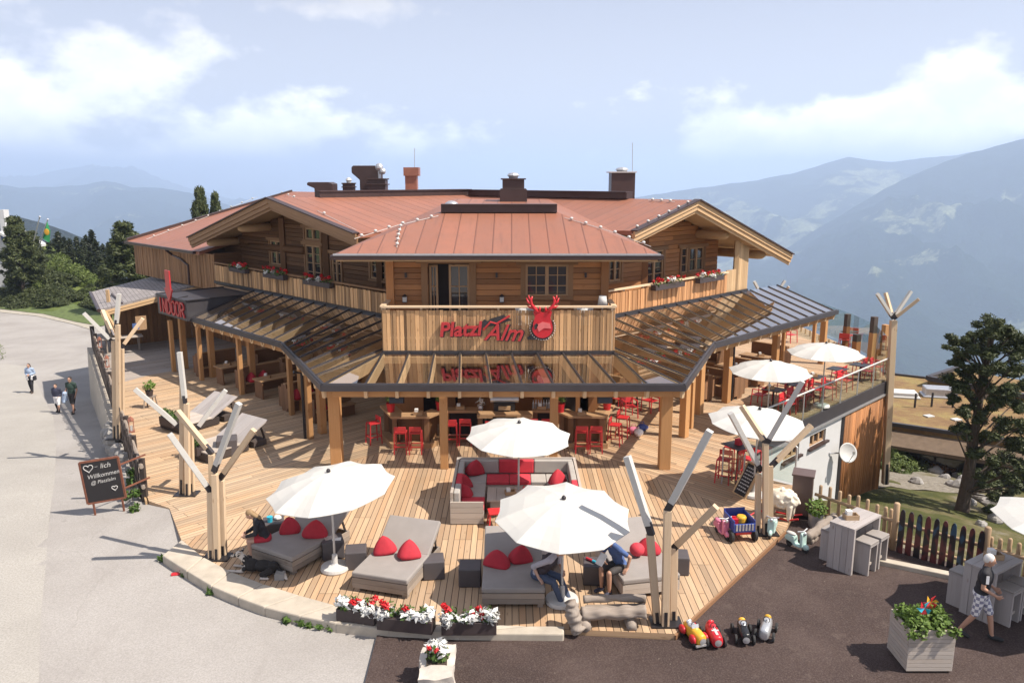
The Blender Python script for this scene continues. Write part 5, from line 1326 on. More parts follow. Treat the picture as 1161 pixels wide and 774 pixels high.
for px,py,rz,lb in ((424,502,-1.0,'red bar stool at the left end of the left counter bay, turned inwards'),(455,513,PI,'left one of the two red bar stools in front of the left counter bay'),(472,513,PI,'right one of the two red bar stools in front of the left counter bay'),
    (512,504,PI,'red bar stool right behind the second front canopy post'),(528,503,PI,'red bar stool between the second canopy post and the counter with the coffee machine'),(557,506,PI,'left one of the two red stools at the raised counter middle'),(574,506,PI,'right one of the two red stools at the raised counter middle'),
    (603,503,PI,'red bar stool left of the third front canopy post'),(620,503,PI,'red bar stool half hidden behind the third front canopy post'),(659,512,PI,'left one of the two red bar stools in front of the right counter bay'),(675,512,PI,'right one of the two red bar stools in front of the right counter bay'),
    (697,504,1.2,'nearer red bar stool on the right side of the right counter bay'),(706,495,1.2,'farther red bar stool on the right side of the right counter bay'),
    (820,546,-.5,'red bar stool in front of the high table on the right deck'),(845,545,.9,'red bar stool beside the chalk easel at the high table'),(829,531,-2.4,'red bar stool behind the high table on the right deck'),(852,536,2.4,'red bar stool on the far side of the high table near the screen')):
    place('barstool', mk_barstool, gp(px,py), rz+PI if False else rz, lb)
for px,py,rz,lb in ((713,473,.3,'red armchair behind the right counter bay, nearest the bags'),(737,466,-.9,'red armchair at the inner table beside the first right canopy post'),(703,464,2.4,'red armchair tucked behind the right counter bay'),
    (861,459,-2.4,'red armchair left of the nearest terrace table'),(892,470,.8,'red armchair nearest the terrace corner of the deck'),(901,463,.8,'red armchair second nearest along the glass railing'),(884,454,-2.2,'red armchair behind the nearest terrace table'),(912,459,.6,'red armchair beside the parasol pole on the terrace'),(907,448,-2.2,'red armchair behind the pole of the middle parasol'),
    (925,453,.9,'red armchair at the railing in front of the farthest parasol base'),(939,451,.9,'red armchair at the railing right of the farthest parasol base'),(957,442,.7,'red armchair at the railing beside the second last table'),(950,434,-2.3,'red armchair behind the second last terrace table'),(984,431,.8,'red armchair near the terrace corner posts'),(993,426,.9,'red armchair farthest along the glass railing'),(974,424,-2.3,'red armchair behind the last table of the terrace'),
    (957,394,2.6,'red armchair under the canopy end by the wind break'),(966,389,-.5,'red armchair farthest back by the wind break'),(896,388,.5,'red armchair standing far behind the right canopy posts'),(885,384,-2.2,'red armchair far back near the pale wall corner')):
    place('chair', mk_chair, gp(px,py), rz, lb)
for px,py,rz,lb in ((876,462,.78,'dark terrace table nearest the light pole'),(897,455,.78,'dark terrace table next to the middle parasol pole'),(921,446,.78,'dark terrace table left of the farthest parasol'),(948,437,.78,'dark terrace table behind the farthest parasol'),(974,432,.78,'dark terrace table nearest the terrace corner'),(962,391,.78,'dark terrace table far back by the wind break'),(722,459,.3,'dark inner table behind the right counter bay')):
    place('table', mk_table, gp(px,py), rz, lb)
ht = thing('high_bar_table','high dark bar table with red cloth on the right deck','bar table',tuple(gp(835,543))); m_ = MB(); m_.box((0,0,1.06),(.72,.72,.03)); m_.build('table_top', M['steel'], ht, bevel=.01, local=True)
m_ = MB(); m_.tube([(0,0,.03),(0,0,1.05)],.04,8); m_.build('pedestal', M['black'], ht, local=True)
m_ = MB(); m_.beam((-.3,-.3,.02),(.3,.3,.02),.06,.03); m_.beam((-.3,.3,.05),(.3,-.3,.05),.06,.03); m_.build('foot', M['black'], ht, local=True)
ht.rotation_euler = (0,0,.5)
o_ = flat_thing('table_runner','red cloth pot cover on the high bar table','table cloth',tuple(gp(835,543)+Vector((0,0,1.077))),(.16,.16,.17),.5,M['redcloth'])
for px,py,lb in ((872,458,'condiment box on the nearest dark terrace table'),(921,443,'condiment box on the dark table left of the farthest parasol')): mk_box(lb, tuple(Vector((gp(px,py+4).x,gp(px,py+4).y,.757))))

# ------------------------------------------------------------------ bar under the canopy
bar = thing('bar_counter','long angled timber bar counter under the glass canopy','bar counter',(-.4,26,0),world=True)
cp = [(-4.55,26.3),(-3.97,24.95),(-2.70,24.95),(-2.30,25.6),(-1.15,25.6),(-1.15,24.98),(.68,24.98),(.68,25.6),(1.45,25.6),(1.85,24.95),(3.12,24.95),(3.55,26.3)]
dz_ = [1.05]*11; dz_[5] = 1.10
for i in range(len(cp)-1):
    p_, q_ = Vector((*cp[i],0)), Vector((*cp[i+1],0)); d_ = (q_-p_).normalized(); n_ = Vector((-d_.y,d_.x,0)); zt = dz_[i]
    m_ = MB()
    for k_ in range(3): m_.beam(p_+n_*(.09+.17*k_)+Vector((0,0,zt+.0015*i)), q_+n_*(.09+.17*k_)+Vector((0,0,zt+.0015*i)), .165,.07)
    m_.build('counter_top', M['bar_top'], bar)
    m_ = MB(); L_ = (q_-p_).length; k_ = 0
    m_.beam(p_+n_*.28+Vector((0,0,.52)), q_+n_*.28+Vector((0,0,.52)), .05,.98); m_.build('counter_front', M['dark_log'] if i in (0,1,2,8,9,10) else M['dark'], bar)
    for e_ in (p_+n_*.2+d_*.1,): m_ = MB(); m_.beam(e_+Vector((0,0,.0)),e_+Vector((0,0,zt-.04)),.16,.14); m_.build('counter_post', M['brown_bench'], bar)
    m_ = MB(); m_.beam(p_+n_*.12+Vector((0,0,.09)), q_+n_*.12+Vector((0,0,.09)), .3,.17); m_.build('plinth', M['bar_top'] if i in (1,2,9,10,0) else M['brown_bench'], bar)
m_ = MB(); m_.tube([(-2.2,25.48,.3),(-1.2,25.48,.3)],.025,8); m_.tube([(.75,25.48,.3),(1.4,25.48,.3)],.025,8); m_.build('foot_rail', M['copper'], bar)
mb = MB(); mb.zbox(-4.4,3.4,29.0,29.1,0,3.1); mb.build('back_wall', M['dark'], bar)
mb = MB()
for x_ in (-2.6,-2.2,.95,1.6,2.6): mb.zbox(x_-.15,x_+.15,27.6,27.8,0,3.1)
for z_ in (1.3,1.75,2.2): mb.zbox(-1.9,.8,28.6,28.95,z_,z_+.05)
mb.zbox(-4.4,-3.2,27.6,27.7,0,3.1); mb.zbox(2.3,3.4,27.6,27.7,0,3.1); mb.zbox(-2,1,28.2,28.9,0,.95)
mb.build('back_shelf', M['log'], bar)
cm = thing('coffee_machine','silver coffee machine on the raised middle of the bar','coffee machine',(-.28,25.5,1.08),world=True)
m_ = MB(); m_.tube([(-.72,25.55,1.5),(.22,25.55,1.5)],.1,12); m_.build('boiler', M['galv'], cm, smooth=False)
m_ = MB(); m_.zbox(-.6,.1,25.4,25.7,1.09,1.42); m_.build('body', M['black'], cm); m_ = MB(); m_.zbox(-.45,-.05,25.33,25.4,1.2,1.32); m_.build('front_plate', M['larch'], cm)
def leafball(mb, c, r, n, s_, seed=None, flat=1.0, shell=.55, el=1.0):
    """leaf sized faces spread through a ball-shaped clump"""
    rr = seed or R; c = Vector(c)
    for _ in range(n):
        d_ = Vector((rr.gauss(0,1),rr.gauss(0,1),rr.gauss(0,1))).normalized(); k_ = r*(shell+(1-shell)*rr.random()) if rr.random() < .8 else r*rr.random()
        p_ = c+Vector((d_.x*k_,d_.y*k_,d_.z*k_*flat)); a_ = Vector((rr.gauss(0,1),rr.gauss(0,1),rr.gauss(0,.6))).normalized(); b_ = a_.cross(d_+Vector((.1,.2,.3)));
        if b_.length < .05: continue
        b_ = b_.normalized(); q = s_*rr.uniform(.6,1.3)
        mb.v += [p_-a_*q*el-b_*q*.5, p_+a_*q*el*.2-b_*q*.62, p_+a_*q*el, p_+a_*q*.2*el+b_*q*.62]; o = len(mb.v)-4
        mb.f.append([o,o+1,o+2,o+3]); mb.r.append(rr.random()); mb.uv.append([(0,0),(1,0),(1,1),(0,1)])
def mk_redpot():
    t = thing('potted_plant','x','potted plant',group='red pots with plants on the bar'); m_ = MB(); m_.lathe([(.11,0),(.15,.28),(.155,.3),(.14,.3),(.13,.26)],n=18); m_.build('pot', M['redpaint'], t, smooth=False)
    m_ = MB(); leafball(m_,(0,0,.48),.2,130,.05); m_.build('foliage', M['leaf_bright'], t); return t
for x_,y_,lb in ((-4.05,25.55,'red pot with a bright green plant at the left end of the bar'),(-2.42,25.75,'red pot with a plant behind the second canopy post'),(1.62,25.5,'red pot with tall dark plant right of the third canopy post'),(3.2,25.75,'red pot with a small plant at the right end of the bar')): place('redpot', mk_redpot, (x_,y_,1.09), R.random()*6, lb)
for x_,y_,z_,lb in ((-3.1,25.2,1.09,'napkin box on the left counter bay'),(-1.75,25.85,1.09,'napkin box on the counter behind the second canopy post'),(1.0,25.85,1.09,'napkin box left of the third canopy post'),(2.3,25.2,1.09,'napkin box on the right counter bay')): mk_box(lb,(x_,y_,z_),s_=1.1)
fv = thing('flower_vase','vase of white flowers next to the coffee machine','vase',(-1.05,25.6,1.09)); m_ = MB(); m_.lathe([(.06,0),(.09,.12),(.06,.2)],n=12); m_.build('vase', M['galv'], fv, local=True); m_ = MB(); leafball(m_,(0,0,.34),.17,60,.035); m_.build('blooms', M['petal_w'], fv, local=True)
for i in range(7):
    m_ = MB(); m_.lathe([(.035,0),(.035,.17),(.014,.22),(.014,.29)],n=8)
    if i == 0: o_ = m_.build('bottle', M['galv']); PROTO['bot'] = o_
    else: o_ = copy_tree(PROTO['bot'])
    tag(o_,'bottle in the row on the bar right of the coffee machine','bottle','bottles in a row on the bar'); o_.location = (.72+.09*i,25.95,1.09)
# ------------------------------------------------------------------ booths under the wings
def mk_bench():
    t = thing('booth_bench','x','bench',group='brown back to back booth benches'); m_ = MB()
    for i in range(7): m_.box((-.36+.12*i,0,.52),(.116,.05,1.04 if 2 <= i <= 4 else .78))
    m_.build('end_panel', M['brown_bench'], t)
    for sx in (-1,1):
        m_ = MB(); m_.box((sx*.26,.9,.44),(.34,1.7,.05)); m_.build('seat', M['bar_top'], t); m_ = MB(); m_.box((sx*.3,.9,.2),(.06,1.7,.4)); m_.build('seat_base', M['brown_bench'], t)
    m_ = MB(); m_.box((0,.9,.76),(.09,1.75,.56)); m_.build('backrest', M['brown_bench'], t); m_ = MB(); m_.box((0,.9,1.06),(.16,1.8,.04)); m_.build('top_rail', M['bar_top'], t); return t
def mk_btable():
    t = thing('booth_table','x','table',group='brown booth tables'); m_ = MB()
    for i in range(4): m_.box((-.27+.18*i,.75,.76),(.176,1.55,.05))
    m_.build('table_top', M['bar_top'], t)
    for y_ in (.08,1.4): m_ = MB(); m_.box((0,y_,.37),(.62,.06,.73)); m_.build('table_leg', M['brown_bench'], t)
    return t
tanL = PI*.75; rzL = math.atan2(DB.y,DB.x)-PI/2; rzR = math.atan2(DA.y,DA.x)-PI/2
BEN = []
for px,py,lb in ((267,446,'brown booth bench between the two front left tables'),(317,467,'brown booth bench behind the fourth left canopy post'),(344,480,'brown booth bench beside the black downpipe'),(219,428,'brown booth bench at the far left end under the canopy')):
    p_ = gp(px,py); place('bench', mk_bench, p_+DB*.25, rzL, lb); BEN.append((p_+DB*.25,rzL))
for px,py,lb in ((242,437,'brown booth table at the second left canopy post'),(286,453,'brown booth table behind the third left canopy post')): p_ = gp(px,py); place('btable', mk_btable, p_+DB*.25, rzL, lb); mk_box('condiment box on the '+('left' if px < 260 else 'right')+' brown booth table of the left wing', tuple(p_+DB*.7+Vector((0,0,.787))))
for i,(a_,lb) in enumerate(((10.2,'dark booth bench in the second row deep under the left canopy'),(13.0,'booth bench in the back row behind the second left post'),(15.4,'booth bench in the back row at the far left'))): place('bench', mk_bench, ab(a_,-.6,0), rzL, lb)
for px,py,rz_,lb in ((840,452,rzR,'brown booth bench in front under the right canopy'),(806,455,rzR,'brown booth bench with red pads behind the right canopy corner'),(866,438,rzR,'brown booth bench beside the third right canopy post'),(893,418,rzR,'brown booth bench farthest along the right wing')): p_ = gp(px,py); place('bench', mk_bench, p_+DA*.1, rz_, lb); BEN.append((p_+DA*.1,rz_))
for px,py,lb in ((854,440,'brown booth table between two benches under the right canopy'),(823,448,'brown booth table at the second right canopy post'),(880,426,'brown booth table near the fourth right canopy post')): p_ = gp(px,py); place('btable', mk_btable, p_+DA*.2, rzR, lb); mk_box('condiment box on the booth table at %s'%('the inner end' if px == 823 else 'the middle' if px == 854 else 'the outer end')+' of the right wing', tuple(p_+DA*.8+Vector((0,0,.787))))
for i_ in range(4):
    a_, b_, lb = 6.6+2.6*i_, -.9, ''
    o_ = place('bench', mk_bench, ab(.4,7.2+2.5*i_,0), rzR, ('booth bench near the lodge wall at the inner end of the right wing','second booth bench near the lodge wall in the right wing','third booth bench near the lodge wall in the right wing','booth bench near the lodge wall at the outer end of the right wing')[i_])
k_ = 0
for (p_,rz_),lbs in zip(BEN[:3]+BEN[4:6],(('red cushion on the bench between the front left booth tables','red cushion deeper on the bench between the front left booth tables'),('red cushion on the bench behind the fourth left post','second red cushion on the bench behind the fourth left post'),('red cushion on the bench beside the downpipe',),('red seat pad on the front right booth bench',),('red pad on the bench at the right canopy corner',))):
    for j_,lb in enumerate(lbs):
        q_ = Matrix.Rotation(rz_,3,'Z')@Vector((.26 if p_.x < 0 else -.26,.35+.55*j_,.47)); place('cushion', mk_cushion, p_+q_, rz_, lb)
# bags left on the deck
for i,(px,py,mt,lb) in enumerate(((718,491,'pink','pink bag lying on the deck right of the bar'),(728,488,'blue','blue bag lying on the deck right of the bar'),(724,494,'white_cloth','crumpled white shirt lying by the two bags'))):
    m_ = MB(); o0 = 0; m_.ball((0,0,.12),(.22,.17,.13),12,8)
    for v in m_.v: v += Vector((noise.noise(v*6+Vector((i,0,0))),noise.noise(v*6+Vector((0,i,5))),0))*.05
    m_.tube([(-.1,0,.22),(-.04,.02,.32),(.06,.02,.32),(.1,0,.22)],.012,5)
    o_ = m_.build('bag' if i < 2 else 'shirt', M[mt], smooth=True); tag(o_,lb,'bag' if i < 2 else 'shirt'); o_.location = gp(px,py); o_.rotation_euler = (0,0,.6*i)

# ------------------------------------------------------------------ balcony things, flower boxes, string lights
def flowerbox(label, p, q, h=.2, w_=.24, boxmat='planter_dark', red=50, white=0, nleaf=220, wc=None, loc=None, hang=.2, ps=.035, grp=None):
    p, q = Vector(p), Vector(q); c_ = (p+q)/2; d_ = q-p; L_ = d_.length
    t = thing('flower_box',label,'flower box',tuple(c_),math.atan2(d_.y,d_.x),grp)
    m_ = MB(); m_.box((0,0,h/2),(L_,w_,h)); m_.build('box', M[boxmat], t, bevel=.01)
    m_ = MB(); k_ = max(2,int(L_/.28))
    for i in range(k_): leafball(m_,(-L_/2+L_*(i+.5)/k_,R.uniform(-.03,.03),h+.06),.19,nleaf//k_,.05)
    m_.build('foliage', M['leaf_bright'] if not white or red < white else M['leaf'], t)
    if red:
        m_ = MB()
        for i in range(max(2,red//9)): leafball(m_,(R.uniform(-L_/2,L_/2),R.uniform(-.1,.1),h+R.uniform(.12,.26)),.07,22,ps)
        m_.build('red_blooms', M['petal_r'], t)
    if white:
        m_ = MB()
        for x_ in (wc if wc else [R.uniform(-.45,.45) for _ in range(white)]):
            leafball(m_,(x_*L_,-.06+R.uniform(-.07,.04),h+R.uniform(.02,.16)),.13,26,ps*1.35)
        m_.build('white_blooms', M['petal_w'], t)
    return t
for x0,x1,side,lb in ((263,281,-1,'flower box with red blooms farthest left on the left balcony'),(301,324,-1,'flower box with red and white blooms in the middle of the left balcony'),(346,376,-1,'flower box with red and white blooms at the tall window of the left balcony'),
                (741,774,1,'flower box with red and white blooms on the inner half of the right balcony'),(791,818,1,'flower box with red and white blooms on the outer half of the right balcony')):
    s0,_ = wpix(side,x0,320,-.2); s1,_ = wpix(side,x1,320,-.2); flowerbox(lb, wq(side,s0,-.2,4.45), wq(side,s1,-.2,4.45), red=130, white=2, nleaf=160, ps=.045, grp='balcony flower boxes')
lamp = thing('table_lamp','white shaded lamp on the right corner of the front balcony','lamp',(dp(683,346,25.6).x,25.6,4.3),world=True); lx = dp(683,346,25.6).x
m_ = MB(); m_.lathe([(.1,4.3),(.1,4.33),(.025,4.35),(.025,4.72)],(lx,25.6,0),12); m_.build('stand', M['galv'], lamp); m_ = MB(); m_.lathe([(.165,4.68),(.12,4.98),(.115,4.98),(.16,4.68)],(lx,25.6,0),20); m_.build('shade', M['whiteplastic'], lamp, smooth=True)
st_ = thing('side_table','small table carrying the lamp on the front balcony','side table',(lx,25.6,3.57)); m_ = MB(); m_.lathe([(.2,.70),(.2,.73)],n=16); m_.build('table_top', M['larch'], st_, local=True); m_ = MB(); m_.lathe([(.15,0),(.15,.02),(.025,.04),(.025,.70)],n=12); m_.build('pedestal', M['steel'], st_, local=True)
def mk_wchair():
    t = thing('balcony_chair','x','chair',group='pale balcony chairs'); m_ = MB(); vs = []
    for i in range(9):
        a_ = -1.1+2.2*i/8
        for z_,k in ((.42,.30),(.95,.36)): vs.append((k*math.sin(a_),k*math.cos(a_)*.8+.0,z_+.08*math.cos(a_)*(z_>.5)))
    for i in range(9):
        a_ = -1.1+2.2*i/8
        for z_,k in ((.42,.27),(.95,.33)): vs.append((k*math.sin(a_),k*math.cos(a_)*.8,z_+.08*math.cos(a_)*(z_>.5)))
    fs = []
    for i in range(8): fs += [(2*i,2*i+1,2*i+3,2*i+2),(18+2*i,18+2*i+2,18+2*i+3,18+2*i+1),(2*i+1,19+2*i,21+2*i,2*i+3)]
    m_.add(vs,fs); m_.build('shell', M['whiteplastic'], t, smooth=True); m_ = MB(); m_.box((0,.02,.43),(.46,.44,.05)); m_.build('seat', M['whiteplastic'], t, bevel=.02)
    for sx in (-1,1):
        for sy in (-1,1): m_ = MB(); m_.tube([(sx*.2,sy*.2,0),(sx*.15,sy*.15,.42)],.016,6); m_.build('leg', M['larch'], t)
    return t
for px,lb in ((594,'pale shell chair on the front balcony left of the deer head sign'),(662,'pale shell chair on the front balcony right of the deer head sign')):
    x_ = dp(px,350,26).x; place('wchair', mk_wchair, (x_,26.0,3.57), PI+.15*(1 if px < 600 else -1), lb)
for px,lb in ((459,'small wall lantern left of the terrace door'),(569,'small wall lantern between door and window')):
    x_ = dp(px,340,26.65).x; t = thing('wall_lantern',lb,'lantern',(x_,26.62,4.62)); m_ = MB(); m_.box((0,0,.09),(.13,.13,.18)); m_.build('lantern_glass', M['whiteplastic'], t, local=True); m_ = MB(); m_.box((0,0,0),(.15,.15,.03)); m_.lathe([(.1,.18),(.02,.27)],n=4); m_.build('lantern_frame', M['black'], t, local=True)
x_ = dp(677,298,26.65).x; flat_thing('wall_box','small white box on the log wall right of the front window','wall box',(x_,26.68,6.0),(.2,.1,.22),0,M['whiteplastic'])
for px,lb in ((460,'small dark wall lamp left of the terrace door'),(563,'small dark wall lamp between the terrace door and the window'),(664,'small dark wall lamp right of the front window')):
    x_ = dp(px,314,26.65).x; flat_thing('wall_lamp',lb,'wall lamp',(x_,26.66,5.45),(.07,.1,.16),0,M['black'])
def onsurf(px, py, zf):
    x, y, d = ray(px, py); t = 24.0
    while t < 70:
        p_ = Vector((x*t,y*t,CH+d*t))
        if p_.z < zf(p_): break
        t += .03
    return Vector((p_.x,p_.y,p_.z+.04))
fzA = lambda p_: zA(toab(p_)[0]); fzB = lambda p_: zB(toab(p_)[1]); fzH = lambda p_: HZ+(p_.y-25.5)*(HR-HZ)/4.5
def strand(label, pts, n_, zf=None):
    P_ = [onsurf(px,py,f) for px,py,f in pts]; t = thing('string_lights',label,'string lights',tuple(P_[0]),world=True,group='white bulb strings along the roof')
    m_ = MB(); m_.tube(P_,.010,5); m_.build('cable', M['whiteplastic'], t)
    L_ = [(P_[i+1]-P_[i]).length for i in range(len(P_)-1)]; T_ = sum(L_)
    for k in range(n_):
        s_ = T_*(k+.5)/n_; i = 0
        while i < len(L_)-1 and s_ > L_[i]: s_ -= L_[i]; i += 1
        p_ = lerp(P_[i],P_[i+1],s_/L_[i]); m_ = MB(); m_.ball(p_+Vector((0,0,.05)),(.065,.065,.05),8,5); m_.build('bulb', M['whiteplastic'], t)
strand('bulb string up the far left roof slope', [(166,272,fzB),(228,249,fzB),(292,224,fzB)], 9)
strand('bulb string down the right slope of the left gable', [(314,222,fzA),(360,240,fzA),(404,262,fzA)], 8)
strand('bulb string from the left gable towards the middle ridge', [(318,218.5,fzA),(338,226.5,fzA)], 4)
strand('bulb string up the left hip of the front roof', [(402,272,fzH),(450,257,fzH),(497,246,fzH)], 6)
strand('short bulb string hanging down the front roof slope', [(455,256,fzH),(452,267,fzH),(450,282,fzH)], 5)
strand('bulb string down the right hip of the front roof', [(640,248,fzH),(690,263,fzH),(738,281,fzH)], 6)
strand('bulb string along the left edge of the right gable', [(716,262,fzB),(750,246,fzB),(785,229,fzB)], 6)
strand('bulb string on the roof behind the right chimney skirt', [(735,228,fzB),(765,230,fzB)], 3)

# ------------------------------------------------------------------ the restaurant sign on the balcony
sg = thing('lodge_sign','red lettered sign with a red deer head on the front balcony boards','sign',(.2,25.1,3.9),world=True)
SY = FBY-.10
def sp_(px, py): p_ = dp(px,py,SY); return Vector((p_.x,SY,p_.z))
s0_ = sp_(498,381); u_ = (sp_(546,379)-sp_(498,381))
text_part('letters','Platzl',M['signred'],sg,s0_+Vector((0,-.02,0)),(1,0,.03),(0,0,1),size=.64,extrude=.03,offset=.018,shear=.12,sx=1.0,align='LEFT')
text_part('letter_shadow','Platzl',M['steel'],sg,s0_+Vector((.025,.035,-.025)),(1,0,.03),(0,0,1),size=.64,extrude=.02,offset=.03,shear=.12,sx=1.0,align='LEFT')
a0_ = sp_(549,384)
text_part('letters','Alm',M['signred'],sg,a0_+Vector((0,-.03,-.02)),(1,0,-.03),(0,0,1),size=.74,extrude=.03,offset=.010,shear=.42,sx=.98,align='LEFT')
text_part('letter_shadow','Alm',M['steel'],sg,a0_+Vector((.03,.03,-.04)),(1,0,-.03),(0,0,1),size=.74,extrude=.02,offset=.024,shear=.42,sx=.98,align='LEFT')
FM = lambda o: face_mat(o,(1,0,0),(0,0,1))
m_ = MB(); pk = [sp_(541,372),sp_(549,362),sp_(553,364),sp_(557,361),sp_(571,357),sp_(580,363),sp_(560,369),sp_(550,371)]; o_ = sp_(545,372); m_.prism([(p.x-o_.x,p.z-o_.z) for p in pk], FM(o_+Vector((0,.02,0))), .02); m_.build('mountain_emblem', M['steel'], sg)
m_ = MB(); m_.tube([sp_(548,374),sp_(556,365),sp_(563,367),sp_(578,358)],.035,6); m_.build('mountain_line', M['signred'], sg)
dcx = sp_(615,371); m_ = MB(); ring = [(.37*math.cos(2*PI*i/32),.37*math.sin(2*PI*i/32)) for i in range(32)]; m_.prism(ring, FM(dcx+Vector((0,.0,0))), .05); m_.build('emblem_backing', M['steel'], sg)
hd = [(-.30,.05)]+[(.33*math.cos(a),.33*math.sin(a)) for a in [PI+PI*i/16 for i in range(17)]]+[(.31,.12),(.25,.34),(.30,.52),(.22,.56),(.0,.50),(-.22,.56),(-.30,.52),(-.25,.34),(-.31,.12)]
m_ = MB(); m_.prism(hd, FM(dcx+Vector((0,-.055,0))), .06); m_.build('deer_head', M['redpaint'], sg)
m_ = MB(); m_.prism([(-.2,.1),(.0,.2),(.24,.15),(.28,-.02),(.05,-.0),(-.12,-.12)], FM(dcx+Vector((0,-.118,0))), .012); m_.build('muzzle_highlight', m_plain('pale_red_face',(.70,.16,.16),.3), sg)
m_ = MB(); m_.prism([(-.27,.08),(-.2,.16),(-.14,.1),(-.2,-.02),(-.24,-.06)], FM(dcx+Vector((0,-.118,0))), .012); m_.build('ear_mark', M['steel'], sg)
for sx in (-1,1):
    m_ = MB(); Z_ = lambda x,z: dcx+Vector((sx*x,-.09,z))
    m_.tube([Z_(.16,.50),Z_(.26,.64),Z_(.36,.76),Z_(.38,.90),Z_(.33,1.02)],[.07,.06,.05,.045,.02],6); m_.tube([Z_(.36,.76),Z_(.47,.84),Z_(.52,.97)],[.045,.04,.015],6); m_.tube([Z_(.26,.64),Z_(.40,.66),Z_(.50,.73)],[.045,.035,.012],6); m_.tube([Z_(.12,.52),Z_(.09,.62),Z_(.10,.70)],[.05,.035,.012],6); m_.tube([Z_(.38,.9),Z_(.44,.97),Z_(.45,1.06)],[.035,.03,.012],6)
    m_.build('antler', M['redpaint'], sg, smooth=True)
for i in range(22):
    a_ = PI*.82+2*PI*.68*i/21; m_ = MB(); m_.ball(dcx+Vector((.405*math.cos(a_),-.06,.405*math.sin(a_))),.022,6,4); m_.build('sign_bulb', M['whiteplastic'], sg)
m_ = MB(); m_.beam(sp_(598,383)+Vector((0,-.02,0)),sp_(622,383)+Vector((0,-.02,0)),.05,.1); m_.prism([(-.25,0),(.12,0),(.12,.3)],FM(sp_(606,383)),.03); m_.build('emblem_base', M['steel'], sg)
# ------------------------------------------------------------------ front flower boxes, stone trough, driftwood benches
GZ0 = -.10
def fb(label, p0, p1, **k):
    a_, b_ = gp(*p0,.05), gp(*p1,.05); return flowerbox(label,a_,b_,**k)
fb('dark flower box, leftmost of three on the kerb, white blooms at its ends', (385,699),(428,705), red=45, white=9, h=.26,w_=.3,wc=[-.42,-.3,-.36,.2,.3,.42,.36,.1,-.2],ps=.05,nleaf=240)
fb('dark flower box, middle of three on the kerb, white blooms at both ends', (430,709),(492,715), red=40, white=10, h=.26,w_=.3,wc=[-.45,-.38,-.3,-.42,.08,.3,.38,.45,.42,.0],ps=.05,nleaf=300)
fb('dark flower box, rightmost of three on the kerb with red blooms behind white', (501,715.5),(563,715), red=55, white=11, h=.26,w_=.3,wc=[-.45,-.38,-.3,-.42,-.05,.05,.1,.38,.45,.42,.3],ps=.05,nleaf=300)
tr = thing('stone_trough','pale hewn stone trough with flowers on the dark asphalt','stone trough',tuple(gp(495,792,GZ0)),.05)
m_ = MB()
def hewn(mb, c, size, n=7, amp=.05, sd=0):
    o = len(mb.v); c = Vector(c); vs = []; fs = []
    for ax in range(3):
        for sg in (-1,1):
            b0 = len(vs)
            for i in range(n+1):
                for j in range(n+1):
                    p = [0,0,0]; p[ax] = sg*.5; p[(ax+1)%3] = i/n-.5; p[(ax+2)%3] = j/n-.5
                    v = Vector((p[0]*size[0],p[1]*size[1],p[2]*size[2])); s_ = noise.noise_vector(v*2.2+Vector((sd,0,0)))+.5*noise.noise_vector(v*6+Vector((sd,3,0))); vs.append(c+v+s_*amp)
            for i in range(n):
                for j in range(n):
                    q = (b0+i*(n+1)+j,b0+(i+1)*(n+1)+j,b0+(i+1)*(n+1)+j+1,b0+i*(n+1)+j+1); fs.append(q if sg > 0 else q[::-1])
    mb.add(vs,fs,None,.5)
M['palestone'] = m_plain('pale_hewn_stone',(.50,.45,.40),.9,var=.25,scale=3,bump=.6)
hewn(m_,(0,.35,.24),(.60,.95,.48),9,.07,1); m_.build('stone', M['palestone'], tr, local=True, smooth=True)
m_ = MB(); m_.box((.0,.42,.50),(.36,.40,.03)); m_.build('soil', M['soil'], tr, local=True)
m_ = MB(); leafball(m_,(.0,.42,.6),.22,120,.05); m_.build('foliage', M['leaf'], tr, local=True)
m_ = MB(); [leafball(m_,(x,y,.72),.12,24,.065) for x,y in ((-.1,.5),(.08,.55),(.12,.3),(.02,.42))]; m_.build('white_blooms', M['petal_w'], tr, local=True)
m_ = MB(); [leafball(m_,(x,y,.74),.06,18,.035) for x,y in ((-.14,.36),(.0,.3))]; m_.build('red_blooms', M['petal_r'], tr, local=True)
def logmesh(mb, path, rs, n=12, amp=.25, sd=0):
    o = len(mb.v); P_ = []; R_ = []
    k = 30; n = 20; path = [Vector(p) for p in path]
    for i in range(k+1):
        f = i/k*(len(path)-1); a = min(int(f),len(path)-2); P_.append(lerp(path[a],path[a+1],f-a)); R_.append(rs[a]+(rs[a+1]-rs[a])*(f-a))
    mb.tube(P_,R_,n)
    cen = P_
    for i in range(o,len(mb.v)):
        v = mb.v[i]; c = cen[min((i-o)//n,k)]; mb.v[i] = c+(v-c)*(1+amp*noise.noise(v*3.5+Vector((sd,sd,0)))+.9*amp*noise.noise(Vector((v.x*5,v.y*16,v.z*16))))
bn = thing('driftwood_bench','weathered driftwood log bench hollowed like a trough at the front deck edge','bench',tuple(gp(695,712)),world=True)
p0_, p1_ = gp(659,710),gp(731,708)
m_ = MB(); logmesh(m_,[p0_+Vector((0,0,.28)),lerp(p0_,p1_,.5)+Vector((0,.02,.27)),p1_+Vector((0,0,.30))],[.13,.12,.16],amp=.3); m_.build('front_log', M['driftwood'], bn, smooth=True)
q0_, q1_ = gp(661,700),gp(731,699)
m_ = MB(); logmesh(m_,[q0_+Vector((0,0,.42)),lerp(q0_,q1_,.5)+Vector((0,0,.43)),q1_+Vector((0,0,.42))],[.08,.07,.1],amp=.3,sd=4); m_.build('back_log', M['driftwood'], bn, smooth=True)
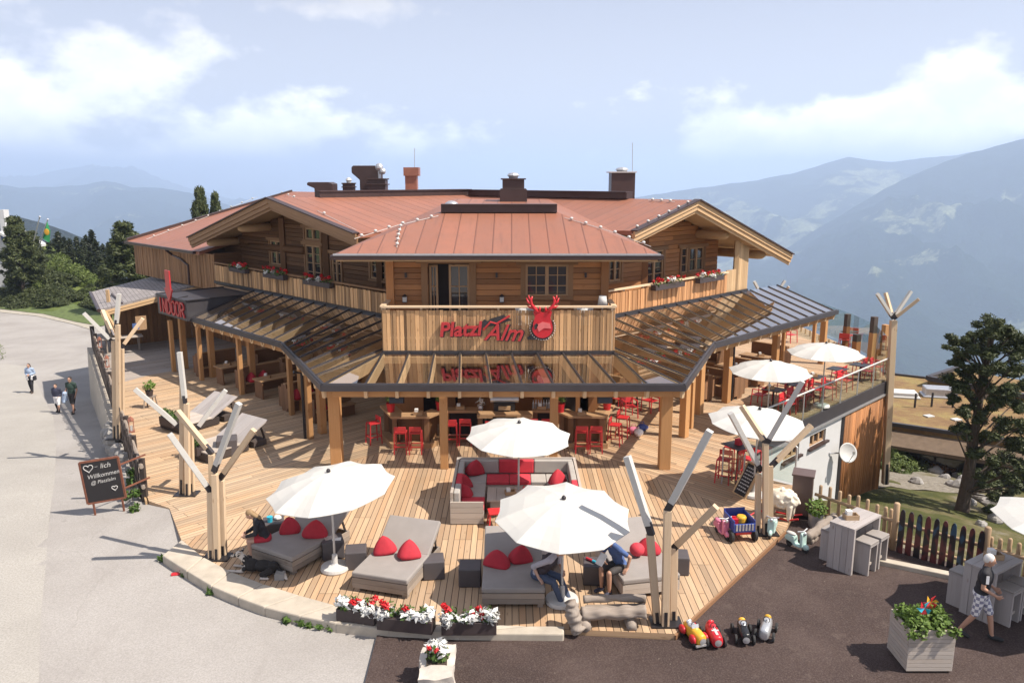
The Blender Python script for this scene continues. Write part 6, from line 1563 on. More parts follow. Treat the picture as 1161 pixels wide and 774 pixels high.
for px in (663,716): a_ = gp(px,712); m_ = MB(); logmesh(m_,[a_+Vector((0,-.1,.07)),a_+Vector((0,.35,.09))],[.11,.12],sd=px); m_.build('foot_log', M['driftwood'], bn, smooth=True)
m_ = MB(); a_ = gp(663,712); m_.beam(gp(664,705)+Vector((0,0,.3)),gp(728,703)+Vector((0,0,.3)),.2,.05); m_.build('seat', M['driftwood'], bn)
sm = thing('driftwood_stump','upright weathered driftwood stump at the end of the kerb','stump',tuple(gp(652,714)),world=True)
a_ = gp(652,714); m_ = MB(); logmesh(m_,[a_+Vector((.1,0,0)),a_+Vector((.0,.05,.25)),a_+Vector((-.10,.12,.55))],[.16,.13,.11],14,.5,7); m_.build('stump_wood', M['driftwood'], sm, smooth=True)

# ------------------------------------------------------------------ forecourt on the right
cab = thing('metal_cabinet','tall brown metal cabinet between the deck and the picket fence','cabinet',tuple(gp(907,588,GZ0)))
m_ = MB(); m_.box((0,.25,.64),(.5,.52,1.08)); m_.build('body', M['brown_cab'], cab, bevel=.012, local=True)
m_ = MB(); m_.box((0,.25,1.20),(.56,.58,.05)); m_.build('lid', M['brown_cab'], cab, local=True, bevel=.01)
m_ = MB(); m_.box((0,.25,.05),(.42,.44,.10)); m_.build('plinth', M['black'], cab, local=True); cab.rotation_euler = (0,0,-.42)
pf = thing('picket_fence','round pole picket fence with old skis as pales behind the forecourt','fence',tuple(gp(1015,622,GZ0)),world=True)
fpts = [gp(*p,GZ0) for p in ((922,589),(1014,623),(1094,647),(1161,668),(1230,690))]
def along(t):
    i = min(int(t),len(fpts)-2); return lerp(fpts[i],fpts[i+1],t-i)
def fence_t(px):
    lo, hi = 0.0, len(fpts)-1.001
    for _ in range(40):
        m = (lo+hi)/2; v = along(m); dep = v.y*cc-(v.z-CH)*cs
        if CX+CF*v.x/dep < px: lo = m
        else: hi = m
    return lo
for z_ in (.25,.72): m_ = MB(); m_.tube([p+Vector((0,0,z_)) for p in fpts],.045,8); m_.build('rail', M['fence_wood'], pf, smooth=True)
ski_px = [1019.5,1029,1038.5,1048,1057.5,1067,1076.5,1087,1097,1107.5]
m, nt, out = newmat('painted_ski'); Nn = NT(nt); v_ = Nn.n('TexCoord').outputs['Object']; a_ = Nn.noise(Nn.mapping(v_,(2.2,2.2,1.3)),1.6,2,.5); rn = Nn.n('Attribute',attribute_name='rnd').outputs['Fac']
c_ = Nn.mix(Nn.maprange(a_,.50,.56,0,1),(.018,.014,.016),(.11,.028,.028)); c_ = Nn.mix(Nn.maprange(a_,.40,.36,0,1),c_,(.03,.065,.11)); Nn.bsdf(out,c_,.35); M['ski'] = m
for px in [926.5,937,948,958.5,968.5,979,990,999.5,1005.5]+[1118,1128,1138.5,1149,1159,1170,1181]:
    p_ = along(fence_t(px))+Vector((.05,.06,0)); h_ = R.uniform(.93,1.02)
    m_ = MB(); m_.tube([p_+Vector((0,0,-.05)),p_+Vector((0,0,h_)),p_+Vector((0,0,h_+.03))],[.05,.047,.03],8); m_.build('pale', M['fence_wood'], pf, smooth=True)
for px in (1012,1113.5): p_ = along(fence_t(px)); m_ = MB(); m_.tube([p_+Vector((0,0,-.05)),p_+Vector((0,0,1.18)),p_+Vector((0,0,1.2))],[.075,.07,.05],10); m_.build('post', M['fence_wood'], pf, smooth=True)
dF = (fpts[2]-fpts[1]).normalized()
for px in ski_px:
    p_ = along(fence_t(px))+Vector((-.03,-.06,0)); pr = [(-.07,0),(.07,0),(.062,.9),(.05,1.04),(.02,1.10),(-.02,1.10),(-.05,1.04),(-.062,.9)]
    m_ = MB(); m_.prism(pr, face_mat(p_,dF,(0,0,1)), .025); m_.build('ski', M['ski'], pf)
m_ = MB(); ea, eb = gp(968,632,GZ0), gp(1094,658,GZ0); m_.beam(ea+Vector((0,0,.04)),eb+Vector((0,0,.04)),.22,.14); m_.beam(eb+Vector((0,0,.04)),gp(1180,690,GZ0)+Vector((0,0,.04)),.22,.14); struct(m_.build('kerb', M['concrete'], bevel=.02))
def high_table(label, A, B, C, D, zt=1.02):
    a_,b_,c_,d_ = [gp(*p,zt) for p in (A,B,C,D)]; cen = (a_+b_+c_+d_)/4; lx = ((c_-b_)+(d_-a_))/2; ly = ((a_-b_)+(d_-c_))/2; L_, W_ = lx.length, ly.length; rz = math.atan2(lx.y,lx.x)
    t = thing('high_table',label,'high table',(cen.x,cen.y,GZ0),rz,'grey wood high tables'); H_ = zt-GZ0
    m_ = MB()
    for i in range(4): m_.box((0,-W_/2+W_*(i+.5)/4,H_-.02),(L_,W_/4-.006,.045))
    m_.build('table_top', M['bluegrey'], t)
    for sx in (-1,1):
        m_ = MB()
        for i in range(4): m_.box((sx*(L_/2-.05),-W_/2+W_*(i+.5)/4,(H_-.045)/2),(.07,W_/4-.008,H_-.05))
        m_.build('side_panel', M['bluegrey'], t)
    m_ = MB(); m_.box((0,W_*.0,.45),(L_-.16,.05,.12)); m_.build('stretcher', M['bluegrey'], t)
    return cen, rz, L_, W_
def mk_wstool():
    t = thing('wood_stool','x','stool',group='grey wood stools at the high tables'); m_ = MB(); m_.box((0,0,.70),(.40,.38,.04)); m_.build('seat_board', M['bluegrey'], t)
    m_ = MB(); m_.box((0,0,.745),(.40,.38,.05)); m_.build('seat_pad', M['grey'], t, bevel=.015)
    for sx in (-1,1): m_ = MB(); m_.box((sx*.17,0,.34),(.05,.36,.68)); m_.build('side_panel', M['bluegrey'], t)
    m_ = MB(); m_.box((0,-.08,.2),(.30,.05,.06)); m_.build('footrest', M['palegrey'], t); return t
T1 = high_table('grey wood high table left of the picket fence with two stools in front',(942,588),(968,603),(997,582.5),(974,575.5))
T2 = high_table('grey wood high table behind the man in the black polo shirt',(1096,634),(1127,653),(1158,634),(1127,622))
def tpos(T,u,v): c,rz,L_,W_ = T; q = Matrix.Rotation(rz,3,'Z')@Vector((u*L_,v*W_,0)); return (c.x+q.x,c.y+q.y,GZ0)
for T,u,v,lb in ((T1,-.12,-.62,'grey wood stool with dark pad in front of the left high table, nearer one'),(T1,.28,-.62,'grey wood stool with dark pad in front of the left high table, farther one'),(T1,-.15,.72,'grey wood stool hidden behind the left high table'),(T2,-.1,-.62,'grey wood stool beside the walking man'),(T2,.3,-.62,'grey wood stool at the right end of the right high table'),(T2,-.2,.75,'grey wood stool behind the right high table at the fence')): place('wstool', mk_wstool, tpos(T,u,v), T[1], lb)
q_ = tpos(T1,-.1,.1); mk_box('condiment box on the grey high table left of the fence',(q_[0],q_[1],1.02),'fence_wood',1.15); q_ = tpos(T2,.1,.1); mk_box('condiment box on the grey high table behind the walking man',(q_[0],q_[1],1.02),'fence_wood',1.15)
# big timber planter
pa, pb, pc = gp(1027,763,GZ0), gp(1079,763,GZ0), gp(1007,741,GZ0)
wP = (pb-pa).length; dP = max(.75,min(1.1,(pc-pa).length)); rzP = math.atan2((pb-pa).y,(pb-pa).x)
pl_ = thing('planter_box','big pale board planter box with herbs and toy windmills on the asphalt','planter',tuple(pa),rzP)
def ring_boards(m_, W_, D_, z0, z1, n_, th=.03, sk=0.0):
    for i in range(n_):
        za, zb = z0+(z1-z0)*i/n_, z0+(z1-z0)*(i+1)/n_-.008; zc, hz_ = (za+zb)/2, zb-za; r_ = [R.random() for _ in range(4)]
        m_.box((W_/2,th/2,zc),(W_,th,hz_),rnd=r_[0]); m_.box((W_/2,D_-th/2,zc),(W_,th,hz_),rnd=r_[1])
        m_.box((th/2,D_/2,zc),(th,D_-2*th-.002,hz_),rnd=r_[2]); m_.box((W_-th/2,D_/2,zc),(th,D_-2*th-.002,hz_),rnd=r_[3])
PH = .86
m_ = MB(); ring_boards(m_,wP,dP,.05,PH,10); m_.build('boards', M['palegrey'], pl_)
m_ = MB(); m_.box((wP/2,dP/2,.03),(wP-.06,dP-.06,.05)); m_.build('plinth', M['soil'], pl_)
m_ = MB(); m_.box((wP/2,dP/2,PH-.1),(wP-.08,dP-.08,.05)); m_.build('soil', M['soil'], pl_)
m_ = MB()
for i in range(30): leafball(m_,(R.uniform(.06,wP-.06),R.uniform(.05,dP-.05),PH+R.uniform(.0,.12)),.15,70,.045)
for i in range(8): leafball(m_,(R.uniform(0,wP),-.03,PH-R.uniform(0,.06)),.1,30,.04)
m_.build('herbs', M['leaf_bright'], pl_)
rzM = Matrix.Rotation(rzP,3,'Z')
for (x_,y_,c1,c2,lb) in ((.42,.35,'cyan','redpaint','blue and red toy windmill in the planter box'),(.68,.62,'redpaint','yellow','red and yellow toy windmill in the planter box')):
    p_ = pa+rzM@Vector((x_*wP,y_*dP,PH)); t = thing('toy_windmill',lb,'toy windmill',tuple(p_),group='toy windmills in the planter'); m_ = MB(); m_.tube([(0,0,-.1),(0,0,.30)],.008,5); m_.build('stick', M['paper'], t)
    for k_ in range(6):
        a_ = k_*PI/3; m_ = MB(); c0 = Vector((0,-.02,.30)); e1_ = Vector((math.cos(a_),0,math.sin(a_)))*.15; e2_ = Vector((math.cos(a_+.8),-.35,math.sin(a_+.8)))*.1
        m_.add([c0,c0+e1_,c0+e2_,c0+Vector((0,.008,0)),c0+e1_+Vector((0,.008,0)),c0+e2_+Vector((0,.008,0))],[(0,1,2),(5,4,3),(0,3,4,1),(1,4,5,2),(2,5,3,0)]); m_.build('vane', M[c1 if k_%2 else c2], t)
# log bench with a potted herb
lg = thing('log_bench','weathered log lying as a bench beside the left high table','log',tuple(gp(935,612,GZ0)),world=True)
m_ = MB(); a_, b_ = gp(914,618,GZ0), gp(946,596,GZ0); logmesh(m_,[a_+Vector((0,0,.22)),lerp(a_,b_,.5)+Vector((0,0,.24)),b_+Vector((0,0,.26))],[.10,.12,.10],amp=.35,sd=11); m_.build('log_wood', M['driftwood'], lg, smooth=True)
for f in (.2,.8): c_ = lerp(a_,b_,f); m_ = MB(); logmesh(m_,[c_+Vector((-.12,-.12,.06)),c_+Vector((.12,.12,.07))],[.09,.09],sd=f*9); m_.build('foot_log', M['driftwood'], lg, smooth=True)
c_ = gp(924,596,GZ0); ph = thing('potted_herb','bright green herb in a grey metal tub behind the log bench','potted plant',tuple(c_)); m_ = MB(); m_.lathe([(.16,0),(.19,.34),(.175,.34),(.17,.3)],n=16); m_.build('tub', M['galv'], ph); m_ = MB(); leafball(m_,(0,0,.5),.27,260,.05); m_.build('foliage', M['leaf_bright'], ph)

# ------------------------------------------------------------------ toys
def wheel(m_name, c, r, w_, parent, mat='rubber', hub='silver', ax='X'):
    m_ = MB(); Mr = Matrix.Rotation(PI/2,3,'Y') if ax == 'X' else Matrix.Rotation(PI/2,3,'X')
    m_.lathe([(r*.55,-w_/2),(r*.92,-w_/2),(r,-w_*.3),(r,w_*.3),(r*.92,w_/2),(r*.55,w_/2)],c,18,M=Mr); o_ = m_.build(m_name, M[mat], parent, smooth=False)
    m_ = MB(); m_.lathe([(r*.5,-w_*.42),(r*.58,-w_*.36),(r*.58,w_*.36),(r*.5,w_*.42),(.01,w_*.55)],c,12,M=Mr); m_.build('rim', M[hub], o_); return o_
def pedal_car(label, px, py, rz, body, wide, open_wheel=True, fender=None, seatmat='rubber', number=False, nose=None):
    p_ = gp(px,py,GZ0); t = thing('pedal_car',label,'pedal car',tuple(p_),rz,'toy pedal cars in a row'); t.scale = (.68,.68,.68)
    prof = [(-.47,.10,.14),(-.44,.15,.17),(-.2,.17,.19),(.05,.17,.19),(.3,.15,.18),(.44,.09,.12),(.49,.03,.05)]
    m_ = MB(); n_ = 14; vs = []
    for (y_,w_,h_) in prof:
        for j in range(n_):
            a_ = 2*PI*j/n_; vs.append((w_*wide*math.copysign(abs(math.cos(a_))**.7,math.cos(a_)), y_, .24+h_*math.copysign(abs(math.sin(a_))**.8,math.sin(a_))))
    fs = [(i*n_+j,i*n_+(j+1)%n_,(i+1)*n_+(j+1)%n_,(i+1)*n_+j) for i in range(len(prof)-1) for j in range(n_)]+[tuple(range(n_-1,-1,-1)),tuple((len(prof)-1)*n_+j for j in range(n_))]
    m_.add(vs,fs); m_.build('body', M[body], t, smooth=True)
    m_ = MB(); m_.lathe([(.09,0),(.1,.02),(.02,.03)],(0,-.49,.24),14,M=Matrix.Rotation(PI/2,3,'X')); m_.build('grille', M['silver'], t)
    m_ = MB(); m_.ball((0,.12,.41),(.12,.17,.05),12,6); m_.build('cockpit', M[seatmat], t, smooth=True)
    m_ = MB(); m_.ball((0,.27,.43),(.10,.05,.07),10,7); m_.build('seat_back', M['yellow'] if body in ('blackpaint','silver') else M[seatmat], t, smooth=True)
    m_ = MB(); m_.tube([(.085*math.cos(2*PI*i/14),0.0+.02*math.sin(2*PI*i/14),.48+.075*math.sin(2*PI*i/14)) for i in range(15)],.012,5); m_.tube([(0,-.12,.40),(0,0,.48)],.012,5); m_.build('steering_wheel', M['black'], t)
    if not open_wheel:
        for sx in (-1,1):
            for y_ in (-.27,.28): m_ = MB(); m_.ball((sx*.2,y_,.22),(.075,.17,.13),10,7); m_.build('fender', M[fender], t, smooth=True)
        m_ = MB(); m_.box((0,-.49,.12),(.42,.05,.05)); m_.build('bumper', M['silver'], t)
        m_ = MB(); m_.box((0,-.06,.47),(.22,.015,.1),M=Matrix.Rotation(-.4,3,'X')); m_.build('windscreen', M['silver'], t)
    for sx in (-1,1):
        for y_ in (-.28,.3): wheel('wheel',(sx*(.25 if open_wheel else .21),y_,.135),.135,.07,t,hub='silver' if body != 'redpaint' else 'palestone')
    m_ = MB()
    for y_ in (-.28,.3): m_.tube([(-.25,y_,.135),(.25,y_,.135)],.014,6)
    m_.build('axle', M['black'], t)
    if number: m_ = MB(); m_.box((0,-.2,.425),(.07,.36,.012)); m_.box((0,-.16,.43),(.2,.06,.01)); m_.build('white_stripe', M['whiteplastic'], t)
    return t
pedal_car('yellow and red toy pedal car, leftmost of the row',786,725,.32,'yellow',.95,False,'redpaint','silver')
pedal_car('red toy racing pedal car with a white cross stripe',808,726,.05,'redpaint',1.0,True,None,'redpaint',True)
pedal_car('black toy racing pedal car',842,723,-.1,'blackpaint',.85,True,None,'silver')
pedal_car('silver toy racing pedal car, rightmost of the row',868,719,-.45,'silver',.9,True,None,'silver')
def scooter(label, px, py, rz, mat, z0=0.0):
    p_ = gp(px,py,z0); t = thing('toy_scooter',label,'toy scooter',tuple(p_),rz,'small ride on toy scooters'); t.scale = (.9,.9,.9)
    m_ = MB(); pr = [(-.15,.10),(.05,.09),(.12,.16),(.34,.19),(.36,.28),(.27,.36),(.06,.36),(.02,.16),(-.15,.15)]
    m_.prism(pr, Matrix(((0,0,1,-.085),(1,0,0,0),(0,1,0,0),(0,0,0,1))), .17); m_.build('body', M[mat], t, bevel=.03)
    m_ = MB(); m_.prism([(-.24,.14),(-.16,.12),(-.13,.5),(-.17,.56),(-.23,.5)], Matrix(((0,0,1,-.1),(1,0,0,0),(0,1,0,0),(0,0,0,1))), .20); m_.build('front_shield', M[mat], t, bevel=.03)
    m_ = MB(); m_.ball((0,-.27,.16),(.06,.12,.09),10,7); m_.build('front_fender', M[mat], t, smooth=True)
    m_ = MB(); m_.tube([(-.19,-.14,.60),(0,-.18,.57),(.19,-.14,.60)],.018,6); m_.build('handlebar', M['silver'], t)
    m_ = MB(); m_.ball((0,.2,.385),(.085,.16,.04),10,6); m_.build('seat', M['white_bar'] if mat == 'mint' else M['pink'], t, smooth=True)
    m_ = MB(); m_.ball((0,-.24,.53),(.05,.035,.05),8,6); m_.build('headlight', M['silver'], t, smooth=True)
    for y_ in (-.28,.24): wheel('wheel',(0,y_,.1),.1,.06,t)
    return t
scooter('mint toy scooter leaning at the foot of the light pole on the deck',875,606,-.5,'mint'); scooter('mint toy scooter parked on the asphalt by the log bench',903,622,.55,'mint',GZ0); scooter('pink toy scooter left of the blue toy wagon',818,607,.25,'pink')
wg = thing('toy_wagon','blue toy wagon full of red and yellow toys on the right deck','toy wagon',tuple(gp(837,608)),.12)
m_ = MB()
for (c_,s_) in (((0,0,.28),(.5,.62,.03)),((-.26,0,.42),(.03,.66,.30)),((.26,0,.42),(.03,.66,.30)),((0,.33,.45),(.55,.03,.36)),((0,-.33,.38),(.55,.03,.22))): m_.box(c_,s_)
m_.build('tub', M['blue'], wg, bevel=.01)
m_ = MB(); [m_.box((-.2+.08*i,-.35,.40),(.045,.02,.16)) for i in range(6)]; m_.build('slats', M['silver'], wg)
m_ = MB(); m_.box((0,0,.22),(.4,.6,.06)); m_.tube([(0,.3,.2),(.35,.55,.2),(.75,.75,.28)],.02,6); m_.build('chassis', M['redpaint'], wg)
for sx in (-1,1):
    for y_ in (-.26,.26): wheel('wheel',(sx*.3,y_,.15),.15,.08,wg,hub='redpaint')
c_ = gp(837,608)
m_ = MB(); m_.lathe([(.1,0),(.13,.05),(.13,.16),(.1,.2)],n=14); o_ = m_.build('toy_drum', M['yellow'], bevel=.01); tag(o_,'yellow round toy lying in the blue wagon','toy'); o_.location = c_+Vector((.08,.1,.32))
m_ = MB(); m_.box((0,0,.08),(.2,.18,.16)); m_.box((0,0,.18),(.12,.03,.05)); o_ = m_.build('toy_bucket', M['redpaint'], bevel=.02); tag(o_,'red toy bucket in the blue wagon','toy'); o_.location = c_+Vector((-.12,.08,.31))

# ------------------------------------------------------------------ remeshed figures (sheep, dog, people)
def fuse(build, voxel=.012, smooth=3, name='fused'):
    m_ = MB(); build(m_); me = bpy.data.meshes.new('tmp'); me.from_pydata([tuple(v) for v in m_.v],[],m_.f)
    bm = bmesh.new(); bm.from_mesh(me); bmesh.ops.recalc_face_normals(bm, faces=bm.faces); bm.to_mesh(me); bm.free()
    ob = bpy.data.objects.new('tmp', me); COL.objects.link(ob)
    r_ = ob.modifiers.new('r','REMESH'); r_.mode = 'VOXEL'; r_.voxel_size = voxel
    if smooth: s_ = ob.modifiers.new('s','SMOOTH'); s_.factor = .5; s_.iterations = smooth
    bpy.context.view_layer.update(); dg = bpy.context.evaluated_depsgraph_get(); m2 = bpy.data.meshes.new_from_object(ob.evaluated_get(dg))
    out = MB(); out.add([v.co.copy() for v in m2.vertices],[tuple(p.vertices) for p in m2.polygons]); bpy.data.objects.remove(ob); bpy.data.meshes.remove(me); bpy.data.meshes.remove(m2); return out
def caps(m_, p, q, r0, r1, n=10): # tapered capsule
    p, q = Vector(p), Vector(q); d = (q-p); L_ = d.length
    if L_ < 1e-5: m_.ball(p,r0,n,6); return
    d /= L_; P_ = []; R_ = []
    for k in (-1,-.7,-.35,0): P_.append(p+d*k*r0); R_.append(max(.12,math.sqrt(max(0,1-k*k)))*r0)
    for k in (0,.35,.7,1): P_.append(q+d*k*r1); R_.append(max(.12,math.sqrt(max(0,1-k*k)))*r1)
    m_.tube(P_,R_,n)
def sheep(m_):
    m_.ball((0,0,.52),(.26,.40,.27),14,10); caps(m_,(0,-.34,.62),(0,-.46,.86),.13,.12); caps(m_,(0,-.46,.88),(0,-.62,.82),.11,.07)
    for sx in (-1,1):
        caps(m_,(sx*.09,-.45,.93),(sx*.2,-.44,.90),.035,.025)
        for y_ in (-.24,.25): caps(m_,(sx*.15,y_,.4),(sx*.16,y_,.06),.085,.055)
    caps(m_,(0,.38,.6),(0,.45,.5),.06,.04)
    for i in range(40):
        a_, b_ = R.uniform(0,6.28), R.uniform(.2,2.4); m_.ball((.25*math.sin(b_)*math.cos(a_),.39*math.sin(b_)*math.sin(a_),.52+.26*math.cos(b_)),.06,6,4)
sh = thing('rocking_sheep','cream woolly sheep figure on a red rocker beside the cabinet','sheep figure',tuple(gp(885,586)),-2.2); fuse(sheep,.02,2).build('body', M['wool'], sh, smooth=True)
for sx in (-1,1): m_ = MB(); m_.tube([(sx*.18,-.5,.14),(sx*.18,-.25,.04),(sx*.18,.25,.04),(sx*.18,.5,.14)],.025,6); m_.build('rocker', M['redpaint'], sh)
m_ = MB(); [m_.ball((sx*.055,-.60,.88),.018,6,4) for sx in (-1,1)]; m_.build('eyes', M['black'], sh)

# ------------------------------------------------------------------ chalkboards
cb = thing('chalkboard_sign','large framed welcome chalkboard standing at the roadside in front of the left fence','chalkboard',tuple(gsurf(118,578)),world=True)
bp = gsurf(106,584); br_ = gsurf(135,578); cY = (bp.y+br_.y)/2
L0, L1 = dp(92,524,bp.y), dp(97.5,571.5,bp.y); R0, R1 = dp(136,517.5,br_.y), dp(140,563.5,br_.y)
Xd = ((R0-L0)+(R1-L1)).normalized(); Zd = ((L0-L1)+(R0-R1)); Zd = (Zd-Xd*Zd.dot(Xd)).normalized(); cw, ch = ((R0-L0).length+(R1-L1).length)/2, ((L0-L1).length+(R0-R1).length)/2; Nd = Xd.cross(Zd)
bo = (L0+L1+R0+R1)/4
def cbp(x,y,o=0.0): return bo+Xd*x+Zd*y+Nd*o
m_ = MB(); m_.box(bo,(cw,.03,ch),M=Matrix((Xd,-Nd,Zd)).transposed()); m_.build('board', M['chalkboard'], cb)
m_ = MB()
for a_,b_ in (((-cw/2,-ch/2),(cw/2,-ch/2)),((-cw/2,ch/2),(cw/2,ch/2)),((-cw/2,-ch/2),(-cw/2,ch/2)),((cw/2,-ch/2),(cw/2,ch/2))): m_.beam(cbp(*a_),cbp(*b_),.05,.05)
for sx in (-.36,.4):
    f_ = cbp(sx*cw,-ch/2); m_.beam(f_,Vector((f_.x+.02,f_.y,hroad(f_.x,f_.y)-.03)),.04,.04)
for y_ in (.30,-.28): m_.beam(cbp(cw/2,y_*ch),cbp(cw/2+.42,y_*ch+.02)+Vector((0,.55,0)),.03,.04)
m_.build('frame', M['rust'], cb)
def chalk(body,x,y,size,rot=0.02,sh_=.25,sx=1.0): text_part('chalk_text',body,M['chalk'],cb,cbp(x*cw,y*ch,.02),Xd+Zd*rot,Zd-Xd*rot,size=size,extrude=.002,offset=.0,shear=sh_,sx=sx,align='LEFT')
def heart(x,y,s_):
    pts = []
    for i in range(29):
        t_ = 2*PI*i/28; pts.append(cbp(x*cw+s_*.95*math.sin(t_)**3, y*ch+s_*(.78*math.cos(t_)-.3*math.cos(2*t_)-.12*math.cos(3*t_)-.05*math.cos(4*t_)), .022))
    m_ = MB(); m_.tube(pts,.012,5); m_.build('chalk_heart', M['chalk'], cb)
heart(-.30,.34,.12); heart(.27,-.22,.075)
m_ = MB(); m_.beam(cbp(-.13*cw,.35*ch,.02),cbp(-.06*cw,.355*ch,.02),.02,.004); m_.build('chalk_dash', M['chalk'], cb)
chalk('lich',.0,.30,.19); chalk('Willkommen',-.38,.08,.165,.06,.3,.92); chalk('@ Platzlalm',-.32,-.06,.135,.06,.3,.95)
ae = thing('chalk_easel','narrow wood framed chalk menu easel on the right deck beside the light pole','chalkboard',tuple(gp(838,562)),world=True)
q00, q10 = gp(833.5,559), gp(842.5,564); t0_, t1_ = dp(846,522,q00.y+.35), dp(855,528,q10.y+.35)
Xe = (q10-q00).normalized(); Ze = ((t0_+t1_)/2-(q00+q10)/2); eh = Ze.length; Ze = (Ze-Xe*Ze.dot(Xe)).normalized(); Ne = Xe.cross(Ze); ew = max(.5,(q10-q00).length); eo = (q00+q10)/2
m_ = MB(); m_.box(eo+Ze*eh/2,(ew,.03,eh),M=Matrix((Xe,-Ne,Ze)).transposed()); m_.build('board', M['chalkboard'], ae)
m_ = MB()
for a_,b_ in (((-.5,0),(.5,0)),((-.5,1),(.5,1)),((-.5,0),(-.5,1)),((.5,0),(.5,1))): m_.beam(eo+Xe*a_[0]*ew+Ze*a_[1]*eh,eo+Xe*b_[0]*ew+Ze*b_[1]*eh,.05,.055)
for sx in (-1,1): m_.beam(eo+Xe*sx*ew*.4+Ze*eh*.95-Ne*.03,Vector(((eo+Xe*sx*ew*.4).x-Ne.x*.6,(eo+Xe*sx*ew*.4).y-Ne.y*.6,0)),.035,.035)
m_.build('frame', M['larch'], ae)
for i in range(8):
    z_ = .86-.1*i; m_ = MB(); x_ = -.36
    while x_ < .3:
        w_ = R.uniform(.06,.16); m_.beam(eo+Xe*ew*x_+Ze*eh*z_+Ne*.018,eo+Xe*ew*(x_+w_)+Ze*eh*(z_+R.uniform(-.006,.006))+Ne*.018,.004,.035,up=Ze); x_ += w_+.05
    m_.build('chalk_line', M['chalk'], ae)

# ------------------------------------------------------------------ old planter loungers and stools on the left deck
def old_lounger(label, c, rz):
    t = thing('planter_lounger',label,'planter lounger',tuple(c),rz,'old grey loungers with planters'); m_ = MB()
    m_.box((0,.75,.16),(1.35,1.5,.26)); m_.build('base', M['plank_dark'], t, bevel=.01)
    m_ = MB(); ang = rad(27)
    for i in range(8): m_.box((-.6+.172*i,1.25+math.cos(ang)*.55,.32+math.sin(ang)*.55),(.165,1.25,.04),M=Matrix.Rotation(ang,3,'X'))
    m_.build('backrest', M['bluegrey'], t)
    m_ = MB()
    for i in range(8): m_.box((-.6+.172*i,.62,.31),(.165,1.2,.035))
    m_.build('seat', M['palegrey'], t)
    m_ = MB()
    for sx in (-1,1): m_.beam((sx*.5,2.1,.72),(sx*.5,2.3,.05),.05,.05)
    m_.box((0,2.0,.12),(1.2,.5,.18)); m_.build('prop', M['plank_dark'], t)
    m_ = MB(); m_.box((-.1,.05,.35),(.8,.34,.28)); m_.build('planter', M['planter_dark'], t)
    m_ = MB(); [leafball(m_,(-.4+.15*i,.05,.55+R.uniform(0,.08)),.2,60,.055) for i in range(5)]; m_.build('foliage', M['leaf'], t); return t
for (fx,fy),rz,lb in (((194,489),-.62,'old grey plank lounger with planter, farther from the road sign pole'),((222,521),-.62,'old grey plank lounger with planter beside the dark cube seat')): p_ = gp(fx,fy); old_lounger(lb,p_,rz)
for px,py,lb in ((171,462,'wooden stool carrying a green plant near the left fence'),):
    t = thing('plant_stool',lb,'plant stool',tuple(gp(px,py))); m_ = MB(); m_.box((0,0,.45),(.4,.32,.04)); m_.build('seat', M['oldgrey'], t)
    for sx in (-1,1):
        for sy in (-1,1): m_ = MB(); m_.beam((sx*.2,sy*.16,0),(sx*.15,sy*.11,.44),.04,.04); m_.build('leg', M['oldgrey'], t)
pt = thing('potted_plant','potted green plant on the wooden stool near the left fence','potted plant',tuple(gp(171,462)+Vector((0,0,.47)))); m_ = MB(); m_.lathe([(.11,0),(.15,.22)],n=12); m_.build('pot', M['planter_dark'], pt); m_ = MB(); leafball(m_,(0,0,.4),.24,160,.055); m_.build('foliage', M['leaf_bright'], pt)
# table set at the hut
t = thing('bench_table','weathered table beside the hut behind the light pole','table',tuple(gp(140,398)),.55); m_ = MB()
for i in range(4): m_.box((0,-.3+.2*i,.75),(1.9,.19,.045))
m_.build('table_top', M['palegrey'], t)
for sx in (-1,1): m_ = MB(); m_.box((sx*.75,0,.36),(.06,.6,.72)); m_.build('table_leg', M['oldgrey'], t)
# ------------------------------------------------------------------ people
def hand(m_, w, d, nrm, curl=.5, side=1):
    """palm + five bent fingers; d = direction from wrist to knuckles, nrm = palm normal (towards which fingers curl)"""
    w, d, nrm = Vector(w), Vector(d).normalized(), Vector(nrm); nrm = (nrm-d*nrm.dot(d)).normalized(); a = d.cross(nrm)*side
    for k in (-.5,-.17,.17,.5): caps(m_, w+d*.01+a*k*.05, w+d*.085+a*k*.068, .017, .014, 8)
    for i,(k,L_) in enumerate(((-.5,.075),(-.17,.085),(.17,.080),(.5,.062))):
        p = w+d*.088+a*k*.07; dd = d; c_ = curl*(.5+.12*i)
        for s_,f in ((.45,.0),(.32,.9),(.23,1.5)):
            dd = (d*math.cos(c_*(1+f))+nrm*math.sin(c_*(1+f))); q = p+dd*L_*s_; caps(m_, p, q, .0098, .0088, 7); p = q
    t0 = w+d*.025-a*.03; t1 = t0+(d*.55-a*.75+nrm*.3).normalized()*.042; t2 = t1+(d*.9-a*.2+nrm*.35).normalized()*.035
    caps(m_, t0, t1, .014, .012, 7); caps(m_, t1, t2, .011, .009, 7)
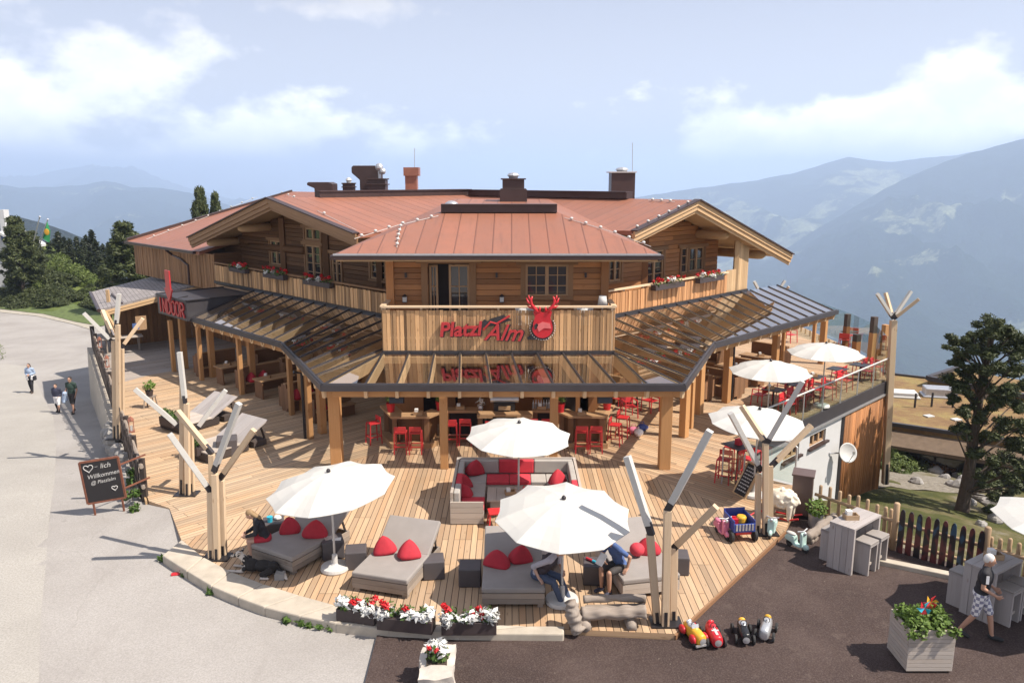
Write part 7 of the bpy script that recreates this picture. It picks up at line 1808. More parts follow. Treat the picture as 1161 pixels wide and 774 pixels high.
def person(label, loc, rz, J, H=1.75, skin='skin', top=('navy',.55), bottom=('denim',1.0), shoe='shoe', hair='darkhair', longhair=False, face=(0,-1,0), curl=.5, wide=1.0, glasses=False, sole=True, palm=None, voxel=.0095):
    k = H/1.75; V = {n: Vector(p)*k for n,p in J.items()}; fw = Vector(face).normalized(); up_ = Vector(J.get('headup',(0,0,1))).normalized(); side = fw.cross(up_).normalized(); up_ = side.cross(fw)
    t = thing('person',label,'person',tuple(loc),rz)
    hd = V['head']; Mh = Matrix((side,-fw,up_)).transposed()
    chest, pel, neck = V['chest'], V['pelvis'], V['neck']
    sd = (V['shL']-V['shR']).normalized(); tu = (neck-pel).normalized(); tf = sd.cross(tu)
    Mt = Matrix((sd, sd.cross(tu)*-1, tu)).transposed()
    def torso(m_, e):
        m_.ball(chest,((.165+e)*wide,.112*wide+e,.19+e),14,9,M=Mt); m_.ball(lerp(pel,chest,.45),((.145+e)*wide,.105*wide+e,.17+e),14,9,M=Mt); m_.ball(pel,((.16+e)*wide,.115*wide+e,.13+e),14,9,M=Mt)
        caps(m_, lerp(V['shL'],chest,.12), lerp(V['shR'],chest,.12), .068+e, .068+e); caps(m_, lerp(neck,V['shL'],.2), V['shL'], .055+e, .062+e); caps(m_, lerp(neck,V['shR'],.2), V['shR'], .055+e, .062+e)
    def body(m_):
        torso(m_, 0)
        caps(m_, chest+tu*.12, hd-up_*.06*k+fw*-.01, .062, .055)
        m_.ball(hd,(.076*k,.096*k,.115*k),16,11,M=Mh); m_.ball(hd-up_*.065*k+fw*.03*k,(.056*k,.06*k,.05*k),12,8,M=Mh)
        caps(m_, hd+fw*.088*k+up_*.012*k, hd+fw*.112*k-up_*.022*k, .011, .015, 7)      # nose
        caps(m_, hd+fw*.086*k-up_*.058*k-side*.018, hd+fw*.086*k-up_*.058*k+side*.018, .012, .012, 7)   # lips
        caps(m_, hd+fw*.082*k+up_*.030*k-side*.035, hd+fw*.082*k+up_*.030*k+side*.035, .014, .014, 7)   # brow
        for s_ in (-1,1): m_.ball(hd+side*s_*.077*k-fw*.005,(.012,.02,.032),8,6,M=Mh)
        for s_,nm in ((1,'L'),(-1,'R')):
            caps(m_, V['sh'+nm], V['el'+nm], .050*wide, .040); caps(m_, V['el'+nm], V['wr'+nm], .041, .028)
            d_ = (V['wr'+nm]-V['el'+nm]).normalized(); pn = Vector((-s_,-.3,-.1)) if palm is None or nm not in palm else Vector(palm[nm][1])
            if palm and nm in palm: d_ = Vector(palm[nm][0])
            hand(m_, V['wr'+nm], d_, pn, curl, s_)
            caps(m_, V['hip'+nm], V['kn'+nm], .082*wide, .056); caps(m_, V['kn'+nm], lerp(V['kn'+nm],V['an'+nm],.35)-fw*.0, .055, .054); caps(m_, lerp(V['kn'+nm],V['an'+nm],.3), V['an'+nm], .055, .036)
            toe = V['toe'+nm]; caps(m_, V['an'+nm]+Vector((0,0,-.025)), toe, .036, .030); m_.ball(V['an'+nm]-(toe-V['an'+nm]).normalized()*.03-Vector((0,0,.035)),.036,8,6)
    fuse(body, voxel, 3).build('body', M[skin], t, smooth=True)
    tm, sl = top
    def shirt(m_):
        torso(m_, .014)
        for nm in 'LR':
            q = lerp(V['sh'+nm],V['el'+nm],min(1,sl*2)); caps(m_, V['sh'+nm], q, .063*wide, .056)
            if sl > .5: caps(m_, V['el'+nm], lerp(V['el'+nm],V['wr'+nm],(sl-.5)*2), .055, .042)
    fuse(shirt, .012, 4).build('shirt', M[tm], t, smooth=True)
    bm_, bl = bottom
    def trousers(m_):
        m_.ball(pel-tu*.02,((.16+.018)*wide,.115*wide+.02,.14),14,9,M=Mt)
        for nm in 'LR':
            f = min(1, bl*2); caps(m_, V['hip'+nm], lerp(V['hip'+nm],V['kn'+nm],f), .098*wide, .098-.022*f)
            if bl > .5: caps(m_, V['kn'+nm], lerp(V['kn'+nm],V['an'+nm],(bl-.5)*2), .074, .056)
    fuse(trousers, .012, 4).build('trousers', M[bm_], t, smooth=True)
    for nm in 'LR':
        an, toe = V['an'+nm], V['toe'+nm]; dn = Vector((0,0,-1)) if abs(toe.z-an.z) < .12 else (toe-an).normalized()
        def shoe_(m_): caps(m_, an+Vector((0,0,-.035)), toe, .048, .040); m_.ball(an-Vector((0,0,.03))-(toe-an).normalized()*.035,(.045,.05,.045),10,7)
        fuse(shoe_, .012, 2).build('shoe', M[shoe], t, smooth=True)
    def hair_(m_):
        m_.ball(hd+up_*.022*k-fw*.018*k,(.084*k,.098*k,.108*k),16,11,M=Mh)
        if longhair:
            for s_ in (-1,0,1): caps(m_, hd-fw*.05*k+side*s_*.045, hd-fw*.085*k-up_*.24*k+side*s_*.05, .05, .035)
    h_ = fuse(hair_, .012, 2); keep = [i for i,f in enumerate(h_.f) if (lambda c: (c-hd).dot(fw) < .05*k+(c-hd).dot(up_)*.55 and ((c-hd).dot(up_) > -.035*k or longhair or (c-hd).dot(fw) < -.03*k) and (c-hd).dot(up_) > (-.09*k if not longhair else -9))(sum((h_.v[j] for j in f),Vector())/len(f))]
    h_.f = [h_.f[i] for i in keep]; h_.r = [h_.r[i] for i in keep]; h_.uv = [h_.uv[i] for i in keep]; h_.build('hair', M[hair], t, smooth=True)
    m_ = MB()
    for s_ in (-1,1): m_.ball(hd+fw*.088*k+side*s_*.031*k+up_*.008*k,(.024 if glasses else .010,.008,.017 if glasses else .008),8,6,M=Mh)
    if glasses: m_.tube([hd+side*-.078*k+up_*.012*k,hd+fw*.09*k-side*.05*k+up_*.012*k,hd+fw*.095*k+up_*.012*k,hd+fw*.09*k+side*.05*k+up_*.012*k,hd+side*.078*k+up_*.012*k],.005,5)
    m_.build('sunglasses' if glasses else 'eyes', M['black'], t)
    return t, V
def walkJ(st=.22, armsw=.18, lean=.02):
    return dict(pelvis=(0,0,.96),chest=(0,-lean,1.27),neck=(0,-lean-.01,1.47),head=(0,-lean-.03,1.625),shL=(.185,-lean,1.41),shR=(-.185,-lean,1.41),elL=(.235,armsw*.3,1.13),elR=(-.235,-armsw*.3,1.13),
        wrL=(.225,armsw*.2-.10,.89),wrR=(-.225,-armsw-.12,.91),hipL=(.09,0,.93),hipR=(-.09,0,.93),knL=(.095,-st*.75,.51),knR=(-.095,st*.25,.50),anL=(.095,-st*1.05,.085),anR=(-.095,st*1.15,.13),toeL=(.11,-st*1.05-.17,.04),toeR=(-.11,st*1.15-.15,.035))
yaw = lambda v: math.atan2(v[0],-v[1])     # rotation that turns -Y towards v
J = walkJ(.14,.02); J.update(elL=(.25,.04,1.15),wrL=(.06,-.19,1.10),elR=(-.25,.04,1.15),wrR=(-.06,-.20,1.08))
p5_, V5 = person('woman with long dark hair in a light blue jacket walking up the road', gsurf(36.5,445), .1, J, 1.70, top=('lightblue',.95), bottom=('black_cloth',1.0), hair='brownhair', longhair=True, glasses=True, shoe='brownhair', curl=.9)
m_ = MB(); [m_.box((sx*.13,-.03,.88),(.14,.2,.26),M=Matrix.Rotation(.15*sx,3,'Y')) for sx in (-1,1)]; m_.box((0,.07,.86),(.3,.1,.3)); m_.build('tied_shirt', M['white_cloth'], p5_, bevel=.04)
m_ = MB(); m_.box((.26,-.05,.86),(.13,.22,.26)); o_ = m_.build('handbag', M['black_cloth'], bevel=.04); tag(o_,'dark bag hanging beside the woman in the light blue jacket','bag'); o_.location = p5_.location; o_.rotation_euler = p5_.rotation_euler
J = walkJ(.12,.03); J.update(elL=(.27,.10,1.15),wrL=(.17,-.02,.98),elR=(-.27,.10,1.15),wrR=(-.17,-.02,.98))
p6_, _ = person('child in a dark sweater and white shorts walking beside the man on the road', gsurf(66.5,467), .05, J, 1.42, top=('navy',1.0), bottom=('white_cloth',.5), hair='brownhair', curl=.9)
m_ = MB()
def leggings(m_):
    for s_ in (-1,1): caps(m_,(s_*.077,-.02,.5*.81),(s_*.077,(-.12 if s_ > 0 else .13)*.81,.10*.81+.02),.058,.046)
fuse(leggings,.014,2).build('leggings', M['black_cloth'], p6_, smooth=True)
J = walkJ(.16,.12); J.update(elR=(-.26,.05,1.14),wrR=(-.20,-.22,1.04))
p7_, V7 = person('man in a dark green tee shirt with sunglasses carrying jackets on the road', gsurf(84,468.5), -.08, J, 1.82, top=('green_tee',.32), bottom=('dark_short',.48), hair='darkhair', glasses=True, shoe='shoe', skin='skin_tan', wide=1.08)
jk = MB(); 
def jackets(m_):
    for i in range(7): caps(m_,(-.20+R.uniform(-.06,.06),-.24+R.uniform(-.06,.06),1.06),(-.22+R.uniform(-.1,.08),-.26+R.uniform(-.08,.08),.66+R.uniform(-.06,.1)),.075,.06)
o_ = fuse(jackets,.018,2).build('jackets', M['lightblue'], smooth=True); tag(o_,'pale and dark jackets hanging over the arm of the man on the road','jacket'); o_.location = p7_.location; o_.rotation_euler = p7_.rotation_euler
# man on the forecourt
J = walkJ(.24,.10,.04); J.update(elR=(-.24,-.03,1.14),wrR=(-.10,-.26,.98),elL=(.26,.06,1.13),wrL=(.2,-.2,1.0))
fm = (.82,-.57,0)
p4_, V4 = person('white haired man in black polo shirt and checked shorts walking by a table', gp(1106,722,GZ0), yaw(fm), J, 1.78, skin='skin_tan', top=('black_cloth',.30), bottom=('white_cloth',.46), hair='white_hair', shoe='shoe', wide=1.12, curl=1.0, face=(.15,-.95,-.22))
M['checks'] = None; m, nt, out = newmat('checked_shorts'); Nn = NT(nt); v_ = Nn.n('TexCoord').outputs['Object']
ch_ = Nn.n('TexChecker'); ch_.inputs['Scale'].default_value = 15; ch_.inputs['Color1'].default_value = (.70,.69,.70,1); ch_.inputs['Color2'].default_value = (.22,.22,.30,1); Nn.l(v_,ch_.inputs[0]); Nn.bsdf(out,ch_.outputs[0],.85)
[c for c in p4_.children if c.name.startswith('trousers')][0].data.materials[0] = m
m_ = MB(); a_, b_ = V4['shR'], V4['elR']; d_ = (b_-a_).normalized(); o1 = Vector((-.062,-.045,0)); m_.beam(a_+d_*.0+o1,a_+d_*.15+o1+Vector((-.008,-.01,0)),.05,.018); m_.build('sleeve_stripe', M['white_cloth'], p4_)
# seated people
def sitJ(lean=.12, seat=.47, spread=.12, knee=.42, headdrop=.0):
    s = seat+.10
    return dict(pelvis=(0,0,s),chest=(0,-lean,s+.33),neck=(0,-lean*1.6,s+.52),head=(0,-lean*1.6-.07-headdrop,s+.65-headdrop*.4),shL=(.18,-lean*1.4,s+.45),shR=(-.18,-lean*1.4,s+.45),elL=(.22,-lean-.10,s+.20),elR=(-.22,-lean-.10,s+.20),wrL=(.12,-lean-.30,s+.12),wrR=(-.12,-lean-.30,s+.12),
        hipL=(.09,-.02,s-.02),hipR=(-.09,-.02,s-.02),knL=(spread,-knee,s-.04),knR=(-spread,-knee,s-.04),anL=(spread,-knee+.02,.09),anR=(-spread,-knee+.02,.09),toeL=(spread*1.1,-knee-.14,.045),toeR=(-spread*1.1,-knee-.14,.045))
J = sitJ(.13,.45,.07,.40,.05); J['headup'] = (0,-.55,1); J['anL'] = (.08,-.30,.09); J['toeL'] = (.09,-.44,.045); J['anR'] = (-.06,-.36,.09)
c1, r1, L1_ = LNG[0]; q_ = c1+Matrix.Rotation(r1,3,'Z')@Vector((-L1_/2+.10,.34,0))
person('blonde woman in a black long sleeved top sitting on the lounger edge looking down', q_, yaw((-.95,-.30,0)), J, 1.66, top=('black_cloth',1.0), bottom=('redcloth',.25), hair='blond', shoe='shoe', longhair=True, face=(0,-.75,-.66))
J = sitJ(.26,.45,.11,.44,.05); J['headup'] = (0,-.35,1); J.update(elR=(-.25,-.02,.80),wrR=(-.24,-.14,.575),elL=(.22,-.38,.78),wrL=(.10,-.52,.68),anL=(.12,-.66,.09),toeL=(.13,-.83,.05),anR=(-.10,-.60,.09),toeR=(-.11,-.77,.05),knR=(-.12,-.42,.50),knL=(.12,-.45,.51))
c3, r3, L3_ = LNG[2]; q_ = c3+Vector((L3_/2-.12,.48,0))
p2_, V2 = person('man in a dark vest and jeans sitting on the lounger edge bent forward', q_, yaw((.86,-.5,0)), J, 1.76, top=('checked',.6), bottom=('denim',1.0), hair='darkhair', shoe='whiteshoe', face=(0,-.85,-.5), wide=1.1, palm={'R':((0,-.6,-.5),(0,0,-1))})
def vest(m_):
    sd = Vector((1,0,0)); pel, chest = V2['pelvis'], V2['chest']; tu = (V2['neck']-pel).normalized(); Mt = Matrix((sd, sd.cross(tu)*-1, tu)).transposed(); e = .03
    m_.ball(chest,((.165+e)*1.1,.122+e,.2+e),14,9,M=Mt); m_.ball(lerp(pel,chest,.45),((.15+e)*1.1,.12+e,.18+e),14,9,M=Mt); m_.ball(pel,(.19,.145,.12),14,9,M=Mt); caps(m_,lerp(V2['shL'],chest,.3),lerp(V2['shR'],chest,.3),.085,.085)
fuse(vest,.013,3).build('vest', M['vest'], p2_, smooth=True)
J = sitJ(.16,.45,.12,.44,.05); J['headup'] = (0,-.35,1); J.update(elL=(.28,.0,.80),wrL=(.27,-.06,.575),elR=(-.22,-.32,.78),wrR=(-.06,-.42,.74))
c4, r4, L4_ = LNG[3]; q_ = c4+Matrix.Rotation(r4,3,'Z')@Vector((-L4_/2+.12,.52,0))
p3_, V3 = person('man in blue tee shirt and dark shorts sitting on the lounger edge with a tablet', q_, yaw((-.80,-.6,0)), J, 1.78, top=('blue_tee',.32), bottom=('dark_short',.42), hair='darkhair', shoe='navy', skin='skin_tan', face=(0,-.8,-.6), palm={'L':((.1,-.8,-.4),(0,0,-1))})
fl_ = Matrix.Rotation(yaw((-.80,-.6,0)),3,'Z'); w_ = q_+fl_@(V3['wrR']+Vector((.04,-.12,.06)))
m_ = MB(); m_.box((0,0,0),(.20,.012,.27),M=Matrix.Rotation(-.7,3,'X')); o_ = m_.build('tablet', M['galv'], bevel=.004); tag(o_,'grey tablet held by the man in the blue tee shirt','tablet'); o_.location = w_; o_.rotation_euler = (0,0,yaw((-.80,-.6,0)))
# dog
def dog(m_):
    m_.ball((-.02,.0,.17),(.20,.15,.15),12,8); m_.ball((.26,.02,.17),(.24,.15,.14),12,8); m_.ball((.48,.03,.15),(.16,.15,.14),12,8)
    caps(m_,(-.14,0,.24),(-.26,0,.36),.095,.075); m_.ball((-.32,-.01,.40),(.095,.08,.085),12,8); caps(m_,(-.36,-.01,.385),(-.49,-.02,.345),.055,.035); m_.ball((-.505,-.02,.35),.02,7,5)
    for s_ in (-1,1):
        caps(m_,(-.27,s_*.055,.46),(-.255,s_*.09,.50),.035,.018); caps(m_,(-.255,s_*.09,.50),(-.29,s_*.11,.455),.02,.01)
        caps(m_,(-.12,s_*.10,.13),(-.22,s_*.12,.05),.06,.045); caps(m_,(-.22,s_*.12,.045),(-.50,s_*.13,.035),.04,.03); m_.ball((-.53,s_*.13,.033),(.05,.034,.032),8,5)
    caps(m_,(.50,-.14,.14),(.36,-.24,.10),.09,.06); caps(m_,(.36,-.24,.09),(.52,-.28,.04),.045,.03); caps(m_,(.52,-.28,.035),(.36,-.30,.03),.03,.026)
    caps(m_,(.5,.12,.12),(.38,.2,.08),.08,.05); caps(m_,(.38,.2,.05),(.30,.22,.03),.04,.03)
    caps(m_,(.62,.03,.14),(.82,-.10,.06),.05,.055); caps(m_,(.82,-.10,.06),(.95,-.22,.05),.06,.025)
m, nt, out = newmat('black_white_coat'); Nn = NT(nt); v_ = Nn.n('TexCoord').outputs['Object']; sp = Nn.n('SeparateXYZ'); Nn.l(v_,sp.inputs[0]); nz = Nn.noise(v_,7,3,.5)
xx = Nn.math('ADD', sp.outputs[0], Nn.math('MULTIPLY', Nn.math('SUBTRACT', nz, .5), .30))
fr_ = Nn.maprange(xx,-.13,-.16,0,1); lo_ = Nn.maprange(Nn.math('ADD',sp.outputs[2],Nn.math('MULTIPLY',Nn.math('SUBTRACT',nz,.5),.06)),.075,.06,0,1); tl_ = Nn.maprange(sp.outputs[0],.80,.83,0,1)
pat = Nn.noise(v_,11,2,.5); pm = Nn.maprange(pat,.5,.53,1,0)
mk = Nn.math('MAXIMUM', Nn.math('MAXIMUM', Nn.math('MULTIPLY', fr_, pm), lo_), tl_)
fur = Nn.noise(v_,60,3,.7); Nn.bsdf(out, Nn.mix(mk,(.018,.015,.014),(.52,.46,.40)), .9, bump=fur, bs=.6, bd=.01); M['coat'] = m
pd = gp(287,648); dg_ = thing('dog','black and white dog lying on the deck in front of the woman on the lounger','dog',tuple(pd),-.12); dg_.rotation_euler = (0,0,-.22); fuse(dog,.011,2).build('body', M['coat'], dg_, smooth=True)
m_ = MB(); [m_.ball((-.385,s_*.055-.01,.425),.013,6,4) for s_ in (-1,1)]; m_.ball((-.525,-.02,.352),(.014,.018,.013),7,5); m_.build('eyes_and_nose', M['black'], dg_)
m_ = MB(); hewn(m_,(0,0,.07),(.22,.2,.14),4,.03,9); o_ = m_.build('stone', M['stone'], smooth=True); tag(o_,'grey stone lying behind the dog','stone'); o_.location = gp(318,655)
m_ = MB(); m_.box((0,0,.02),(.26,.1,.05),M=Matrix.Rotation(.3,3,'Z')); m_.box((.05,.08,.02),(.16,.08,.04)); o_ = m_.build('litter', M['redpaint'], bevel=.012); tag(o_,'crushed red drink pack on the road beside the kerb','litter'); o_.location = gsurf(201,651)

# ------------------------------------------------------------------ plants by the kerb and the road
def weed(label, pts, s_=.16, n_=60, leaf='leaf', z=None):
    t = thing('weed_tuft',label,'weeds',tuple(pts[0]),world=True); m_ = MB(); [leafball(m_,p_+Vector((R.uniform(-.1,.1),R.uniform(-.08,.08),s_*.6)),s_,n_,.05,el=1.6) for p_ in pts]; m_.build('foliage', M[leaf], t); m_ = MB(); [m_.tube([p_-Vector((0,0,.1)),p_+Vector((0,0,s_))],.01,5) for p_ in pts]; m_.build('stems', M['bark'], t)
weed('weeds growing from the gutter at the kerb left of the flower boxes', [gsurf(px,py) for px,py in ((326,704),(336,707),(345,709),(354,711),(363,713),(372,715))], .08)
weed('green weeds growing at the foot of the stone wall beside the chalkboard', [gsurf(px,py)+Vector((0,0,h)) for px,py,h in ((150,578,0),(147,572,.2),(149,565,.4),(146,560,.55),(151,573,.25))], .15, 60)
weed('dark weeds at the foot of the wall behind the chalkboard', [gsurf(px,py) for px,py in ((141,512),(138,500),(143,524))], .25, 70)
weed('small weeds at the blunt left end of the kerb', [gsurf(px,py) for px,py in ((184,636),(213,653),(243,671))], .09, 40)
weed('green tuft of grass at the left road edge', [gsurf(px,py) for px,py in ((-4,400),(-10,395),(-3,408))], .6, 160, 'shrub_light')

# ------------------------------------------------------------------ trees
def needle(mb, c, r, n, s_, flat=.8, rr=R):
    leafball(mb, c, r, n, s_, rr, flat, .35, 2.0)
def mk_spruce(sd):
    rr = random.Random(sd); t = thing('spruce_tree','x','tree',group='dark spruces behind the slope'); H_ = 10; m_ = MB()
    z = .8
    while z < H_*.97:
        rad_ = (1-z/H_)**.85*2.1*rr.uniform(.8,1.1)+.12; nb = max(4,int(9*(1-z/H_)+3)); a0 = rr.uniform(0,6)
        for b in range(nb):
            a_ = a0+2*PI*b/nb+rr.uniform(-.25,.25); L_ = rad_*rr.uniform(.7,1.1); k_ = max(2,int(L_/.38))
            for j in range(k_):
                f = (j+.7)/k_; needle(m_,(math.cos(a_)*L_*f,math.sin(a_)*L_*f,z-.34*L_*f+.06*j),.20+.14*(1-f),9,.17,.5,rr)
        z += .34+.25*(1-z/H_)
    needle(m_,(0,0,H_-.15),.15,14,.15,1.5,rr); m_.build('crown', M['spruce'], t)
    m_ = MB(); m_.tube([(0,0,-.5),(0,0,H_*.5),(0,0,H_*.97)],[.2,.12,.03],8); m_.build('trunk', M['bark'], t); return t
def mk_stonepine(sd, label='x', H_=10, W_=3.2, n=150):
    rr = random.Random(sd); t = thing('stone_pine',label,'tree'); m_ = MB(); tk = MB(); tk.tube([(0,0,-.6),(.1,0,H_*.4),(0,.1,H_*.92)],[.26,.2,.06],9)
    for i in range(n):
        z = H_*(.1+.88*rr.random()**.9); f = z/H_; prof = (.75+.5*f if f < .35 else 1.0 if f < .55 else 1.0-(f-.55)/.45*.78); rr_ = W_*.5*prof*math.sqrt(rr.uniform(.15,1))*rr.choice((.85,1,1.12)); a_ = rr.uniform(0,6.28)
        c_ = Vector((math.cos(a_)*rr_,math.sin(a_)*rr_,z)); r_ = rr.uniform(.38,.62)
        needle(m_,c_,r_,75,.12,.7,rr)
        if i % 3 == 0: tk.tube([(0,0,z-.5*rr_),c_-Vector((0,0,.1))],[.06,.02],5)
    m_.build('crown', M['pine'], t); tk.build('trunk', M['bark'], t); return t
SP = [mk_spruce(s) for s in (1,2,3)]
def put_tree(proto, first, px, ptop, Y, hproto, label, wf=1.0, zb=None, grp=None):
    o_ = proto if first else copy_tree(proto); tp = dp(px,ptop,Y); zb_ = (hterr(tp.x,Y) if zb is None else zb)-.2; s_ = (tp.z-zb_)/hproto
    o_.location = (tp.x,Y,zb_); o_.scale = (s_*wf,s_*wf,s_); o_.rotation_euler = (0,0,R.uniform(0,6)); o_['label'] = label
    if grp: o_['group'] = grp
    return o_
spl = 'dark spruce in the dense row on the slope left of the lodge'
for i,(px,py,Y) in enumerate(((65,262,104),(72,268,108),(78,270,100),(86,268,108),(93,272,104),(97,266,112),(103,260,106),(108,272,99),(116,276,108),(61,270,112),(55,272,108),(90,280,97),(122,274,112),(100,284,95),(112,288,94),(82,284,98),(128,282,106),(160,285,98),(168,290,104),(40,268,116))):
    put_tree(SP[i%3], i < 3, px, py, Y, 10, spl, 1.1, zb=-5.5)
bigp = mk_stonepine(11,'x',10,4.3,250); put_tree(bigp, True, 141, 252, 78, 10, 'big dense stone pine at the left behind the side hut', 1.0, grp='stone pines')
for px,py,Y,lb,wf in ((120,300,84,'smaller pine left of the big stone pine',1.1),(166,292,86,'smaller pine right of the big stone pine behind the roof corner',1.1),(225,213,75,'pine top showing above the roof, the larger of two',.42),(243,219,77,'pine top showing above the roof, the smaller of two',.33),(16,246,88,'dark pine in front of the white hillside house',.9),(35,262,92,'small pine right of the white hillside house',.9)):
    zb = None if px not in (225,243) else -5; put_tree(bigp, False, px, py, Y, 10, lb, wf, zb, 'stone pines')
def mk_shrub(sd, mat):
    rr = random.Random(sd); t = thing('shrub','x','shrub'); m_ = MB(); tk = MB()
    for i in range(46):
        a_ = rr.uniform(0,6.28); r_ = 1.7*math.sqrt(rr.random()); z = .25+.95*(1-(r_/1.8)**2)*rr.uniform(.6,1.15); leafball(m_,(math.cos(a_)*r_,math.sin(a_)*r_,z),rr.uniform(.3,.5),95,.085,rr,.8,.4,1.9)
        if i % 4 == 0: tk.tube([(0,0,-.3),(math.cos(a_)*r_*.8,math.sin(a_)*r_*.8,z)],.03,5)
    m_.build('foliage', M[mat], t); tk.build('stems', M['bark'], t); return t
SH = [mk_shrub(21,'shrub'),mk_shrub(22,'shrub'),mk_shrub(23,'shrub_light')]; used_ = [0,0,0]
def put_shrub(k, p_, s_, label, grp, sz=1.0):
    o_ = SH[k] if not used_[k] else copy_tree(SH[k]); used_[k] = 1; o_.location = p_; o_.scale = (s_,s_,s_*sz); o_.rotation_euler = (0,0,R.uniform(0,6)); o_['label'] = label; o_['group'] = grp
for i in range(64):
    px = R.uniform(-14,118); py = R.uniform(305,352); py = max(py, 318 if px > 70 else 303); p_ = gsurf(px,py,hterr)
    if p_.y > 120 or p_.y < 55: p_ = gsurf(px,340,hterr)
    put_shrub(i%2, p_-Vector((0,0,.2)), R.uniform(.65,1.05)*p_.y/85, 'dark mountain pine shrub on the slope above the road', 'mountain pine shrubs on the left slope')
for i,(px,py,s_) in enumerate(((60,310,1.0),(70,306,1.1),(80,314,1.1),(95,322,1.0),(50,325,.8),(104,335,.8),(18,342,.6),(85,304,1.0),(64,300,1.0),(30,345,.6),(110,343,.6),(2,338,.7))):
    p_ = gsurf(px,py,hterr); put_shrub(2, p_-Vector((0,0,.2)), s_*max(p_.y,60)/85, 'light green alder bush among the dark shrubs on the slope', 'light green bushes on the left slope')
for i,(px,py,s_) in enumerate(((1008,527,.7),(1016,523,.75),(1026,526,.7),(1036,524,.8),(1048,528,.6),(1056,524,.75),(1068,526,.7),(1078,530,.6),(1110,546,.5),(1012,533,.45),(1042,532,.4),(1086,527,.7),(1098,530,.7),(1120,536,.7),(1140,540,.8))):
    put_shrub(i%2 if i%3 else 2, gsurf(px,py,hterr)-Vector((0,0,.1)), s_*1.15, 'low green bush at the foot of the right slope', 'low bushes on the right slope')
rs_ = mk_shrub(31,'redleaf'); rs_.location = gsurf(1062,533,hterr); rs_.scale = (.7,.7,.6); rs_['label'] = 'reddish withered bush beside the gravel on the right slope'; 
for i in range(16):
    px, py = ((1040,548),(1061,536),(1071,542),(1078,536),(1086,541),(1092,548),(1100,556),(1083,552),(1066,528),(1110,566),(1120,572),(1098,570),(1128,590),(1112,596),(1074,528),(1090,534))[i]
    m_ = MB(); m_.ball((0,0,.1),(.42,.32,.25),10,7)
    for v in m_.v: v += v.normalized()*noise.noise(v*2.7+Vector((i*3,0,0)))*.16
    o_ = m_.build('boulder', M['stone'], smooth=False); tag(o_,'rough grey boulder on the right slope by the pine','boulder','boulders on the right slope'); o_.location = gsurf(px,py,hterr); s_ = R.uniform(.6,1.2); o_.scale = (s_,s_,s_); o_.rotation_euler = (0,0,R.uniform(0,6))
# the big leaning pine on the right
pn = thing('pine_tree','tall dark pine with leaning trunk and gappy crown on the right slope','tree',tuple(gsurf(1090,578,hterr)),world=True)
base = gsurf(1090,578,hterr); PY_ = base.y; rr = random.Random(5); print('pine base', base)
tkp = [base-Vector((0,0,.4)), dp(1094,560,PY_), dp(1101,520,PY_), dp(1108,470,PY_+.1), dp(1114,430,PY_), dp(1121,395,PY_+.1), dp(1127,365,PY_)]
m_ = MB(); m_.tube(tkp,[.30,.25,.2,.16,.13,.09,.04],12); cr = MB(); lim = m_
clus = [(1127,366,9),(1116,372,8),(1138,370,9),(1146,374,8),(1108,382,9),(1122,382,10),(1140,384,12),(1155,386,10),(1096,388,8),(1083,386,6),(1078,392,5),(1104,398,10),(1128,400,12),(1148,402,12),(1162,396,9),(1092,404,8),(1084,412,5),(1112,416,10),(1136,420,13),(1156,418,11),(1096,426,8),(1080,432,8),(1088,440,9),(1120,438,11),(1144,442,13),(1162,436,10),(1100,448,9),(1084,452,6),(1128,458,12),(1152,462,12),(1094,466,9),(1112,472,9),(1140,480,13),(1160,482,10),(1088,484,7),(1098,492,8),(1122,496,11),(1148,504,12),(1164,506,10),(1108,512,8),(1132,520,12),(1154,526,11),(1118,534,9),(1142,542,11),(1162,546,9),(1110,548,7),(1130,558,9),(1150,562,8),(1124,574,6),(1176,420,12),(1178,470,14),(1176,520,14),(1172,395,9),(1090,420,5)]
for px,py,rp in clus:
    for k_ in range(5):
        Yc = PY_+rr.uniform(-1.5,1.5)*(1.0 if px > 1092 else .5); c_ = dp(px+rr.uniform(-8,8),py+rr.uniform(-6,6),Yc); r_ = rp/CF*(Yc)*rr.uniform(.5,1.05)
        needle(cr,c_,r_,260,.042,.7,rr)
        if k_ == 0:
            tt = min(5.9,max(1.2,(560-py)/195*5)); i = int(tt); j0 = lerp(tkp[i],tkp[min(6,i+1)],tt-i); 
            lim.tube([j0-Vector((0,0,.25)),lerp(j0,c_,.5)-Vector((0,0,.12)),c_],[.055,.035,.015],6)
cr.build('crown', M['pine'], pn); lim.build('trunk', M['bark'], pn)

# ------------------------------------------------------------------ far buildings
fb_ = thing('flat_roof_building','low flat building with a brown planted roof and skylights below the terrace','building',(28,46,-8),world=True)
zr_ = -5.1
ra, rb, rc, rd = dp(1000,472,44), dp(1108,485,41.5), None, None
ra.z = rb.z = zr_; dr = (rb-ra).normalized(); ra = ra-dr*4; rb2 = rb+dr*14; nb_ = Vector((-dr.y,dr.x,0)); rd = ra+nb_*13; rc2 = rb2+nb_*13
m, nt, out = newmat('sedum_roof'); Nn = NT(nt); v_ = Nn.n('TexCoord').outputs['Object']; a_ = Nn.noise(v_,.45,6,.68); b_ = Nn.noise(v_,5,5,.75)
c_ = Nn.ramp(a_,[(.3,(.16,.085,.04)),(.5,(.22,.135,.055)),(.62,(.27,.20,.07)),(.75,(.20,.19,.06))]); c_ = Nn.mix(Nn.maprange(b_,.3,.7,.5,0),c_,(.09,.05,.025)); Nn.bsdf(out,c_,.95,bump=b_,bs=.8,bd=.05); M['sedum'] = m
m_ = MB(); m_.slab([ra,rb2,rc2,rd],.35); m_.build('roof', M['sedum'], fb_)
m_ = MB(); 
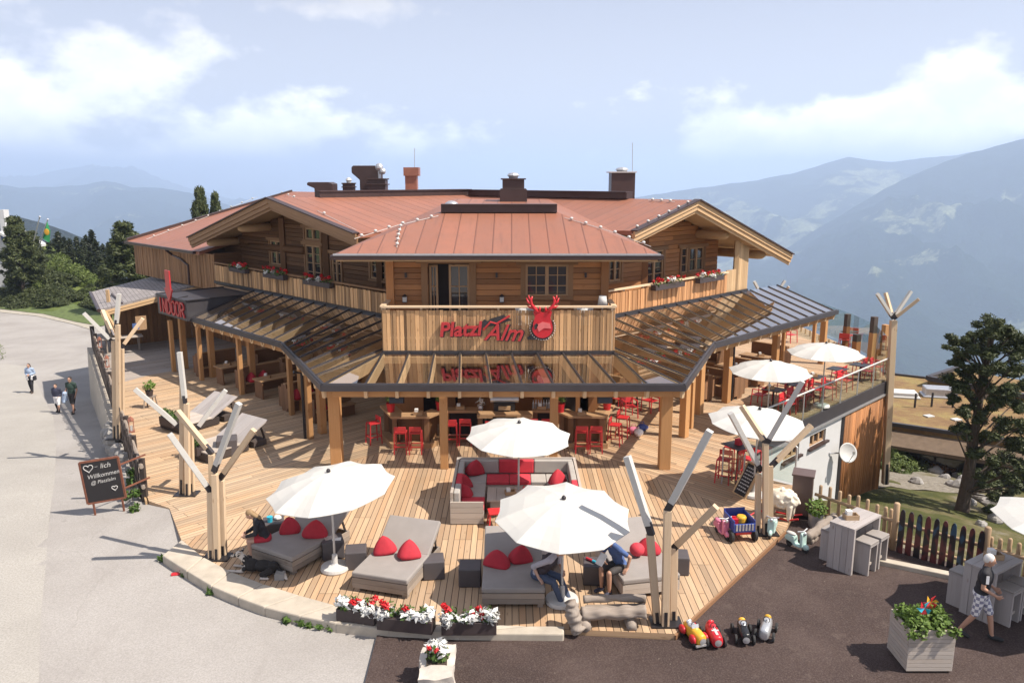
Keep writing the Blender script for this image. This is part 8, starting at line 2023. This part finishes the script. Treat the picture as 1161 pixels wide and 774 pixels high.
for a_,b_ in ((ra,rb2),(rd,rc2),(ra,rd)): m_.beam(a_+Vector((0,0,.04)),b_+Vector((0,0,.04)),.22,.2)
m_.build('roof_edge', M['sheet_black'], fb_)
m_ = MB(); e_ = -nb_*1.6; m_.slab([ra+e_+Vector((0,0,-.75)),rb2+e_+Vector((0,0,-.75)),rb2+Vector((0,0,-.3)),ra+Vector((0,0,-.3))],.2); m_.build('lower_roof', m_plain('brown_roof_gravel',(.13,.09,.06),.95,var=.3,scale=3), fb_)
m_ = MB(); m_.slab([ra-nb_*.9+Vector((0,0,-.95)),rb2-nb_*.9+Vector((0,0,-.95)),rc2+Vector((0,0,-.95)),rd+Vector((0,0,-.95))],4.5); m_.build('wall', M['plank_dark'], fb_)
L_ = (rb2-ra).length
for i in range(12):
    p_ = ra+dr*(1+i*1.5)-nb_*.93; m_ = MB(); m_.box(p_+Vector((.7*dr.x,.7*dr.y,-1.75)),(1.36,.06,1.1),rz=math.atan2(dr.y,dr.x)); m_.build('window', M['winglass'], fb_)
for i,(px,py,w_,h_,mt) in enumerate(((1023.5,449,1.6,.25,'whiteplastic'),(1065,449,1.9,.5,'galv'))):
    p_ = gp(px,py,zr_); m_ = MB(); m_.box(p_+Vector((0,0,h_/2+.1)),(w_,1.1,h_),rz=-.25); m_.box(p_+Vector((0,0,.06)),(w_+.25,1.35,.14),rz=-.25); m_.build('skylight', M[mt], fb_, bevel=.05)
for px,py in ((1037,462),(1056,461),(1080,462)): p_ = gp(px,py,zr_); m_ = MB(); m_.tube([p_,p_+Vector((0,0,.9))],.07,6); m_.build('vent_pipe', M['steel'], fb_)
for px,py in ((1053,472),(1084,476)): p_ = gp(px,py,zr_); m_ = MB(); m_.box(p_+Vector((0,0,.04)),(.5,.4,.06),rz=.3); m_.build('roof_hatch', M['whiteplastic'], fb_)
f2 = thing('flat_roof_building','second flat roofed building with a green brown roof behind the big pine','building',(45,60,-8),world=True)
p_ = gp(1052,430,-4.6); q_ = gp(1086,418.5,-4.6); d2_ = (q_-p_).normalized(); d3_ = Vector((d2_.y,-d2_.x,0))
m_ = MB(); m_.slab([p_,q_,q_+d3_*26,p_+d3_*26],.5); m_.build('roof', M['sedum'], f2); m_ = MB(); m_.slab([v+Vector((0,0,-.55)) for v in (p_+d3_*.5+d2_*.5,q_+d3_*.5-d2_*.5,q_+d3_*25-d2_*.5,p_+d3_*25+d2_*.5)],7); m_.build('wall', M['white'], f2)
m_ = MB(); m_.beam(p_+Vector((0,0,.1)),q_+Vector((0,0,.1)),.3,.3); m_.beam(p_+Vector((0,0,.1)),p_+d3_*26+Vector((0,0,.1)),.3,.3); m_.build('roof_edge', M['sheet_black'], f2)
hh = thing('hillside_house','white house with blue details on the hill at the far left','house',tuple(dp(8,290,92)),world=True)
HY = 92; g0 = dp(0,300,HY); m_ = MB(); x0, x1 = dp(-40,280,HY).x, dp(27,280,HY).x; z0, zt = dp(0,312,HY).z-2, dp(0,276,HY).z
m_.zbox(x0,x1,HY,HY+3.5,z0,zt); m_.build('wall', M['white'], hh)
m_ = MB(); zl = dp(0,262,HY).z; xm = dp(2,262,HY).x; xr = dp(29,276,HY).x
m_.slab([(xm,HY-.6,zl),(xr,HY-.6,zt-.3),(xr,HY+4.0,zt-.3),(xm,HY+4.0,zl)],.3); m_.slab([(x0-.5,HY-.6,zt-.3),(xm,HY-.6,zl),(xm,HY+4.0,zl),(x0-.5,HY+4.0,zt-.3)],.3); m_.build('roof', M['white'], hh)
m_ = MB(); m_.prism([(x0,zt-.3),(xm,zl-.2),(xr-.3,zt-.3)],face_mat((0,HY+.3,0),(1,0,0),(0,0,1)),.2); m_.build('gable', M['white'], hh)
for px,py in ((6,268),(22,287),(30,284)): a_ = dp(px,py,HY); m_ = MB(); m_.box((a_.x,HY-.04,a_.z),(.9,.1,.9)); m_.build('window', M['blue_tee'], hh)
m_ = MB(); a_, b_ = dp(-2,238,HY+2), dp(6,256,HY+2); m_.zbox(a_.x,b_.x,HY+2,HY+3,b_.z-2,a_.z); m_.build('chimney', M['white'], hh)
for px0,py0,px1,py1,lb in ((36,277,45,246,'bare leaning flagpole on the left hill'),(43,279,54,249,'flagpole carrying the green flag on the left hill')):
    t = thing('flagpole',lb,'flagpole',tuple(dp(px0,py0,90)),world=True); m_ = MB(); m_.tube([dp(px0,py0+5,90),dp(px1,py1,90)],.07,6); m_.build('pole', M['galv'], t); m_ = MB(); m_.ball(dp(px1,py1,90),.13,6,5); m_.build('finial', M['galv'], t)
fl = thing('flag','green flag with a yellow emblem hanging from a pole on the left hill','flag',tuple(dp(52,260,89.9)),world=True)
m_ = MB(); cs_ = [(53.5,251),(57,262),(56,275),(53,273.5),(48.5,270),(51,262)]; pts = [dp(px,py,89.9+.25*math.sin(i*2)) for i,(px,py) in enumerate(cs_)]
m_.add(pts+[p+Vector((.0,.03,0)) for p in pts],[(0,1,5),(1,4,5),(1,2,4),(2,3,4),(11,7,6),(11,10,7),(10,8,7),(10,9,8)]); m_.build('cloth', m_plain('green_flag',(.03,.26,.09),.8), fl)
m_ = MB(); c_ = dp(53,263,89.6); m_.ball(c_,(.30,.03,.36),10,6); m_.build('emblem', M['yellow'], fl)
